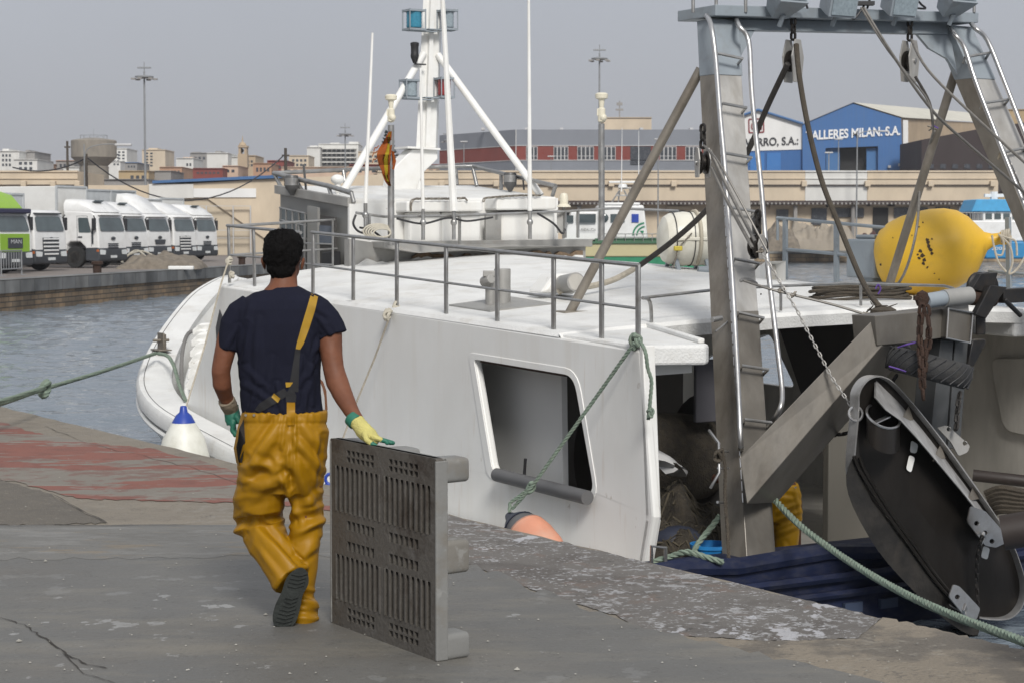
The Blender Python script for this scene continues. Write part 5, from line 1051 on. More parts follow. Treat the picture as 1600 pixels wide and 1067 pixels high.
for sh in ([(1150, 44), (1180, 47), (1158, 88), (1152, 92)], [(1430, 50), (1484, 52), (1497, 118), (1480, 92), (1452, 76)]): e = MB(); e.prism([G(x, y, -.06) for x, y in sh], B * .03); e.build('gusset', M['grey_paint'], gantry, smooth=0)
for a, fa, b_, fb_ in (((1095, 108), 12.15, (890, 489), R(12.9, 8.3, 0)), ((1493, 112), 12.15, (1383, 467), R(12.9, 11.6, 0))):
    D = fb_.y; e = MB(); q0 = W(*b_, D); e.cyl(q0, A(*a, fa), .038, n=16); e.box(q0 + UP * .008, (.22, .2, .016), (N, B, UP)); e.build('brace', M['steel_brown'], gantry)
# platform rails, floodlights
e = MB()
for x in (1083, 1119, 1165, 1522): e.cyl(A(x, 20, 12.0 if x != 1119 else 12.4), A(x, -60, 12.0 if x != 1119 else 12.4), .014)
e.build('platform_rail', M['steel_rail'], gantry)
for x, tl in ((1222, -.9), (1305, .25), (1400, .25), (1488, -.9)):
    c = A(x + 2, 4, 11.85); ax = (N, (B + UP * tl).normalized(), (UP - B * tl).normalized()); e = MB(); e.loft([[c + ax[0] * i * w + ax[1] * d - B * 0 + ax[2] * j * h for i, j in ((-1, -1), (1, -1), (1, 1), (-1, 1))] for w, h, d in ((.14, .11, -.1), (.13, .10, -.05), (.07, .06, .12))]); fl = e.build('floodlight', M['grey_paint'], gantry, smooth=0, bevel=.006)
    q = MB(); q.loft([[c + ax[0] * i * .12 + ax[1] * -.104 + ax[2] * j * .09 for i, j in ((-1, -1), (1, -1), (1, 1), (-1, 1))], [c + ax[0] * i * .12 + ax[1] * -.11 + ax[2] * j * .09 for i, j in ((-1, -1), (1, -1), (1, 1), (-1, 1))]]); q.build('lamp_glass', M['lens'], fl, smooth=0)
    q = MB(); q.cyl(c - UP * .1, c - UP * .18 + B * .05, .02); q.build('lamp_bracket', M['grey_paint'], fl)
c = A(1350, 6, 11.9); e = MB(); e.box(c, (.16, .08, .03)); e.box(c + UP * .06, (.1, .06, .06)); e.box(c + UP * .11, (.16, .08, .03)); e.build('terminal_box', M['black'], gantry)
for pts in ([(1235, 12), (1248, 4), (1258, 6), (1262, 14)], [(1355, 14), (1362, -4), (1380, -2)], [(1420, 14), (1432, 2), (1440, 8), (1446, 14), (1430, 13)], [(1350, 10), (1335, 30), (1330, 24)]): e = MB(); e.tube(spline([A(x, y, 11.9) for x, y in pts], 5), .009, 6); e.build('lamp_cable', M['black'], gantry)
# ladders
def ladder(r1, r2, rungs, off=.17):
    e = MB(); e.tube(spline([G(x, y, off if 0 < i < len(r1) - 1 else .02) for i, (x, y) in enumerate(r1)], 4), .02, 10); e.tube(spline([G(x, y, off if 0 < i < len(r2) - 1 else .02) for i, (x, y) in enumerate(r2)], 4), .02, 10); ld = e.build('ladder', M['steel_bright'], gantry)
    for (xa, ya, xb, yb2, xc, yc) in rungs: q = MB(); q.tube([G(xa - 3, ya + 8, 0), G(xa, ya, off * .8), G(xb, yb2, off * .8), G(xc, yc, 0)], .012, 8); q.build('rung', M['steel_rail'], ld)
ladder([(1104, 25), (1111, 40), (1118, 90), (1125, 180), (1133, 270), (1143, 420), (1151, 560), (1157, 685), (1158, 700)], [(1150, 30), (1155, 42), (1170, 66), (1175, 150), (1190, 300), (1198, 400), (1213, 530), (1222, 610), (1218, 640), (1206, 658)],
       [(1122, 84, 1160, 92, 1152, 102), (1129, 162, 1166, 169, 1157, 179), (1134, 240, 1174, 247, 1163, 258), (1145, 325, 1180, 331, 1172, 342), (1148, 405, 1186, 412, 1176, 424), (1155, 489, 1193, 497, 1184, 507), (1160, 571, 1200, 577, 1190, 587), (1164, 655, 1205, 660, 1196, 672)])
ladder([(1483, 42), (1492, 55), (1507, 75), (1525, 130), (1560, 220), (1600, 320), (1650, 440), (1655, 450)], [(1517, 36), (1524, 45), (1543, 64), (1570, 130), (1605, 220), (1640, 310), (1655, 330)],
       [(1508, 90, 1546, 83, 1540, 93), (1535, 162, 1576, 156, 1568, 167), (1563, 240, 1604, 231, 1597, 242)])
# mast-foot arm of the gantry
Y = [(1156, 715), (1167, 787), (1214, 785), (1190, 715)]; Y2 = [(1366, 497), (1378, 541), (1424, 545), (1405, 497)]
mk = lambda pts, av: [A(x, y, a) for (x, y), a in zip(pts, av)]
e = MB(); e.loft([mk(Y, (10.28, 10.22, 10.45, 10.5)), mk(Y2, (10.0, 9.96, 10.2, 10.3))]); e.build('diagonal_arm', M['steel_low'], gantry, smooth=0, bevel=.005)
e = MB(); e.prism([A(x, y, 9.96) for x, y in ((1367, 494), (1421, 489.5), (1478, 483), (1480, 527), (1421, 535), (1371, 540))], B * .24); e.build('horizontal_arm', M['steel_low'], gantry, smooth=0, bevel=.005)
e = MB(); e.prism([A(x, y, 9.9) for x, y in ((1482, 482), (1520, 489), (1516, 536), (1479, 528))], B * .26); e.build('arm_end_box', M['steel_low'], gantry, smooth=0, bevel=.008)
e = MB(); q = [A(x, y, 9.885) for x, y in ((1482, 482), (1520, 489), (1516, 536), (1479, 528))]; e.tube(q, .008, 6, loop=True); e.build('weld_seam', M['steel_bright'], gantry)
e = MB(); e.cyl(A(1446, 471, 9.9), A(1476, 466, 9.9), .053, n=18); e.build('pivot_tube', M['grey_paint'], gantry); e = MB(); e.cyl(A(1474, 467, 9.9), A(1515, 462, 9.9), .062, n=18); e.prism([A(x, y, 9.92) for x, y in ((1478, 464), (1512, 460), (1514, 487), (1480, 484))], B * .2); e.build('pivot_sleeve', M['sill_grey'], gantry)
e = MB(); e.cyl(A(1514, 465, 9.95), A(1552, 468, 9.95), .055, n=16); e.build('pivot_shaft', M['rust'], gantry)
RUBK = mat('black_painted_steel', (.02, .02, .021), .42, .4, var=.3, scale=8, dirt=(.06, .045, .03), dirt_amt=.5, dirt_scale=10)
for sh, a_ in (([(1518, 452), (1533, 428), (1560, 426), (1554, 447), (1540, 458)], 9.9), ([(1548, 446), (1574, 449), (1541, 498), (1524, 492)], 9.85)): e = MB(); e.prism([A(x, y, a_) for x, y in sh], B * .05); e.prism([A(x, y, a_ + .14) for x, y in sh], B * .03); e.build('sheave_cheek', RUBK, gantry, smooth=0, bevel=.006)
e = MB(); e.lathe([(.11, 0), (.11, .02), (.075, .04), (.075, .06), (.11, .08), (.11, .1)], A(1543, 450, 9.93), B, 20); e.build('sheave_wheel', RUBK, gantry)
e = MB(); e.bar(A(1560, 463, 9.95), A(1720, 455, 9.95), .1, .1); e.cyl(A(1569, 468, 9.9), A(1595, 494, 9.9), .017); e.box(A(1530, 505, 10.0), (.07, .1, .16)); e.prism([A(x, y, 9.98) for x, y in ((1520, 532), (1540, 530), (1540, 538), (1522, 572), (1512, 572))], B * .1); e.build('trawl_winch_bar', RUBK, gantry, bevel=.006)
e = MB(); e.prism([A(x, y, 10.0) for x, y in ((1470, 530), (1490, 532), (1478, 700), (1452, 700))], B * .2); e.prism([A(x, y, 10.0) for x, y in ((1493, 532), (1513, 535), (1500, 700), (1481, 700))], B * .2); e.build('twin_post', M['steel_dark'] if False else mat('grey_black_post', (.075, .078, .08), .5, .4, var=.2, scale=6), gantry, smooth=0, bevel=.005)
e = MB(); e.box(G(1189, 460, .0) , (.01, .01, .01)); q = [G(1141, 427, .012), G(1176, 432, .012), G(1180, 466, .012), G(1146, 460, .012)]; e.tube(rpoly(q, .02, 3), .01, 6, loop=True); e.build('pad_eye_frame', M['rust'], gantry)
e = MB(); e.tube(spline([G(1152, 448, .02), G(1158, 438, .06), G(1172, 438, .07), G(1182, 444, .05)], 5), .014); e.ball(G(1168, 446, .03), .02, 8); e.build('pad_eye', M['steel_rail'], gantry)
e = MB(); e.tube([G(1108, 672, .0), G(1123, 692, .1), G(1124, 738, .1), G(1110, 762, 0)], .011); 
for y in (705, 731): e.cyl(G(1122, y, .1), G(1138, y, .0), .008)
e.tube([G(1121, 784, .06), G(1134, 785, .01)], .01); e.build('rope_cleat', M['steel_bright'], gantry)
e = MB(); e.cyl(G(1113, 500, .03), G(1127, 497, .03), .02); e.tube([G(1118, 518, .01), G(1148, 494, .02)], .007); e.build('shackle_pin', M['steel_rail'], gantry)
# ---------------------------------------------------------------- loose things on and around the boat
from mathutils.bvhtree import BVHTree
# flag
t = thing('flag', 'tattered orange, yellow and red striped flag hanging from the grey antenna pole', 'flag', A(609, 290, 17.4))
def flag_strip(l, r_, m_):
    e = MB(); n = len(l); a = [A(x, y, 17.4 + .05 * math.sin(y * .2)) for x, y in l]; b_ = [A(x, y, 17.4 + .05 * math.sin(y * .2 + 1.5)) for x, y in r_]
    mid = [(p + q) / 2 + B * -.03 * math.cos(i * 1.3) for i, (p, q) in enumerate(zip(a, b_))]; e.loft([a, mid, b_, [p + B * .006 for p in b_], [p + B * .006 for p in mid], [p + B * .006 for p in a]], False, False); e.build('stripe', m_, t, smooth=70)
ys = [206, 215, 224, 233, 242, 250, 258, 266, 274, 284, 291]
L1 = [608, 603, 598, 592, 589, 590, 592, 596, 598, 602, 607]; R1 = [608.5, 607, 606, 604, 602, 600, 600, 601, 602, 605, 608]; R2 = [609, 609, 609, 608.5, 608, 607, 606, 606, 606, 607, 609]; R3 = [611, 612, 613, 612, 611, 610, 609, 609, 609, 609, 610]
flag_strip(list(zip(L1, ys)), list(zip(R1, ys)), M['flag_red']); flag_strip(list(zip(R1, ys)), list(zip(R2, ys)), M['flag_yellow']); flag_strip(list(zip(R2, ys)), list(zip(R3, ys)), M['flag_red'])
flag_strip([(612, 236), (614, 250), (613, 262)], [(616, 240), (619, 252), (616, 266)], M['flag_red'])
e = MB()
for x, y in ((590, 236), (590, 246), (592, 228)): e.tube(spline([A(x, y, 17.4), A(x - 4, y + 4, 17.4), A(x - 6, y + 3, 17.4), A(x - 8, y + 9, 17.4)], 3), .005, 4)
e.build('loose_threads', M['flag_red'], t)
# chains on the lockers
for pts, lb in (([(642, 330), (642, 314), (650, 311), (700, 311), (728, 310), (730, 314)], 'dark chain lying along the left white roof locker lid'), ([(755, 316), (757, 310), (780, 308), (810, 306), (845, 306)], 'dark chain lying along the right white roof locker lid')):
    e = MB(); e.chain([A(x, y, 17.8) for x, y in pts], .055, .007); e.thing('chain', M['steel_brown'], lb, 'chain', 'chains on the wheelhouse lockers')
# life raft canister on its cradle
ra = W(1037, 378, 19.0); rd = (N * .9 + B * -.35).normalized(); t = thing('life_raft', 'white ribbed life raft canister strapped in a grey cradle behind the gantry', 'life raft', ra - UP * .35)
k = .0063; e = MB(); prof = [(.02, -.02), (.15, -.02), (.24, .02), (.275, .08), (.28, .14)] + [(.285 + (.008 if i % 2 else 0), .16 + .07 * i) for i in range(9)] + [(.28, .8), (.24, .87), (.05, .9)]; e.lathe(prof, ra, rd, 40); e.build('canister', M['raft'], t, smooth=35)
e = MB(); side_ = rd.cross(UP).normalized() 
for sg in (1, -1): e.bar(ra + side_ * .288 * sg + rd * .02, ra + side_ * .288 * sg + rd * .82, .03, .035)
e.build('canister_seam', M['raft'], t, bevel=.008)
for d_ in (.1, .3, .52, .72): e = MB(); e.tube([ra + rd * d_ + side_ * .292 * math.cos(a) + UP * .292 * math.sin(a) for a in [i * math.pi * 2 / 28 for i in range(28)]], .006, 5, loop=True); e.build('seam_line', M['black'], t)
e = MB(); e.tube([ra + rd * .36 + side_ * .3 * math.cos(a) + UP * .3 * math.sin(a) for a in [(-60 + i * 12) * math.pi / 180 for i in range(26)]], .022, 6); e.build('webbing_strap', mat('beige_webbing', (.42, .38, .3), .9), t)
e = MB(); e.prism([ra + rd * q + side_ * .3 * math.cos(a) + UP * .3 * math.sin(a) for q, a in ((.5, 2.0), (.72, 2.0), (.72, 1.75), (.5, 1.75))], (0, 0, .004)); e.build('sticker', mat('pale_blue_sticker', (.35, .5, .6), .6), t, smooth=0)
e = MB()
for d_ in (.12, .45, .75):
    c = ra + rd * d_; 
    for sg in (1, -1): e.bar(c + side_ * .3 * sg - UP * .36, c + side_ * .16 * sg - UP * .22, .04, .04)
    e.bar(c + side_ * .34 - UP * .37, c - side_ * .34 - UP * .37, .04, .03)
e.bar(ra + side_ * .3 - UP * .37, ra + side_ * .3 + rd * .8 - UP * .37, .04, .04); e.cyl(ra + side_ * .38 - UP * .33 + rd * .3, ra + side_ * .38 - UP * .33 + rd * .5, .045, n=12); e.build('cradle', M['grey_paint'], t, bevel=.004)
e = MB(); c = ra + side_ * .31 - UP * .1 + rd * .1; e.box(c, (.09, .05, .05), (rd, side_, UP)); e.build('release_unit', mat('yellow_release', (.5, .4, .05), .5), t, bevel=.01)
e = MB(); e.chain([ra + side_ * .31 + UP * .06 + rd * .25, c, c - UP * .2 - rd * .05], .04, .005); e.build('lashing', M['steel_brown'], t)
t.scale = (.92, .92, .92); t.location.z += .055; t.location -= V((.02, 0, 0))
# yellow buoy
bs = 11.45; ba, bb_ = W(1361, 411, 17.7), W(1574, 371, 17.4); bd = (bb_ - ba).normalized(); bl = (bb_ - ba).length; k = ba.y / 3000 * .97; kh = bl / 194
t = thing('mooring_buoy', 'large yellow pear-shaped buoy lying on the far side of the roof', 'buoy', (ba + bb_) / 2 - UP * .35)
prof = [(.5, 6), (18, 7), (34, 11), (48, 20), (58, 34), (64, 52), (67, 75), (67, 95), (64, 115), (57, 132), (44, 146), (28, 156), (15, 164), (10, 174), (9, 186), (.5, 188)]
e = MB(); e.lathe([(r_ * k, h * kh) for r_, h in prof], ba, bd, 48); body = e.build('buoy_body', M['buoy_yellow'], t, smooth=70)
bv = BVHTree.FromPolygons([tuple(p) for p in e.v], e.f)
e = MB(); e.prism([W(x, y, bb_.y) for x, y in ((1515, 391), (1545, 372), (1568, 362), (1560, 378))], (0, .05, 0)); e.tube([bb_ + UP * .05 * math.sin(a) + bd * (.05 * math.cos(a) - .03) for a in [i * .7 for i in range(9)]], .018, 8, loop=True); e.build('lifting_lug', M['buoy_yellow'], t)
rr = random.Random(4); mk_ = mat('black_paint_mark', (.05, .03, .015), .8)
e = MB()
def blot(x, y, r_):
    pts = []
    for i in range(9):
        a = i * 2 * math.pi / 9; q = rr.uniform(.5, 1.1) * r_; d = ray(x + q * math.cos(a), y + q * math.sin(a)); h = bv.ray_cast(CAMP, d.normalized())
        if h[0] is None: return
        pts.append(h[0] - d.normalized() * .004)
    e.add(pts, [tuple(range(9))])
for x, y, r_ in ((1450, 380, 4), (1451, 386, 4), (1449, 375, 3), (1454, 391, 4), (1456, 396, 3), (1438, 393, 4), (1441, 400, 4.5), (1436, 404, 3), (1445, 407, 3.5), (1443, 412, 3), (1449, 418, 2.5), (1434, 398, 2.5), (1460, 428, 1.5), (1467, 437, 1.5), (1456, 374, 2), (1376, 414, 2), (1436, 355, 1.5), (1442, 348, 1.5), (1395, 372, 1.2), (1425, 368, 1.2)): blot(x, y, r_)
e.build('painted_mark', mk_, t, smooth=0)
e = MB(); c = W(1566, 370, 17.3)
for i in range(4): e.tube([c + bd * .02 * i + UP * .05 * math.cos(a) + V((.02, .05, 0)) * math.sin(a) for a in [j * math.pi / 5 for j in range(10)]], .011, 6, loop=True)
for pts in ([(1550, 368), (1553, 385), (1560, 410), (1572, 425)], [(1562, 368), (1578, 385), (1582, 410), (1577, 428), (1590, 420), (1605, 395)], [(1560, 366), (1568, 378), (1566, 398), (1556, 398)], [(1562, 368), (1574, 372), (1587, 378), (1589, 400)]): e.tube(spline([W(x, y, 17.2) for x, y in pts], 6), .01, 6)
e.thing('rope', M['rope_beige'], 'beige rope lashed round the neck of the yellow buoy', 'rope')
# rope coil on roof
e = MB()
for i in range(6):
    c = S(1345, 466, 11.0) + UP * (.015 * i); c.z = rz(12.3, 11.0) + .02 + .022 * i
    e.tube([c + N * (.55 - .04 * (i % 3)) * math.cos(a) + B * (.17 - .02 * (i % 2)) * math.sin(a) + UP * .01 * math.sin(a * 3 + i) for a in [j * math.pi / 16 for j in range(32)]], .013, 6, loop=True)
e.thing('rope_coil', M['rope_brown'], 'flat coil of brown rope on the white roof in front of the yellow buoy', 'rope')
# ---------------- blocks and running rigging
def block(c, ang, label, m_=None, size=.17):
    t = thing('pulley_block', label, 'pulley', c, 'pulley blocks hanging in the rigging'); ax = N * math.cos(ang) + B * math.sin(ang); ay = ax.cross(UP).normalized()
    for sg in (-1, 1):
        e = MB(); e.prism([c + ay * sg * .035 + ax * x * size + UP * z * size for x, z in ((-.25, 1), (.25, 1), (.55, .2), (.35, -1), (-.35, -1), (-.55, .2))], ay * sg * .012); e.build('cheek_plate', M['steel'], t, smooth=0, bevel=.004)
    e = MB(); e.lathe([(.085, 0), (.085, .012), (.06, .022), (.06, .036), (.085, .046), (.085, .058)], c - ay * .029, ay, 20); e.build('sheave', M['steel_dark'], t)
    e = MB(); e.cyl(c - ay * .06, c + ay * .06, .02, n=10); e.build('axle_pin', M['steel_bright'], t)
    e = MB(); e.chain([c + UP * (size + .0), c + UP * (size + .17)], .085, .012, .75); e.build('shackle', M['chain_black'], t); return t
block(A(1239, 96, 12.05), .35, 'steel pulley block hanging under the left half of the gantry beam'); block(A(1421, 96, 12.05), .35, 'steel pulley block hanging under the right half of the gantry beam')
block(G(1108, 255, .1) - N * .06, 1.25, 'small steel pulley block hung on the brown side of the left gantry leg', size=.11); block(G(1184, 386, .35), .2, 'small steel pulley block in front of the left leg ladder', size=.09)
def line(name, pts, r, m_, label, kind='tube', cat='rope', **k):
    e = MB(); (e.rope(pts, r) if kind == 'rope' else e.chain(pts, r[0], r[1]) if kind == 'chain' else e.tube(pts, r, 8)); return e.thing(name, M[m_], label, cat, **k)
P_ = lambda pts: [W(x, y, D) for x, y, D in pts]
line('tackle_rope', spline(P_([(1231, 100, 15.3), (1200, 165, 15.6), (1168, 238, 15.9), (1135, 290, 16.2), (1098, 335, 16.4), (1050, 378, 16.6), (1000, 415, 16.8)]), 6), .024, 'rope_dark', 'thick black rope running down behind the left gantry leg towards the roof')
line('tackle_rope', spline(P_([(1000, 415, 16.8), (960, 437, 16.7), (920, 448, 16.4), (890, 450, 16.2), (872, 457, 16.2)]), 6), .026, 'rope_beige', 'worn beige end of the thick rope entering the vent on the roof')
line('tackle_rope', spline(P_([(1244, 70, 15.2), (1249, 120, 15.1), (1262, 195, 15.0), (1283, 280, 14.9), (1310, 350, 14.7), (1345, 435, 14.3), (1370, 475, 14.0), (1388, 489, 13.9)]), 6), .022, 'rope_brown', 'thick brown rope hanging from the left hanging block to the steel arm')
e = MB(); rr = random.Random(8)
for i in range(40): a = W(1362 + i * .85 + rr.uniform(-3, 3), 478 + i * .3 + rr.uniform(-3, 4), 13.9); e.cyl(a, a + V((rr.uniform(-.06, .1), rr.uniform(-.06, .06), rr.uniform(-.05, .03))), .006, .003, 4)
e.ball(W(1380, 487, 13.9), (.1, .08, .04), 10); e.thing('rope_splice', M['rope_brown'], 'frayed brown rope splice lying on the corner of the steel arm', 'rope')
wires = [([(1349, 12, 15.0), (1392, 82, 15.0), (1450, 165, 15.1), (1500, 215, 15.3), (1640, 335, 15.8)], .012, 'steel wire from the middle of the gantry beam down to the lower right'), ([(1345, 12, 15.0), (1388, 80, 15.0), (1445, 150, 15.1), (1457, 185, 15.1), (1458, 205, 15.2)], .008, 'thin second wire from the middle of the gantry beam to the right brace'),
         ([(1424, 62, 15.7), (1450, 110, 15.6), (1520, 180, 15.5), (1640, 290, 15.4)], .012, 'steel wire from the right hanging block to the right gantry leg'), ([(1430, 120, 15.6), (1452, 160, 15.6), (1458, 198, 15.5)], .012, 'short black rope under the right hanging block'),
         ([(1110, 236, 14.2), (1140, 300, 14.0), (1180, 378, 13.7)], .013, 'steel wire between the two small blocks on the left leg'), ([(1112, 262, 14.2), (1138, 318, 14.0), (1176, 388, 13.7)], .013, 'lower steel wire between the two small blocks on the left leg'), ([(1100, 228, 14.2), (1128, 262, 13.9), (1200, 395, 13.6)], .008, 'thin wire crossing in front of the left leg'),
         ([(1163, 439, 13.5), (1210, 454, 13.4), (1300, 476, 13.4), (1366, 496, 13.4)], .009, 'twisted wire stay from the left leg to the corner of the steel arm'), ([(1460, 205, 16.5), (1440, 270, 16.8), (1432, 360, 16.5), (1412, 430, 16.5), (1384, 462, 16.6)], .012, 'slack grey rope hanging beside the right brace')]
for pts, r_, lb in wires: line('wire_rope', spline(P_(pts), 5), r_, 'wire' if 'black' not in lb else 'rope_dark', lb, cat='wire')
for x, y, lb in ((1218, 455, 'left of the two twisted knots on the stay wire beside the ladder'), (1237, 462, 'right of the two twisted knots on the stay wire beside the ladder'), (1358, 493, 'wire knot at the corner of the steel arm'), (1190, 392, 'wire clamp under the small block on the ladder'), (1458, 200, 'wire knot high on the right brace')):
    e = MB(); c = W(x, y, 13.4 if x < 1400 else 15.3)
    for i in range(5): q = V((rr.uniform(-.05, .05), rr.uniform(-.03, .03), rr.uniform(-.03, .03))); e.cyl(c - q * .3, c + q, .006, n=4)
    e.ball(c, .02, 6); e.thing('wire_clamp', M['steel_brown'], lb, 'wire knot')
line('chain', P_([(1188, 392, 13.6), (1200, 410, 13.5), (1245, 485, 13.3), (1300, 590, 13.0), (1334, 640, 12.85)]), (.045, .005), 'steel', 'thin bright chain running down to the ring on the trawl door', 'chain', 'chain')
e = MB(); c = W(1337, 646, 12.75); e.tube([c + V((.045 * math.cos(a), .02 * math.sin(a), .045 * math.sin(a))) for a in [i * math.pi / 8 for i in range(16)]], .01, 8, loop=True); e.tube([c + V((.03 * math.cos(a), .03, .05 * math.sin(a))) for a in [i * math.pi / 8 for i in range(16)]], .008, 8, loop=True); e.thing('shackle_ring', M['steel_bright'], 'bright steel ring joining the thin chain to the trawl door', 'ring')
for pts, lb in (([(1441, 475, 12.7), (1437, 520, 12.7), (1440, 580, 12.6), (1443, 624, 12.6)], 'rusty heavy chain looped over the pivot tube, left strand'), ([(1447, 477, 12.72), (1452, 520, 12.68), (1446, 560, 12.66), (1441, 600, 12.66)], 'rusty heavy chain looped over the pivot tube, right strand')):
    line('rusty_chain', spline(P_(pts), 5), (.095, .013), 'rust', lb, 'chain', 'chain', group='rusty chains on the pivot tube')
e = MB(); e.ball(W(1441, 468, 12.75), (.05, .04, .06), 8); e.box(W(1435, 466, 12.75), (.06, .05, .03)); e.thing('rusty_shackle', M['rust'], 'rusty shackle at the left end of the pivot tube', 'shackle')
line('black_chain', P_([(1402, 585, 13.0), (1393, 598, 13.0), (1384, 610, 13.0)]), (.06, .008), 'chain_black', 'short black chain under the tyre', 'chain', 'chain'); line('black_chain', P_([(1376, 670, 13.1), (1340, 674, 13.3), (1300, 680, 13.5)]), (.06, .008), 'chain_black', 'black chain going from the door behind the steel arm', 'chain', 'chain')
line('black_chain', P_([(1500, 612, 13.4), (1496, 640, 13.3), (1494, 672, 13.2)]), (.08, .011), 'chain_black', 'dark chain hanging behind the tyre to the upper bracket of the trawl door', 'chain', 'chain')
# tyre
c = W(1452, 574, 12.95); t = thing('tyre', 'worn black tyre tied round the post below the steel arm', 'tyre', c - UP * .15); ax = (UP * .93 - V((1, 0, 0)) * -.24 + V((0, 1, 0)) * .02).normalized()
e = MB(); pr = []; n = 40; x_ = ax.cross(V((0, 1, 0))).normalized(); y_ = ax.cross(x_)
sec = [(.155, -.06), (.2, -.085), (.255, -.085), (.285, -.05), (.292, 0), (.285, .05), (.255, .085), (.2, .085), (.155, .06), (.17, 0)]
rings = [[c + (x_ * math.cos(a) + y_ * math.sin(a)) * r_ + ax * h for r_, h in sec] for a in [2 * math.pi * i / n for i in range(n)]]
e.loft(rings + [rings[0]], False); e.build('tyre_body', M['rubber'], t, smooth=50)
e = MB()
for i in range(26):
    a = 2 * math.pi * i / 26; P = [c + (x_ * math.cos(a + h * 3.2) + y_ * math.sin(a + h * 3.2)) * (.290 - abs(h) * .12) + ax * h for h in (-.075, -.04, 0, .04, .075)]; e.tube(P, .005, 5)
e.build('tread', M['black'], t)
pur = mat('purple_twine', (.10, .05, .25), .8)
for pts in ([(1403, 543, 12.7), (1418, 538, 12.65), (1431, 535, 12.7)], [(1389, 572, 12.68), (1403, 576, 12.66), (1415, 580, 12.68)], [(1368, 452, 14), (1372, 445, 14), (1376, 452, 14), (1372, 460, 14)], [(1456, 196, 15.2), (1462, 199, 15.2), (1466, 201, 15.2)]):
    e = MB(); e.tube(spline(P_(pts), 5), .006, 5); e.thing('twine', pur, {1403: 'purple twine on top of the tyre', 1389: 'purple twine across the left side of the tyre', 1368: 'purple twine at the foot of the right brace', 1456: 'purple twine round the upper part of the right brace'}[pts[0][0]], 'twine')
# ---------------- trawl door
AD = 9.75
outl = [(1336, 640), (1336, 615), (1345, 598), (1358, 590), (1375, 590), (1395, 602), (1430, 640), (1470, 690), (1510, 745), (1550, 800), (1578, 845), (1592, 885), (1596, 915), (1590, 940), (1575, 958), (1555, 964), (1520, 960), (1480, 940), (1440, 895), (1400, 845), (1362, 795), (1338, 735)]
doorT = thing('trawl_door', 'big oval steel trawl door with ribbed upper flange hanging over the stern', 'trawl door', A(1480, 960, AD))
ol = spline([A(x, y, AD) for x, y in outl], 4, True); cd = sum(ol, V()) / len(ol); ax1 = (A(1560, 930, AD) - A(1350, 610, AD)).normalized(); ax2 = ax1.cross(B).normalized()
def bow(p, off=0): # the door is cambered across its short axis
    q = (p - cd).dot(ax2); return p + B * (.35 * q * q * 1.2 + off)
e = MB(); cx = [bow(p) for p in ol]; inner = [bow(cd + (p - cd) * .66) for p in ol]; inner2 = [bow(cd + (p - cd) * .33) for p in ol]
e.loft([cx, inner, inner2], False, True); b0 = len(e.v); e.add(inner2, [tuple(range(len(inner2)))]); back = [p + B * .02 for p in cx]; e.loft([back, [p + B * .02 for p in inner]], False, True); e.add([p + B * .02 for p in inner], [tuple(range(len(inner)))])
e.build('door_plate', M['steel_dark'], doorT, smooth=40)
e = MB(); e.loft([cx, [p - B * .055 + (p - cd).normalized() * .004 for p in cx], [p - B * .055 + (p - cd).normalized() * .016 for p in cx], [p + B * .03 + (p - cd).normalized() * .016 for p in cx]], False, True); e.build('door_rim', mat('dull_bright_rim', (.36, .355, .35), .38, .4, var=.2, scale=5, dirt=(.06, .05, .04), dirt_amt=.6, dirt_scale=4), doorT, smooth=40)
# flange strip with gussets
O = [(1368, 594), (1400, 613), (1440, 660), (1480, 712), (1520, 768), (1556, 822), (1581, 848)]; I = [(1369, 621), (1408, 657), (1448, 702), (1485, 748), (1515, 782), (1545, 815), (1570, 846)]
O = [(1370, 594), (1404, 626), (1440, 665), (1478, 712), (1515, 760), (1550, 808), (1580, 845)]; I = [(1368, 621), (1384, 640), (1408, 657), (1440, 692), (1470, 728), (1510, 776), (1566, 850)]
fo = [bow(A(x, y, AD)) for x, y in O]; fi = [A(x, y, AD - .16) for x, y in I]
e = MB(); e.loft([fo, fi, [p + B * .012 for p in fi], [p + B * .012 for p in fo]], False, False); e.build('flange', mat('grey_bright_flange', (.42, .415, .41), .42, .3, var=.2, scale=5, dirt=(.10, .09, .08), dirt_amt=.6, dirt_scale=7, stretch=(1, 1, .5)), doorT, smooth=30)
e = MB()
for (x0, y0, x1, y1) in ((1424, 634, 1406, 659), (1476, 694, 1457, 719), (1531, 758, 1511, 781)):
    e.prism([bow(A(x0, y0, AD)), A(x1, y1, AD - .15), bow(A(x0 + 2, y0 + 20, AD)) - B * .02], ax1 * .008)
e.build('gusset', M['steel_brown'], doorT, smooth=0)
def patch(pts, off, name, m_, holes=(), t_=.012): e = MB(); e.plate(rpoly([A(x, y, AD - off) for x, y in pts], .02), [rpoly([A(x + 4 * math.cos(a), y + 4 * math.sin(a), AD - off) for a in [i * math.pi / 4 for i in range(8)]], .002, 2) for x, y in holes], B * t_); return e.build(name, m_, doorT, smooth=0, bevel=.003)
patch([(1517, 790), (1540, 798), (1580, 844), (1556, 855), (1540, 852), (1512, 815)], .2, 'bracket_plate', M['steel_bright'], [(1526, 817), (1550, 845), (1539, 832)])
patch([(1490, 912), (1500, 916), (1532, 950), (1526, 968), (1508, 963), (1483, 932)], .12, 'bracket_plate', M['steel_bright'], [(1496, 932)])
patch([(1465, 668), (1480, 664), (1516, 696), (1512, 706), (1498, 712), (1486, 690)], -.06, 'bracket_plate', M['steel'], [(1483, 670), (1508, 692)])
patch([(1424, 687), (1435, 694), (1432, 708), (1422, 706)], .02, 'slot_plate', M['white'], t_=.004); patch([(1421, 710), (1430, 714), (1424, 738), (1416, 733)], .02, 'slot_plate', M['white'], t_=.004); patch([(1537, 852), (1547, 856), (1543, 874), (1533, 870)], .1, 'slot_plate', M['white'], t_=.004)
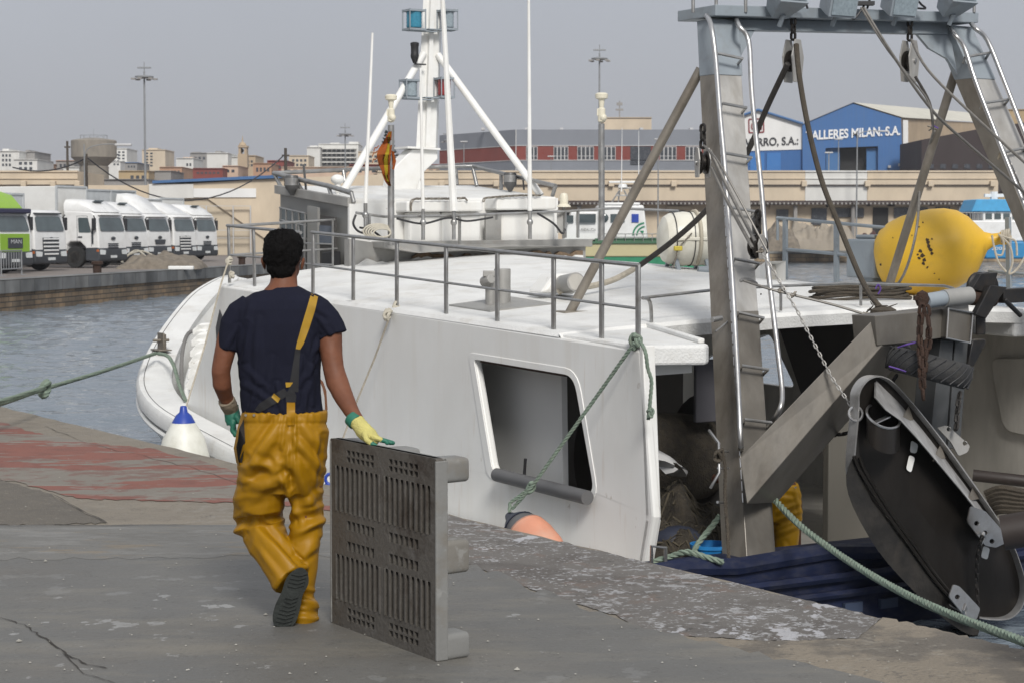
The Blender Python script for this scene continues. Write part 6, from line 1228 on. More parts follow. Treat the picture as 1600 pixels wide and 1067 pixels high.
c = bow(A(1381, 655, AD)); dd = (A(1381, 655, AD) - A(1376, 690, AD)).normalized(); e = MB()
r_ = [[A(1380 + 26 * math.cos(a) * (1 if math.cos(a) < 0 else 1), yy + 17 * math.sin(a) + 8 * math.cos(a), AD - .08 - .13 * math.sin(a)) for a in [i * math.pi / 12 for i in range(24)]] for yy in (650, 690)]
e.loft(r_, False); e.build('socket_tube', M['steel_dark'], doorT, smooth=50)
e = MB(); e.tube(r_[0], .009, 6, loop=True); e.bar(A(1362, 662, AD - .1), A(1388, 650, AD - .1), .05, .008); e.build('socket_rim', M['steel_bright'], doorT)
sh = [(1336, 640), (1337, 700), (1322, 742), (1332, 790), (1372, 860), (1420, 915), (1470, 962), (1512, 990), (1530, 985), (1500, 940), (1440, 880), (1390, 815), (1352, 760)]
e = MB(); e.loft([[A(x, y, AD + d) for x, y in spline([V((x, y, 0)) for x, y in sh], 3, True) for x, y in [(x, y)]] if False else [A(p.x, p.y, AD + d) for p in spline([V((x, y, 0)) for x, y in sh], 3, True)] for d in (.0, .26)]); e.build('door_shoe', mat('black_wet_shoe', (.028, .026, .024), .5, .4, var=.3, scale=4, dirt=(.07, .06, .05), dirt_amt=.6, dirt_scale=5, bump=.3, bump_scale=20), doorT, smooth=40)
for o_ in (0, 9):
    e = MB(); e.tube(spline([A(x + o_, y + o_ * .2, AD - .02) for x, y in ((1334, 712), (1345, 738), (1380, 795), (1420, 850), (1460, 905), (1500, 950))], 5), .012, 6); e.build('shoe_rib', M['steel_dark'], doorT)
line('black_chain', P_([(1535, 836, 13.0), (1527, 870, 13.1), (1526, 910, 13.2), (1528, 940, 13.2), (1527, 966, 13.2)]), (.055, .008), 'chain_black', 'black chain hanging between the two brackets of the trawl door', 'chain', 'chain')
e = MB()
for x, y, x2, y2, lb in ((1537, 832, 1530, 852, 'bright shackle on the large right bracket of the trawl door'), (1508, 944, 1507, 962, 'bright shackle on the lowest bracket of the trawl door')): e = MB(); e.tube([A(x, y, AD - .22), A(x - 3, y + 8, AD - .24), A(x2, y2, AD - .2), A(x + 2, y + 8, AD - .2)], .011, 6, loop=True); e.thing('door_shackle', M['steel_bright'], lb, 'shackle')
# ---------------- fenders and mooring lines
def knot(c, r_, m_, label, seed=0, name='rope_knot'):
    q = random.Random(seed); e = MB()
    for k_ in range(3): 
        u = V((q.uniform(-1, 1), q.uniform(-1, 1), q.uniform(-1, 1))).normalized(); w = u.orthogonal().normalized(); z = u.cross(w)
        e.tube([c + V((1, 1, 1.5)) * ((w * math.cos(a) + z * math.sin(a) * .6) * r_ * 2.6 + u * r_ * math.sin(a * 2)) for a in [i * math.pi / 7 for i in range(14)]], r_, 7, loop=True)
    return e.thing(name, m_, label, 'knot')
c = S(287, 668, 6.72); t = thing('fender', 'white cone-shaped fender with a blue eye hanging at the bow', 'fender', c - UP * .3, 'fenders between boat and quay')
e = MB(); e.lathe([(.04, .12), (.07, .09), (.11, .03), (.2, -.12), (.245, -.3), (.25, -.45), (.2, -.6), (.08, -.68)], c + UP * .02, UP, 32); e.build('fender_body', M['fender_white'], t, smooth=60)
e = MB(); e.lathe([(.025, .21), (.032, .2), (.04, .15), (.075, .12), (.112, .05), (.08, .07)], c, UP, 24); e.build('fender_eye', M['blue_plastic'], t, smooth=60)
c2 = S(833, 822, 7.05); t = thing('fender', 'faded orange fender with black eye half hidden below the quay edge', 'fender', c2 - UP * .2, 'fenders between boat and quay'); d = (S(884, 892, 7.0) - S(797, 803, 7.0)).normalized(); a0 = S(797, 807, 7.0)
e = MB(); e.lathe([(.03, -.02), (.05, .03), (.1, .1), (.13, .15)], a0, d, 20); e.build('fender_eye', M['navy_rubber'], t); e = MB(); e.lathe([(.11, .13), (.14, .2), (.16, .26)], a0, d, 24); e.build('fender_collar', M['rubber_grey'], t)
e = MB(); e.lathe([(.158, .25), (.165, .34), (.155, .5), (.12, .62), (.02, .68)], a0, d, 24); e.build('fender_body', M['fender_orange'], t, smooth=60)
e = MB()
for i in range(7):
    a = i * .9; x_ = d.cross(UP).normalized(); y_ = d.cross(x_); e.cyl(a0 + d * .0, a0 + d * .14 + (x_ * math.cos(a) + y_ * math.sin(a)) * .115, .012, n=5)
e.build('fender_rib', M['navy_rubber'], t)
line('fender_rope', [S(607, 500, 7.4), S(585, 560, 7.38), S(556, 630, 7.3), S(530, 700, 7.2), S(516, 748, 7.1)], .009, 'rope_beige', 'thin rope hanging down the side wall from the third rail knot', 'rope')
e = MB(); c = S(516, 748, 7.1); e.tube([c + N * -.0 + V((.04 * math.cos(a), 0, .045 * math.sin(a))) for a in [i * math.pi / 8 for i in range(16)]], .014, 8, loop=True); e.lathe([(.05, -.04), (.13, -.2), (.14, -.4), (.05, -.5)], c, UP, 20); e.thing('fender', M['blue_plastic'], 'blue fender eye showing between the oilskin trousers and the pallet', 'fender', 'fenders between boat and quay')
line('fender_rope', [S(358, 405, 7.55), S(345, 445, 7.42), S(320, 540, 7.2), S(300, 605, 6.95), S(288, 645, 6.75)], .009, 'rope_beige', 'thin rope running down to the white bow fender', 'rope')
knot(S(358, 408, 7.55), .012, M['cream_rope'], 'cream rope knot on the foremost rail post', 1); knot(S(362, 430, 7.5), .01, M['cream_rope'], 'loose cream rope end below the foremost rail knot', 5)
knot(S(606, 492, 7.45), .014, M['cream_rope'], 'beige rope knot hanging below the third near rail post', 2); knot(S(618, 480, 7.58), .012, M['cream_rope'], 'rope turns around the foot of the third near rail post', 3)
knot(S(993, 534, 7.5), .0155, M['rope_green'], 'green rope knot on the aftmost rail post', 4)
line('fender_rope', [S(991, 536, 7.45), S(930, 622, 7.35), S(870, 705, 7.2), S(834, 756, 7.1), S(800, 795, 7.0)], .0145, 'rope_green', 'green twisted rope slanting across the wall opening to the orange fender', 'rope')
line('fender_rope', [S(832, 758, 7.1), S(815, 772, 7.06), S(797, 785, 7.0), S(796, 800, 6.98)], .014, 'rope_green', 'doubled green rope loop above the orange fender', 'rope')
knot(S(829, 762, 7.1), .012, M['rope_green'], 'frayed green knot above the orange fender', 6)
line('rope_tail', spline([S(998, 530, 7.42), S(1008, 548, 7.38), S(1012, 575, 7.4), S(1018, 595, 7.42), S(1016, 625, 7.42), S(1013, 655, 7.42)], 5), .014, 'rope_green', 'green rope tail hanging beside the aft edge of the white wall', 'rope')
knot(S(1016, 645, 7.42), .009, M['rope_green'], 'small knot on the hanging green rope tail', 7)
line('mooring_line', spline([W(-60, 648, 15), W(0, 631, 16.5), W(70, 607, 18), W(160, 580, 20), W(243, 552, 22.2)], 8), .022, 'rope_green', 'green mooring line running from the bow to the left edge of the quay', 'rope')
line('mooring_line', spline([W(-60, 642, 15), W(0, 627, 16.5), W(70, 605, 18)], 8), .022, 'rope_green', 'doubled end of the green mooring line at the left edge', 'rope')
knot(W(70, 607, 18), .022, M['rope_green'], 'knot in the green bow mooring line', 8)
line('mooring_line', spline([W(247, 552, 22.2), W(262, 556, 21.8), W(272, 572, 21.3), W(280, 600, 20.8), W(290, 625, 20.3)], 8), .022, 'rope_green', 'green rope inside the bow bulwark', 'rope')
line('mooring_line', spline([W(1208, 778, 13.3), W(1250, 820, 12.8), W(1300, 858, 12.2), W(1360, 897, 11.4), W(1420, 930, 10.6), W(1480, 957, 9.9), W(1540, 980, 9.2), W(1600, 1002, 8.6), W(1700, 1040, 7.7)], 8), .024, 'rope_green', 'thick green stern line from the gantry foot to the lower right corner', 'rope')
line('hanging_rope', spline([G(1128, 700, .12), G(1133, 730, .1), G(1133, 780, .06), G(1137, 830, .05), G(1139, 880, .04)], 5), .013, 'rope_brown', 'brown rope made fast on the cleat and hanging down the left gantry leg', 'rope'); knot(G(1122, 712, .12), .013, M['rope_brown'], 'brown rope turns on the bright cleat', 9)
line('stern_rope', spline([W(1018, 878, 12.8), W(1050, 868, 12.8), W(1075, 862, 12.75), W(1110, 872, 12.7), W(1130, 878, 12.7)], 8), .022, 'rope_green', 'green rope lying over the navy transom', 'rope')
line('stern_rope', spline([W(1125, 805, 13.4), W(1110, 825, 13.4), W(1090, 850, 13.3), W(1082, 870, 13.2)], 6), .022, 'rope_green', 'green rope rising from the transom behind the gantry leg', 'rope')
p = Z(-12, 640, 0); e = MB(); e.cyl(p - UP * .02, p + UP * .28, .05); e.thing('mooring_post', M['rust'], 'rusty iron post at the left edge of the near quay', 'bollard', base=p)
p = Z(1700, 1060, 0); e = MB(); e.lathe([(.14, 0), (.14, .28), (.2, .33), (.2, .42), (.1, .46)], p, UP, 20); e.thing('mooring_bollard', M['rust'], 'iron bollard holding the stern line, just outside the right edge', 'bollard', base=p)
# ---------------- things on the work deck
c = R(11.6, 8.5, -.93); vs_ = []; fs = []; nx, ny = 50, 50; rr = random.Random(2)
for j in range(ny + 1):
    for i in range(nx + 1):
        u = i / nx * 2 - 1; v = j / ny * 2 - 1; r_ = max(0, 1 - (u * u + v * v) ** 1.2); p = R(11.7 + u * .95, 8.35 + v * 1.0, 0)
        vs_.append(p + UP * (-.94 + r_ ** .55 * (.6 + .3 * noise.noise(p * 2.2) + .18 * noise.noise(p * 6) + .07 * noise.noise(p * 17))))
for j in range(ny):
    for i in range(nx): k_ = j * (nx + 1) + i; fs.append((k_, k_ + 1, k_ + nx + 2, k_ + nx + 1))
t = thing('fishing_net', 'heap of dark brown fishing net on the work deck behind the white wall', 'net', c); e = MB(); e.add(vs_, fs); e.build('net_heap', M['net'], t, smooth=80)
e = MB(); bvn = BVHTree.FromPolygons([tuple(p) for p in vs_], fs)
for i in range(170):
    a0 = R(11.7 + rr.uniform(-.8, .7), 8.35 + rr.uniform(-.85, .85), 0); an = rr.uniform(0, 6.3); P = []
    for k_ in range(7):
        q = a0 + V((math.cos(an), math.sin(an), 0)) * .05 * k_; an += rr.uniform(-.6, .6); h = bvn.ray_cast(V((q.x, q.y, 2)), V((0, 0, -1)))
        if h[0] is not None: P.append(h[0] + UP * rr.uniform(0, .015))
    if len(P) > 2: e.tube(P, rr.choice((.004, .006, .01)), 4)
e.build('net_strands', mat('olive_net_twine', (.06, .05, .033), .95, var=.5, scale=20), t)
e = MB(); P0 = [(1016, 700), (1030, 703), (1052, 716), (1062, 728), (1075, 738), (1072, 744), (1052, 744), (1040, 740), (1028, 728), (1018, 716)]; pl0 = [A(x, y, 11.5 + .06 * math.sin(x * .3)) for x, y in P0]; c = sum(pl0, V()) / 10
e.loft([pl0, [c + (p - c) * .6 - B * .09 + UP * .01 * math.sin(i * 2.3) for i, p in enumerate(pl0)], [c + (p - c) * .25 - B * (.11 + .02 * (i % 2)) for i, p in enumerate(pl0)]], False); e.thing('plastic_bag', M['bag'], 'crumpled translucent plastic bag on the dark net', 'bag', smooth=60)
c = A(1112, 870, 10.75); c.z = -.66; e = MB(); e.lathe([(.11, 0), (.145, .2), (.155, .2), (.155, .225), (.14, .225), (.135, .05), (.01, .04)], c - UP * .02, UP, 28); e.thing('bucket', M['bucket_blue'], 'bright blue plastic bucket behind the transom', 'bucket')
e = MB(); e.ball(A(1060, 850, 11.2), (.2, .15, .14), 14); e.thing('float', M['navy_rubber'], 'dark blue float in front of the net heap', 'float')
e = MB()
for i in range(6): e.tube(spline([W(1540 + 3 * i, 770 + i * 6, 15.5), W(1565, 762 + i * 7, 15.4), W(1600, 768 + i * 6, 15.3), W(1650, 770 + i * 5, 15.2)], 4), .028, 7)
e.thing('rope_heap', M['rope_brown'], 'bundle of thick tan rope behind the upper right of the trawl door', 'rope')
e = MB(); e.cyl(W(1520, 742, 15.9), W(1680, 760, 15.7), .05); DR = mat('dark_red_tube', (.028, .02, .017), .6); e.thing('dark_tube', DR, 'thin dark reddish tube at the right edge behind the trawl door', 'tube'); e = MB(); e.cyl(W(1566, 832, 12.9), W(1760, 800, 12.7), .12); e.thing('dark_roller', DR, 'thick dark roller below the tan rope bundle at the right edge', 'roller')
# ---------------------------------------------------------------- plastic pallet held on edge
PM = layered('dirty_pallet_plastic', (.09, .082, .072), [((.04, .03, .023), 4, .50, .15, .85, (1, 1, 1)), ((.115, .108, .1), 11, .56, .1, .6, (1, 1, 1)), ((.03, .025, .02), 22, .6, .1, .5, (1, 1, 1))], rough=.7, bump=.25, bump_scale=50)
PE = layered('grey_pallet_edge', (.19, .19, .183), [((.16, .14, .11), 5, .55, .12, .5, (1, 1, 1)), ((.3, .3, .29), 14, .6, .08, .5, (1, 1, 1))], rough=.6, bump=.12, bump_scale=30)
p0, p1 = Z(683, 1037, 0), Z(517, 975, 0); e1 = (p1 - p0); PL = e1.length; e1.normalize(); en = V((e1.y, -e1.x, 0)); PH = .83
PP = lambda u, v, n: p0 + e1 * u + UP * v + en * n
t = thing('pallet', 'dirty grey plastic pallet stood on edge beside the walking man', 'pallet', (p0 + p1) / 2)
holes = []
cols = [(.145, .40), (.52, .775)]
for ca, cb in cols:
    for (va, vb, n, m_) in ((.735, .795, 6, 2), (.435, .49, 6, 1), (.345, .40, 6, 1), (.04, .105, 6, 2)):
        for i in range(n):
            for j in range(m_):
                du, dv = (cb - ca) / n, (vb - va) / m_; holes.append([PP(ca + du * (i + f), va + dv * (j + g_), 0) for f, g_ in ((.14, .12), (.86, .12), (.86, .88), (.14, .88))])
nS = 19
for i in range(nS):
    u = .045 + (PL - .09) * (i + .5) / nS; w = .0155
    if abs(u - .46) < .03 : continue
    for va, vb in ((.515, .715), (.125, .325)): holes.append(rpoly([PP(u - w, va, 0), PP(u + w, va, 0), PP(u + w, vb, 0), PP(u - w, vb, 0)], .006, 2))
outer = rpoly([PP(0, 0, 0), PP(PL, 0, 0), PP(PL, PH, 0), PP(0, PH, 0)], .02, 4)
e = MB(); e.plate(outer, holes, en * .032); e.build('deck', PM, t, smooth=0)
e = MB(); 
for i in range(nS + 1): u = .045 + (PL - .09) * i / nS; e.box(PP(u, PH / 2, -.004), (.011, .01, PH - .1), (e1, en, UP)) if not (abs(u - .46) < .04) and False else None
for i in range(nS):
    u = .045 + (PL - .09) * (i + 1) / nS
    for va, vb in ((.515, .715), (.125, .325)): e.box(PP(u - .012, (va + vb) / 2, -.002), (.009, .006, vb - va), (e1, en, UP))
e.build('deck_ribs', PM, t, smooth=0, bevel=.001)
e = MB(); e.prism([PP(.01, .01, .034), PP(PL - .01, .01, .034), PP(PL - .01, PH - .01, .034), PP(.01, PH - .01, .034)], en * .014); e.build('deck_back', M['black'] if False else PM, t, smooth=0)
e = MB()
for u0 in (0, PL): e.box(PP(u0 + (.006 if u0 == 0 else -.006), PH / 2, .025), (.014, .056, PH - .02), (e1, en, UP))
for v0 in (.006, PH - .006): e.box(PP(PL / 2, v0, .027), (PL - .03, .05, .012), (e1, en, UP))
e.build('edge_rim', PE, t, smooth=0, bevel=.005)
for u0, u1 in ((0.0, .13), (PL / 2 - .07, PL / 2 + .07), (PL - .13, PL)):
    for v0, v1 in ((.005, .115), (.355, .495), (PH - .105, PH - .003)):
        e = MB(); r0 = rpoly([PP(u0, v0, .05), PP(u1, v0, .05), PP(u1, v1, .05), PP(u0, v1, .05)], .025, 4); c = sum(r0, V()) / len(r0)
        e.loft([r0, [c + (p - c) * .97 + en * .095 for p in r0], [c + (p - c) * .9 + en * .105 for p in r0]]); e.build('foot', PE, t, smooth=30)
e = MB()
for v0 in (.06, .425, PH - .055): e.box(PP(PL / 2, v0, .145), (PL - .16, .014, .06), (e1, en, UP))
e.build('bottom_runner', PE, t, smooth=0, bevel=.003)
# ---------------------------------------------------------------- people
OIL = mat('yellow_oilskin', (.30, .15, .0015), .5, var=.12, scale=6, dirt=(.15, .075, .003), dirt_amt=.5, dirt_scale=3.0, bump=.1, bump_scale=9, spec=.3, dirt_lo=.5)
SHIRT = mat('navy_cotton', (.0115, .0125, .023), .95, spec=.1, var=.12, scale=9, bump=.08, bump_scale=120)
SKIN = mat('tanned_skin', (.16, .062, .033), .6, spec=.3, var=.12, scale=12, dirt=(.08, .03, .018), dirt_amt=.4, dirt_scale=9, bump=.08, bump_scale=60)
HAIR = mat('black_hair', (.0045, .004, .004), .85, var=.3, scale=60, bump=.4, bump_scale=160, spec=.12)
GLY = mat('yellow_knit_glove', (.52, .47, .16), .9, var=.1, scale=20, bump=.4, bump_scale=160); GLG = mat('green_rubber_glove', (.015, .13, .085), .6, var=.15, scale=20)
CUFF = mat('beige_knit_cuff', (.23, .19, .14), .95, bump=.4, bump_scale=160); STRAP = mat('yellow_strap', (.33, .19, .01), .7, var=.15, scale=18); BLK = mat('black_elastic', (.012, .012, .014), .8)
SOLE = mat('grey_green_sole', (.022, .026, .024), .7, var=.2, scale=20, bump=.3)
def rem(mb, name, voxel, m_, parent, it=4, disp=None, smooth=True, post=3):
    me = bpy.data.meshes.new('tmp'); me.from_pydata([tuple(p) for p in mb.v], [], mb.f); bm = bmesh.new(); bm.from_mesh(me); bmesh.ops.recalc_face_normals(bm, faces=bm.faces); bm.to_mesh(me); bm.free()
    ob = bpy.data.objects.new('tmp', me); COL.objects.link(ob)
    md = ob.modifiers.new('r', 'REMESH'); md.mode = 'VOXEL'; md.voxel_size = voxel; sm = ob.modifiers.new('s', 'SMOOTH'); sm.factor = .6; sm.iterations = it
    dg = bpy.context.evaluated_depsgraph_get(); m2 = bpy.data.meshes.new_from_object(ob.evaluated_get(dg)); bpy.data.objects.remove(ob); m2.name = name
    if disp:
        m2.update(); ns = [v.normal.copy() for v in m2.vertices]
        for v, n_ in zip(m2.vertices, ns): v.co = v.co + disp(v.co, n_)
    vv = [tuple(v.co) for v in m2.vertices]; ff = [tuple(p.vertices) for p in m2.polygons]
    o_ = org(parent)
    for v in m2.vertices: v.co = v.co - o_
    m2.materials.clear(); m2.materials.append(m_); m2.polygons.foreach_set('use_smooth', [True] * len(m2.polygons)); m2.update()
    o = link(bpy.data.objects.new(name, m2), parent); ORG[o.name] = o_; o['_'] = 0; del o['_']
    return o, (vv, ff)
def el(mb, rows, D0, n=22):
    """limb of elliptical rings: (px, py, depth offset, half width in px, half depth in m)"""
    P = [W(r_[0], r_[1], D0 + r_[2]) for r_ in rows]; rings = []
    for i, (p, r_) in enumerate(zip(P, rows)):
        d = (P[min(i + 1, len(P) - 1)] - P[max(i - 1, 0)]).normalized(); v = V((0, 1, 0)) - d * d.y; v.normalize(); u = d.cross(v)
        w = r_[3] * D0 / F; rings.append([p + u * (w * math.cos(a)) + v * (r_[4] * math.sin(a)) for a in [2 * math.pi * k / n for k in range(n)]])
    return mb.loft(rings)
def hr(mb, rows, D0, n=28, y0=0):
    """body of horizontal rings: (py, left px, right px, half depth m, depth offset)"""
    rings = []
    for py, l_, r_, hd, dy in rows:
        c = W((l_ + r_) / 2, py, D0 + dy); w = (r_ - l_) / 2 * D0 / F
        rings.append([c + V((w * (abs(math.cos(a)) ** .8) * math.copysign(1, math.cos(a)), hd * (abs(math.sin(a)) ** .85) * math.copysign(1, math.sin(a)), 0)) for a in [2 * math.pi * k / n for k in range(n)]])
    return mb.loft(rings)
def proj(p):
    d = p - CAMP; fy = d.y * cp - d.z * sp; return 800 + F * d.x / fy, 533.5 - F * (d.y * sp + d.z * cp) / fy
def creases(lines, D0, back=True):
    """fold field from strokes given on the photograph: (x0,y0,x1,y1,width px,depth m)"""
    def f(co, n_):
        x, y = proj(co); s = 0
        if n_.y < .25:
            for x0, y0, x1, y1, w, dp in lines:
                dx, dy = x1 - x0, y1 - y0; t_ = max(0, min(1, ((x - x0) * dx + (y - y0) * dy) / (dx * dx + dy * dy))); q = math.hypot(x - x0 - dx * t_, y - y0 - dy * t_) / w
                if q < 3: s += dp * math.exp(-q * q) * (1 - .75 * abs(2 * t_ - 1) ** 3) - dp * .45 * math.exp(-(q - 1.6) ** 2 * 2)
        return s
    return f
D0 = 8.45
man = thing('person', 'man in navy t-shirt and yellow oilskin trousers walking away with a pallet', 'person', Z(470, 975, 0))
b = MB(); fx = V((.22, .97, -.03)).normalized(); sxx = V((fx.y, -fx.x, 0)).normalized()
hc = W(443, 400, D0 + .03); AX = (sxx, fx, UP)
b.ball(hc + UP * .01, (.076, .096, .108), 24, AX); b.ball(hc + fx * .035 - UP * .055, (.058, .066, .062), 20, AX); b.ball(hc + fx * .075 - UP * .085, (.03, .028, .022), 12, AX)
b.ball(hc + fx * .105 - UP * .025, (.014, .024, .02), 10, AX); b.ball(hc + fx * .095 + UP * .012, (.045, .018, .012), 12, AX); b.ball(hc + fx * .098 - UP * .058, (.024, .012, .008), 10, AX)
for s_ in (-1, 1): b.ball(hc + fx * .05 + sxx * s_ * .045 - UP * .02, (.02, .03, .02), 10, AX)
for s_ in (-1, 1):
    ec = hc + sxx * s_ * (.090) - fx * .004 - UP * .035; tl = (sxx * .9 - fx * .35 * s_, fx, (UP + sxx * s_ * .18).normalized())
    b.ball(ec, (.008, .019, .034), 14, tl); b.ball(ec + UP * .012 + sxx * s_ * .006 - fx * .006, (.006, .017, .022), 12, tl)
el(b, [(445, 412, .03, 19, .055), (444, 430, .03, 20, .056), (443, 445, .02, 22, .06), (442, 458, .01, 32, .07), (441, 475, 0, 48, .08)], D0)
hr(b, [(462, 402, 482, .07, .0), (475, 382, 500, .085, 0), (495, 374, 500, .1, 0), (560, 380, 494, .1, 0), (620, 386, 494, .095, 0), (660, 386, 500, .1, 0), (720, 384, 500, .1, .02), (752, 390, 500, .09, .03)], D0)
Larm = [(380, 482, 0, 19, .05), (366, 505, .0, 20, .055), (357, 530, -.01, 18, .052), (350, 555, -.02, 16, .045), (345, 580, -.02, 14.5, .042), (347, 600, 0, 15, .042), (352, 618, .05, 12, .034), (360, 634, .09, 10, .028), (363, 645, .11, 10, .024)]
Rarm = [(492, 480, 0, 19, .05), (507, 500, 0, 21, .056), (515, 522, -.01, 20, .055), (517, 548, -.03, 18, .05), (521, 575, -.05, 16.5, .045), (527, 597, -.07, 17.5, .045), (538, 622, -.12, 15, .038), (551, 645, -.18, 11.5, .03), (562, 662, -.22, 10, .026), (568, 670, -.24, 10, .022)]
el(b, Larm, D0); el(b, Rarm, D0)
el(b, [(410, 735, .02, 30, .09), (405, 780, .09, 25, .08), (406, 815, .14, 20, .065), (426, 852, .04, 14, .05), (445, 888, -.04, 9, .035)], D0); el(b, [(478, 735, .04, 28, .09), (478, 800, .05, 22, .07), (478, 850, .05, 14, .05), (476, 940, .03, 9, .035)], D0)
def skin_disp(co, n_): return n_ * (.0016 * noise.noise(co * 22) + .0008 * noise.noise(co * 60))
rem(b, 'body', .0065, SKIN, man, 3, skin_disp)
# hair: cap over the skull with a low fringe of short hair at the neck
h = MB(); h.ball(hc + UP * .026 - fx * .012, (.084, .098, .09), 28, AX); h.ball(hc + UP * .0 - fx * .03, (.0835, .072, .075), 24, AX); h.ball(hc + UP * .05 - sxx * .02, (.068, .08, .068), 20, AX); h.ball(hc + UP * .05 + sxx * .024, (.064, .08, .066), 20, AX); h.ball(hc - UP * .05 - fx * .036, (.066, .05, .055), 20, AX); h.ball(hc - UP * .085 - fx * .03, (.050, .036, .03), 20, AX); h.ball(hc + UP * .068 + fx * .01, (.066, .075, .052), 20, AX)
def hair_disp(co, n_): return n_ * (.0045 * noise.noise(co * 45) + .0035 * noise.noise(V((co.x * 130, co.y * 130, co.z * 45)))) + V((0, 0, -.004 * max(0, noise.noise(co * 80)) if n_.y < 0 and co.z < hc.z - .05 else 0))
rem(h, 'hair', .004, HAIR, man, 2, hair_disp)
h2 = MB(); rr = random.Random(12)
for i in range(1500):
    a = rr.uniform(0, 2 * math.pi); el_ = math.acos(rr.uniform(-.55, 1)); d = sxx * (math.sin(el_) * math.cos(a)) + fx * (math.sin(el_) * math.sin(a)) + UP * math.cos(el_)
    if d.dot(fx) > .55 and d.z < .5: continue
    base = hc + UP * .018 - fx * .014 + V((0, 0, 0)) + sxx * d.dot(sxx) * .083 + fx * d.dot(fx) * .097 + UP * d.z * .1; tip = base + (d * .5 + UP * (.35 if d.z > .2 else -.7) + V((rr.uniform(-.5, .5), rr.uniform(-.5, .5), rr.uniform(-.3, .3)))).normalized() * rr.uniform(.005, .010)
    s_ = d.orthogonal().normalized() * .0012; h2.add([base - s_ - d * .004, base + s_ - d * .004, tip], [(0, 1, 2)])
h2.build('hair_strands', HAIR, man, smooth=0)
# shirt
s = MB()
hr(s, [(448, 425, 464, .062, .01), (453, 412, 474, .072, .01), (459, 394, 488, .088, .005), (468, 378, 500, .103, 0), (482, 368, 506, .117, 0), (505, 366, 505, .127, 0), (540, 370, 503, .13, 0), (580, 373, 501, .125, 0), (615, 375, 502, .122, 0), (640, 378, 505, .122, 0), (662, 382, 506, .115, 0)], D0)
el(s, [(392, 478, 0, 20, .07), (376, 490, 0, 22, .072), (366, 508, -.002, 22, .072), (359, 530, -.005, 18, .066), (356, 546, -.008, 16.5, .062)], D0); el(s, [(480, 474, 0, 20, .07), (496, 486, 0, 24, .075), (508, 502, -.002, 26, .078), (515, 514, -.005, 25, .076), (519, 525, -.008, 24.5, .072)], D0)
sc = creases([(392, 470, 380, 560, 5, .006), (404, 500, 398, 620, 6, .006), (425, 560, 415, 640, 5, .006), (445, 470, 448, 560, 8, .004), (480, 520, 490, 630, 5, .008), (470, 560, 462, 630, 5, .007), (495, 560, 470, 600, 5, .007), (380, 600, 430, 630, 5, .006), (384, 575, 420, 610, 5, .005), (500, 500, 520, 528, 4, .006), (488, 485, 512, 500, 4, -.005), (372, 510, 352, 545, 4, .005), (386, 505, 374, 560, 4, -.007), (500, 530, 488, 560, 4, .008), (433, 600, 440, 640, 4, .008), (410, 610, 405, 640, 4, .007), (482, 600, 476, 642, 4, .007), (396, 618, 388, 642, 4, .006)], D0)
def shirt_disp(co, n_):
    q = V((co.x * 9, co.y * 9, co.z * 4)); return n_ * (sc(co, n_) + .0045 * noise.noise(q) + .003 * noise.noise(V((co.x * 22, co.y * 22, co.z * 9))) * (1.5 if co.z < 1.05 else 1))
_, sm_ = rem(s, 'shirt', .005, SHIRT, man, 1, shirt_disp)
bs_ = BVHTree.FromPolygons(*sm_)
def on_shirt(x, y, off, bv=None):
    d = ray(x, y).normalized(); h = (bv or bs_).ray_cast(CAMP, d); p = h[0] if h[0] is not None and h[0].y < 9.2 else W(x, y, D0 - .1); return p - d * off
def strap(L_, R_, name, m_, th_=.003, bv=None, off=.002, parent=None, n=6):
    def dens(pl):
        o = []
        for (a, b_) in zip(pl, pl[1:]): o += [(a[0] + (b_[0] - a[0]) * i / n, a[1] + (b_[1] - a[1]) * i / n) for i in range(n)]
        return o + [pl[-1]]
    A_, B_ = dens(L_), dens(R_); e = MB(); a = [on_shirt(x, y, off + th_, bv) for x, y in A_]; c = [on_shirt(x, y, off + th_, bv) for x, y in B_]; md_ = [on_shirt((p[0] + q[0]) / 2, (p[1] + q[1]) / 2, off + th_, bv) for p, q in zip(A_, B_)]
    bk = V((0, 1, 0)) * (th_ + off); e.loft([[p + bk for p in a], a, md_, c, [p + bk for p in c]], False, False); return e.build(name, m_, parent or man, smooth=50)
strap([(486, 459), (480, 480), (471, 510), (464, 535), (462, 545)], [(497, 464), (492, 486), (483, 514), (474, 538), (469, 546)], 'shoulder_strap', STRAP)
strap([(462, 540), (459, 560), (454, 590), (450, 612)], [(470, 542), (468, 562), (467, 590), (466, 612)], 'elastic_strap', BLK, off=.001)
strap([(446, 597), (447, 605)], [(458, 597), (453, 604)], 'strap_end', STRAP, off=.004); strap([(450, 610), (446, 618), (447, 628)], [(458, 608), (463, 618), (462, 628)], 'buckle', BLK, .006)
strap([(444, 606), (425, 617), (405, 630), (398, 640)], [(452, 616), (432, 629), (412, 641), (405, 645)], 'waist_strap', BLK, off=.002); strap([(428, 614), (424, 620)], [(438, 622), (434, 629)], 'strap_adjuster', STRAP, off=.006)
e = MB(); e.loft([[W(x, y, D0 + .1) for x, y in ((497, 588), (505, 596), (510, 610), (512, 640))], [W(x, y, D0 + .04) for x, y in ((499, 592), (504, 606), (507, 620), (508, 644))]], False, False); o = e.build('bib', mat('orange_bib', (.42, .13, .02), .5), man, smooth=60)
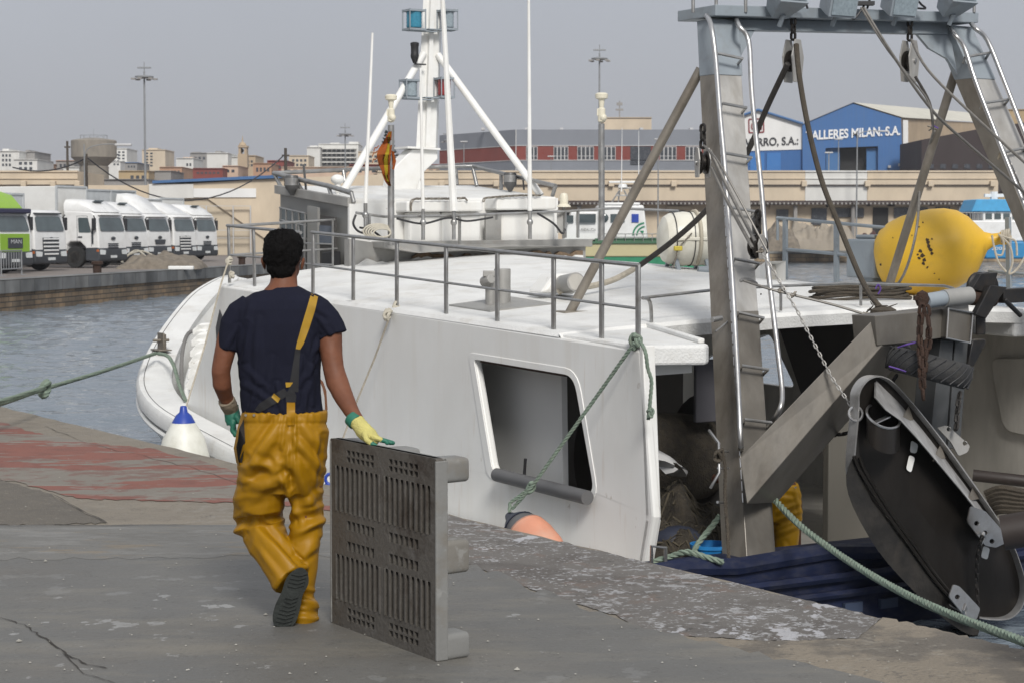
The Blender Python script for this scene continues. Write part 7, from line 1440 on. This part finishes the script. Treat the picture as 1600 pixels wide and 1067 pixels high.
# trousers
t_ = MB()
hr(t_, [(641, 379, 512, .132, 0), (648, 378, 512, .135, 0), (662, 378, 511, .135, 0), (680, 375, 512, .145, 0), (700, 373, 511, .15, .005), (725, 372, 509, .15, .01), (745, 371, 507, .14, .02), (768, 376, 500, .11, .03)], D0)
el(t_, [(412, 735, .01, 42, .13), (409, 758, .03, 42, .125), (406, 780, .06, 40, .115), (404, 800, .1, 38, .105), (405, 817, .12, 38, .1), (411, 832, .1, 36, .1), (420, 850, .05, 33, .095), (432, 870, 0, 30, .09), (445, 890, -.04, 30, .085), (456, 905, -.07, 31, .08)], D0)
el(t_, [(474, 735, .04, 36, .12), (477, 760, .05, 29, .11), (479, 785, .06, 26, .1), (479, 812, .06, 28, .1), (477, 835, .05, 25, .092), (476, 865, .05, 22, .085), (475, 900, .04, 19, .08), (474, 930, .03, 17, .078), (476, 950, .02, 20, .085), (477, 965, .02, 21, .088), (476, 976, .02, 18, .08)], D0)
fold = [(460, 650, 452, 740, 4, .008), (447, 650, 440, 700, 3, .009), (430, 650, 395, 700, 5, -.010), (436, 662, 380, 745, 7, .016), (446, 690, 384, 775, 8, -.014), (400, 720, 440, 745, 6, .014), (372, 740, 440, 735, 6, -.012), (385, 760, 445, 752, 6, .015), (374, 790, 440, 768, 6, -.010), (385, 805, 446, 790, 6, .010), (368, 818, 430, 808, 5, -.018), (388, 814, 445, 812, 4, .012), (395, 820, 455, 885, 7, .014), (378, 835, 425, 905, 6, -.01), (410, 820, 470, 880, 5, -.012), (385, 810, 370, 835, 4, .014),
        (456, 650, 454, 760, 3, -.012), (470, 660, 500, 700, 5, .008), (465, 690, 505, 735, 5, .012), (460, 720, 490, 800, 6, .014), (505, 680, 500, 760, 4, -.012), (450, 805, 500, 770, 5, .009), (458, 815, 503, 800, 5, -.015), (455, 835, 505, 812, 4, .010), (465, 850, 500, 825, 5, -.012), (470, 870, 495, 850, 5, .012), (462, 935, 496, 945, 4, .016), (458, 955, 497, 958, 4, -.014), (465, 925, 490, 930, 4, -.012), (440, 745, 470, 815, 4, .01), (432, 700, 450, 742, 5, -.009)]
cf = creases([(a, b_, c, d, w * 1.25, dp * .95) for a, b_, c, d, w, dp in fold], D0)
def ridged(p): return 1 - 2 * abs(noise.noise(p))
def tr_disp(co, n_):
    x, y = proj(co); g_ = 0
    if y < 664: g_ = .0022 * math.sin(x * .62 + 3 * noise.noise(V((x * .06, y * .03, 0)))) * max(0, min(1, (665 - y) / 6)) * (1 if 400 < x < 502 else .25) - .004 * math.exp(-((y - 661) / 2.5) ** 2)
    q = V((co.x * 4.5 + co.z * 2, co.y * 4, co.z * 5.5 - co.x * 3)); return n_ * (cf(co, n_) + g_ + (.0065 * (ridged(q) - .5) + .0015 * ridged(q * 2.1)) * (1 if y > 668 else .15))
_, tm_ = rem(t_, 'trousers', .0062, OIL, man, 3, tr_disp); bt_ = BVHTree.FromPolygons(*tm_)
strap([(448, 627), (448, 646), (449, 664)], [(461, 627), (461, 646), (460, 664)], 'brace_tab', OIL, .004, BVHTree.FromPolygons(sm_[0] + tm_[0], list(sm_[1]) + [tuple(i + len(sm_[0]) for i in f) for f in tm_[1]]), .002)
e = MB(); e.add([on_shirt(x, y, .005, bt_) for x, y in ((381, 655), (383, 690), (378, 722), (373, 722), (370, 700), (374, 668))], [(0, 1, 2, 3, 4, 5)]); e.build('side_opening', M['black'], man, smooth=0)
e = MB(); e.loft([[W(x, y, D0 - .03) for x, y in ((379, 640), (371, 668), (365, 700), (369, 722), (375, 732))], [W(x, y, D0 - .07) for x, y in ((384, 641), (376, 668), (369, 698), (372, 718), (376, 732))], [W(x, y, D0 + .03) for x, y in ((384, 641), (377, 668), (371, 698), (374, 718), (377, 732))]], False, True); e.build('side_flap', OIL, man, smooth=60)
for x, y in ((384, 648), (397, 648)): e = MB(); q = on_shirt(x, y, .004, bt_); e.cyl(q, q - V((0, .004, 0)), .006, n=10); e.build('snap_stud', M['steel_brown'], man)
# boots
so = spline([V((x, y, 0)) for x, y in ((457, 893), (470, 887), (480, 894), (482, 912), (473, 930), (469, 950), (462, 972), (448, 985), (433, 984), (426, 968), (430, 946), (440, 925), (447, 905))], 4, True)
def SQ(x, y, off=0): return W(x, y - 1, D0 - .165 + (y - 890) / 95 * .045 + off)
bt = MB(); c = V((452, 938, 0)); bt.loft([[SQ(p.x, p.y) for p in so], [SQ(p.x, p.y, .03) for p in so], [SQ(c.x + (p.x - c.x) * .95, c.y + (p.y - c.y) * .97, .05) for p in so], [SQ(c.x + 4 + (p.x - c.x) * .75, c.y - 8 + (p.y - c.y) * .8, .11) for p in so]]); bo = bt.build('boot', SOLE, man, smooth=40)
e = MB()
for i in range(15):
    y = 896 + i * 6.1; cxx = 469 - (y - 893) * .33; hw = 13 if y < 915 or y > 945 else 10
    if 916 < y < 930: continue
    e.prism([SQ(cxx - hw, y - 1, -.006), SQ(cxx, y + 2.2, -.006), SQ(cxx + hw, y - 2, -.006), SQ(cxx + hw, y + 1.3, -.006), SQ(cxx, y + 5, -.006), SQ(cxx - hw, y + 2, -.006)], (0, .008, 0))
e.build('sole_tread', SOLE, bo, smooth=0)
e = MB(); el(e, [(478, 972, .0, 15, .05), (478, 979, .02, 15, .13)], D0); e.build('boot', SOLE, man)
# gloves
def finger(mb, pts, r0, r1): mb.tube([V(p) for p in pts], [r0 + (r1 - r0) * i / (len(pts) - 1) for i in range(len(pts))], 10); mb.ball(pts[0], r0, 10); mb.ball(pts[-1], r1 * 1.02, 10); [mb.ball(p, r0 + (r1 - r0) * i / (len(pts) - 1), 10) for i, p in enumerate(pts) if 0 < i < len(pts) - 1]
DHn = 8.21; g1 = MB(); HP = lambda x, y, dy=0: W(x, y, DHn + dy)
el(g1, [(557, 657, .03, 12.5, .036), (562, 664, .02, 12.5, .034), (568, 672, .0, 13.5, .034), (577, 680, -.01, 13, .04), (586, 686, -.01, 9, .04), (592, 689, -.01, 6, .036)], DHn)
for k, (dy, x1) in enumerate(((-.045, 601), (-.018, 606), (.012, 609), (.04, 607))): finger(g1, [HP(582, 682, dy), HP(592, 685, dy * 1.05), HP(597, 687, dy * 1.05)], .0125, .0115)
finger(g1, [HP(570, 678, -.045), HP(573, 687, -.068), HP(580, 692, -.07)], .014, .0115)
def kn(co, n_): return n_ * (.0015 * noise.noise(co * 70) + .0012 * noise.noise(V((co.x * 30, co.y * 30, co.z * 120))))
rem(g1, 'glove', .0032, GLY, man, 2, kn)
g2 = MB()
for k, (dy, x1) in enumerate(((-.045, 605), (-.018, 611), (.012, 614), (.04, 610))): finger(g2, [HP(596, 687, dy * 1.05), HP(603, 688.5, dy * 1.1), HP(x1, 691.5, dy * 1.15)], .0118, .0098)
finger(g2, [HP(580, 692, -.07), HP(587, 696, -.072)], .0115, .0098)
rem(g2, 'glove_fingers', .0032, GLG, man, 1, None)
e = MB(); el(e, [(549, 652, .05, 13.2, .038), (557, 660, .03, 13.4, .038)], DHn); rem(e, 'glove_cuff', .004, GLG, man, 1)
g3 = MB(); HQ = lambda x, y, dy=0: W(x, y, D0 + .11 + dy)
el(g3, [(361, 632, 0, 11.5, .03), (362, 642, .0, 12, .032), (364, 652, 0, 13, .036), (366, 662, 0, 12, .034)], D0 + .11)
for k, dy in enumerate((-.032, -.01, .012, .032)): finger(g3, [HQ(364, 660, dy), HQ(363 + k, 672, dy), HQ(368 + k, 679, dy), HQ(374, 679 - k, dy)], .0125, .0105)
finger(g3, [HQ(370, 650, -.03), HQ(376, 660, -.045), HQ(378, 668, -.04)], .013, .011)
rem(g3, 'glove', .0035, GLG, man, 2, kn)
e = MB(); el(e, [(353, 624, .06, 13.5, .038), (357, 631, .08, 13.5, .038), (361, 640, .11, 12.5, .034)], D0); rem(e, 'glove_cuff', .004, CUFF, man, 2, kn)
# second man: bending down behind the gantry leg
D2 = 14.6; m2_ = thing('person', 'second man, only the legs of his yellow oilskins showing behind the gantry foot', 'person', W(1235, 890, D2))
m2_.location.z = -.93; ORG[m2_.name] = V(m2_.location)
b = MB(); el(b, [(1232, 772, 0, 20, .1), (1205, 742, 0, 24, .1), (1180, 732, 0, 25, .1), (1165, 735, 0, 18, .08)], D2); el(b, [(1168, 734, 0, 9, .05), (1155, 738, 0, 9, .05)], D2); b.ball(W(1150, 742, D2), (.09, .1, .11), 16)
el(b, [(1172, 738, -.12, 9, .045), (1150, 752, -.16, 8, .04), (1122, 748, -.18, 7, .035), (1112, 746, -.18, 6, .03)], D2); el(b, [(1226, 780, 0, 14, .08), (1228, 830, 0, 10, .06), (1228, 900, 0, 9, .05)], D2); el(b, [(1240, 780, .1, 14, .08), (1242, 830, .1, 10, .06), (1242, 900, .1, 9, .05)], D2)
rem(b, 'body', .012, SKIN, m2_, 2)
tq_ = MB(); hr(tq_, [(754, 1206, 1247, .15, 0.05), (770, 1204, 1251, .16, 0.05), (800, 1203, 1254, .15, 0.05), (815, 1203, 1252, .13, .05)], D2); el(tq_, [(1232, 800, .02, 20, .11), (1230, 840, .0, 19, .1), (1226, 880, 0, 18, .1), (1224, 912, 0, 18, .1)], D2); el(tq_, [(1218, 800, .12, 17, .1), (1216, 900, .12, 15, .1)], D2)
fl2 = creases([(1215, 800, 1250, 785, 4, .014), (1212, 820, 1252, 805, 4, -.014), (1215, 835, 1250, 820, 4, .014), (1215, 770, 1245, 775, 4, -.01), (1225, 850, 1240, 880, 4, .012), (1240, 760, 1250, 800, 3, .01)], D2)
rem(tq_, 'trousers', .009, mat('lit_yellow_oilskin', (.62, .33, .008), .45, var=.1, scale=6, spec=.4), m2_, 2, lambda co, n_: n_ * (fl2(co, n_) * .7 + .004 * noise.noise(co * 8)))  # oilskin colour lightened on this pair: the light falling there is painted in
e = MB(); hr(e, [(738, 1163, 1222, .12, 0), (765, 1185, 1235, .13, .02)], D2 + .02); rem(e, 'shirt', .012, mat('orange_shirt', (.3, .07, .02), .9), m2_, 2)
e = MB(); e.cyl(W(1243, 761, D2 - .11), W(1243, 761, D2 - .12), .008, n=8); e.build('snap_stud', M['steel_bright'], m2_)
# ---------------------------------------------------------------- haze over the harbour
hz = bpy.data.materials.new('haze_air'); hz.use_nodes = True; t = hz.node_tree; t.nodes.clear(); o_ = t.nodes.new('ShaderNodeOutputMaterial'); pv = t.nodes.new('ShaderNodeVolumePrincipled')
pv.inputs['Color'].default_value = (.86, .88, .92, 1); pv.inputs['Density'].default_value = .00035; pv.inputs['Anisotropy'].default_value = .2; t.links.new(pv.outputs[0], o_.inputs['Volume'])
mb = MB(); mb.box((0, 290, 17), (900, 700, 40)); o = mb.build('haze', hz, smooth=0); tag(o, kind='stuff')
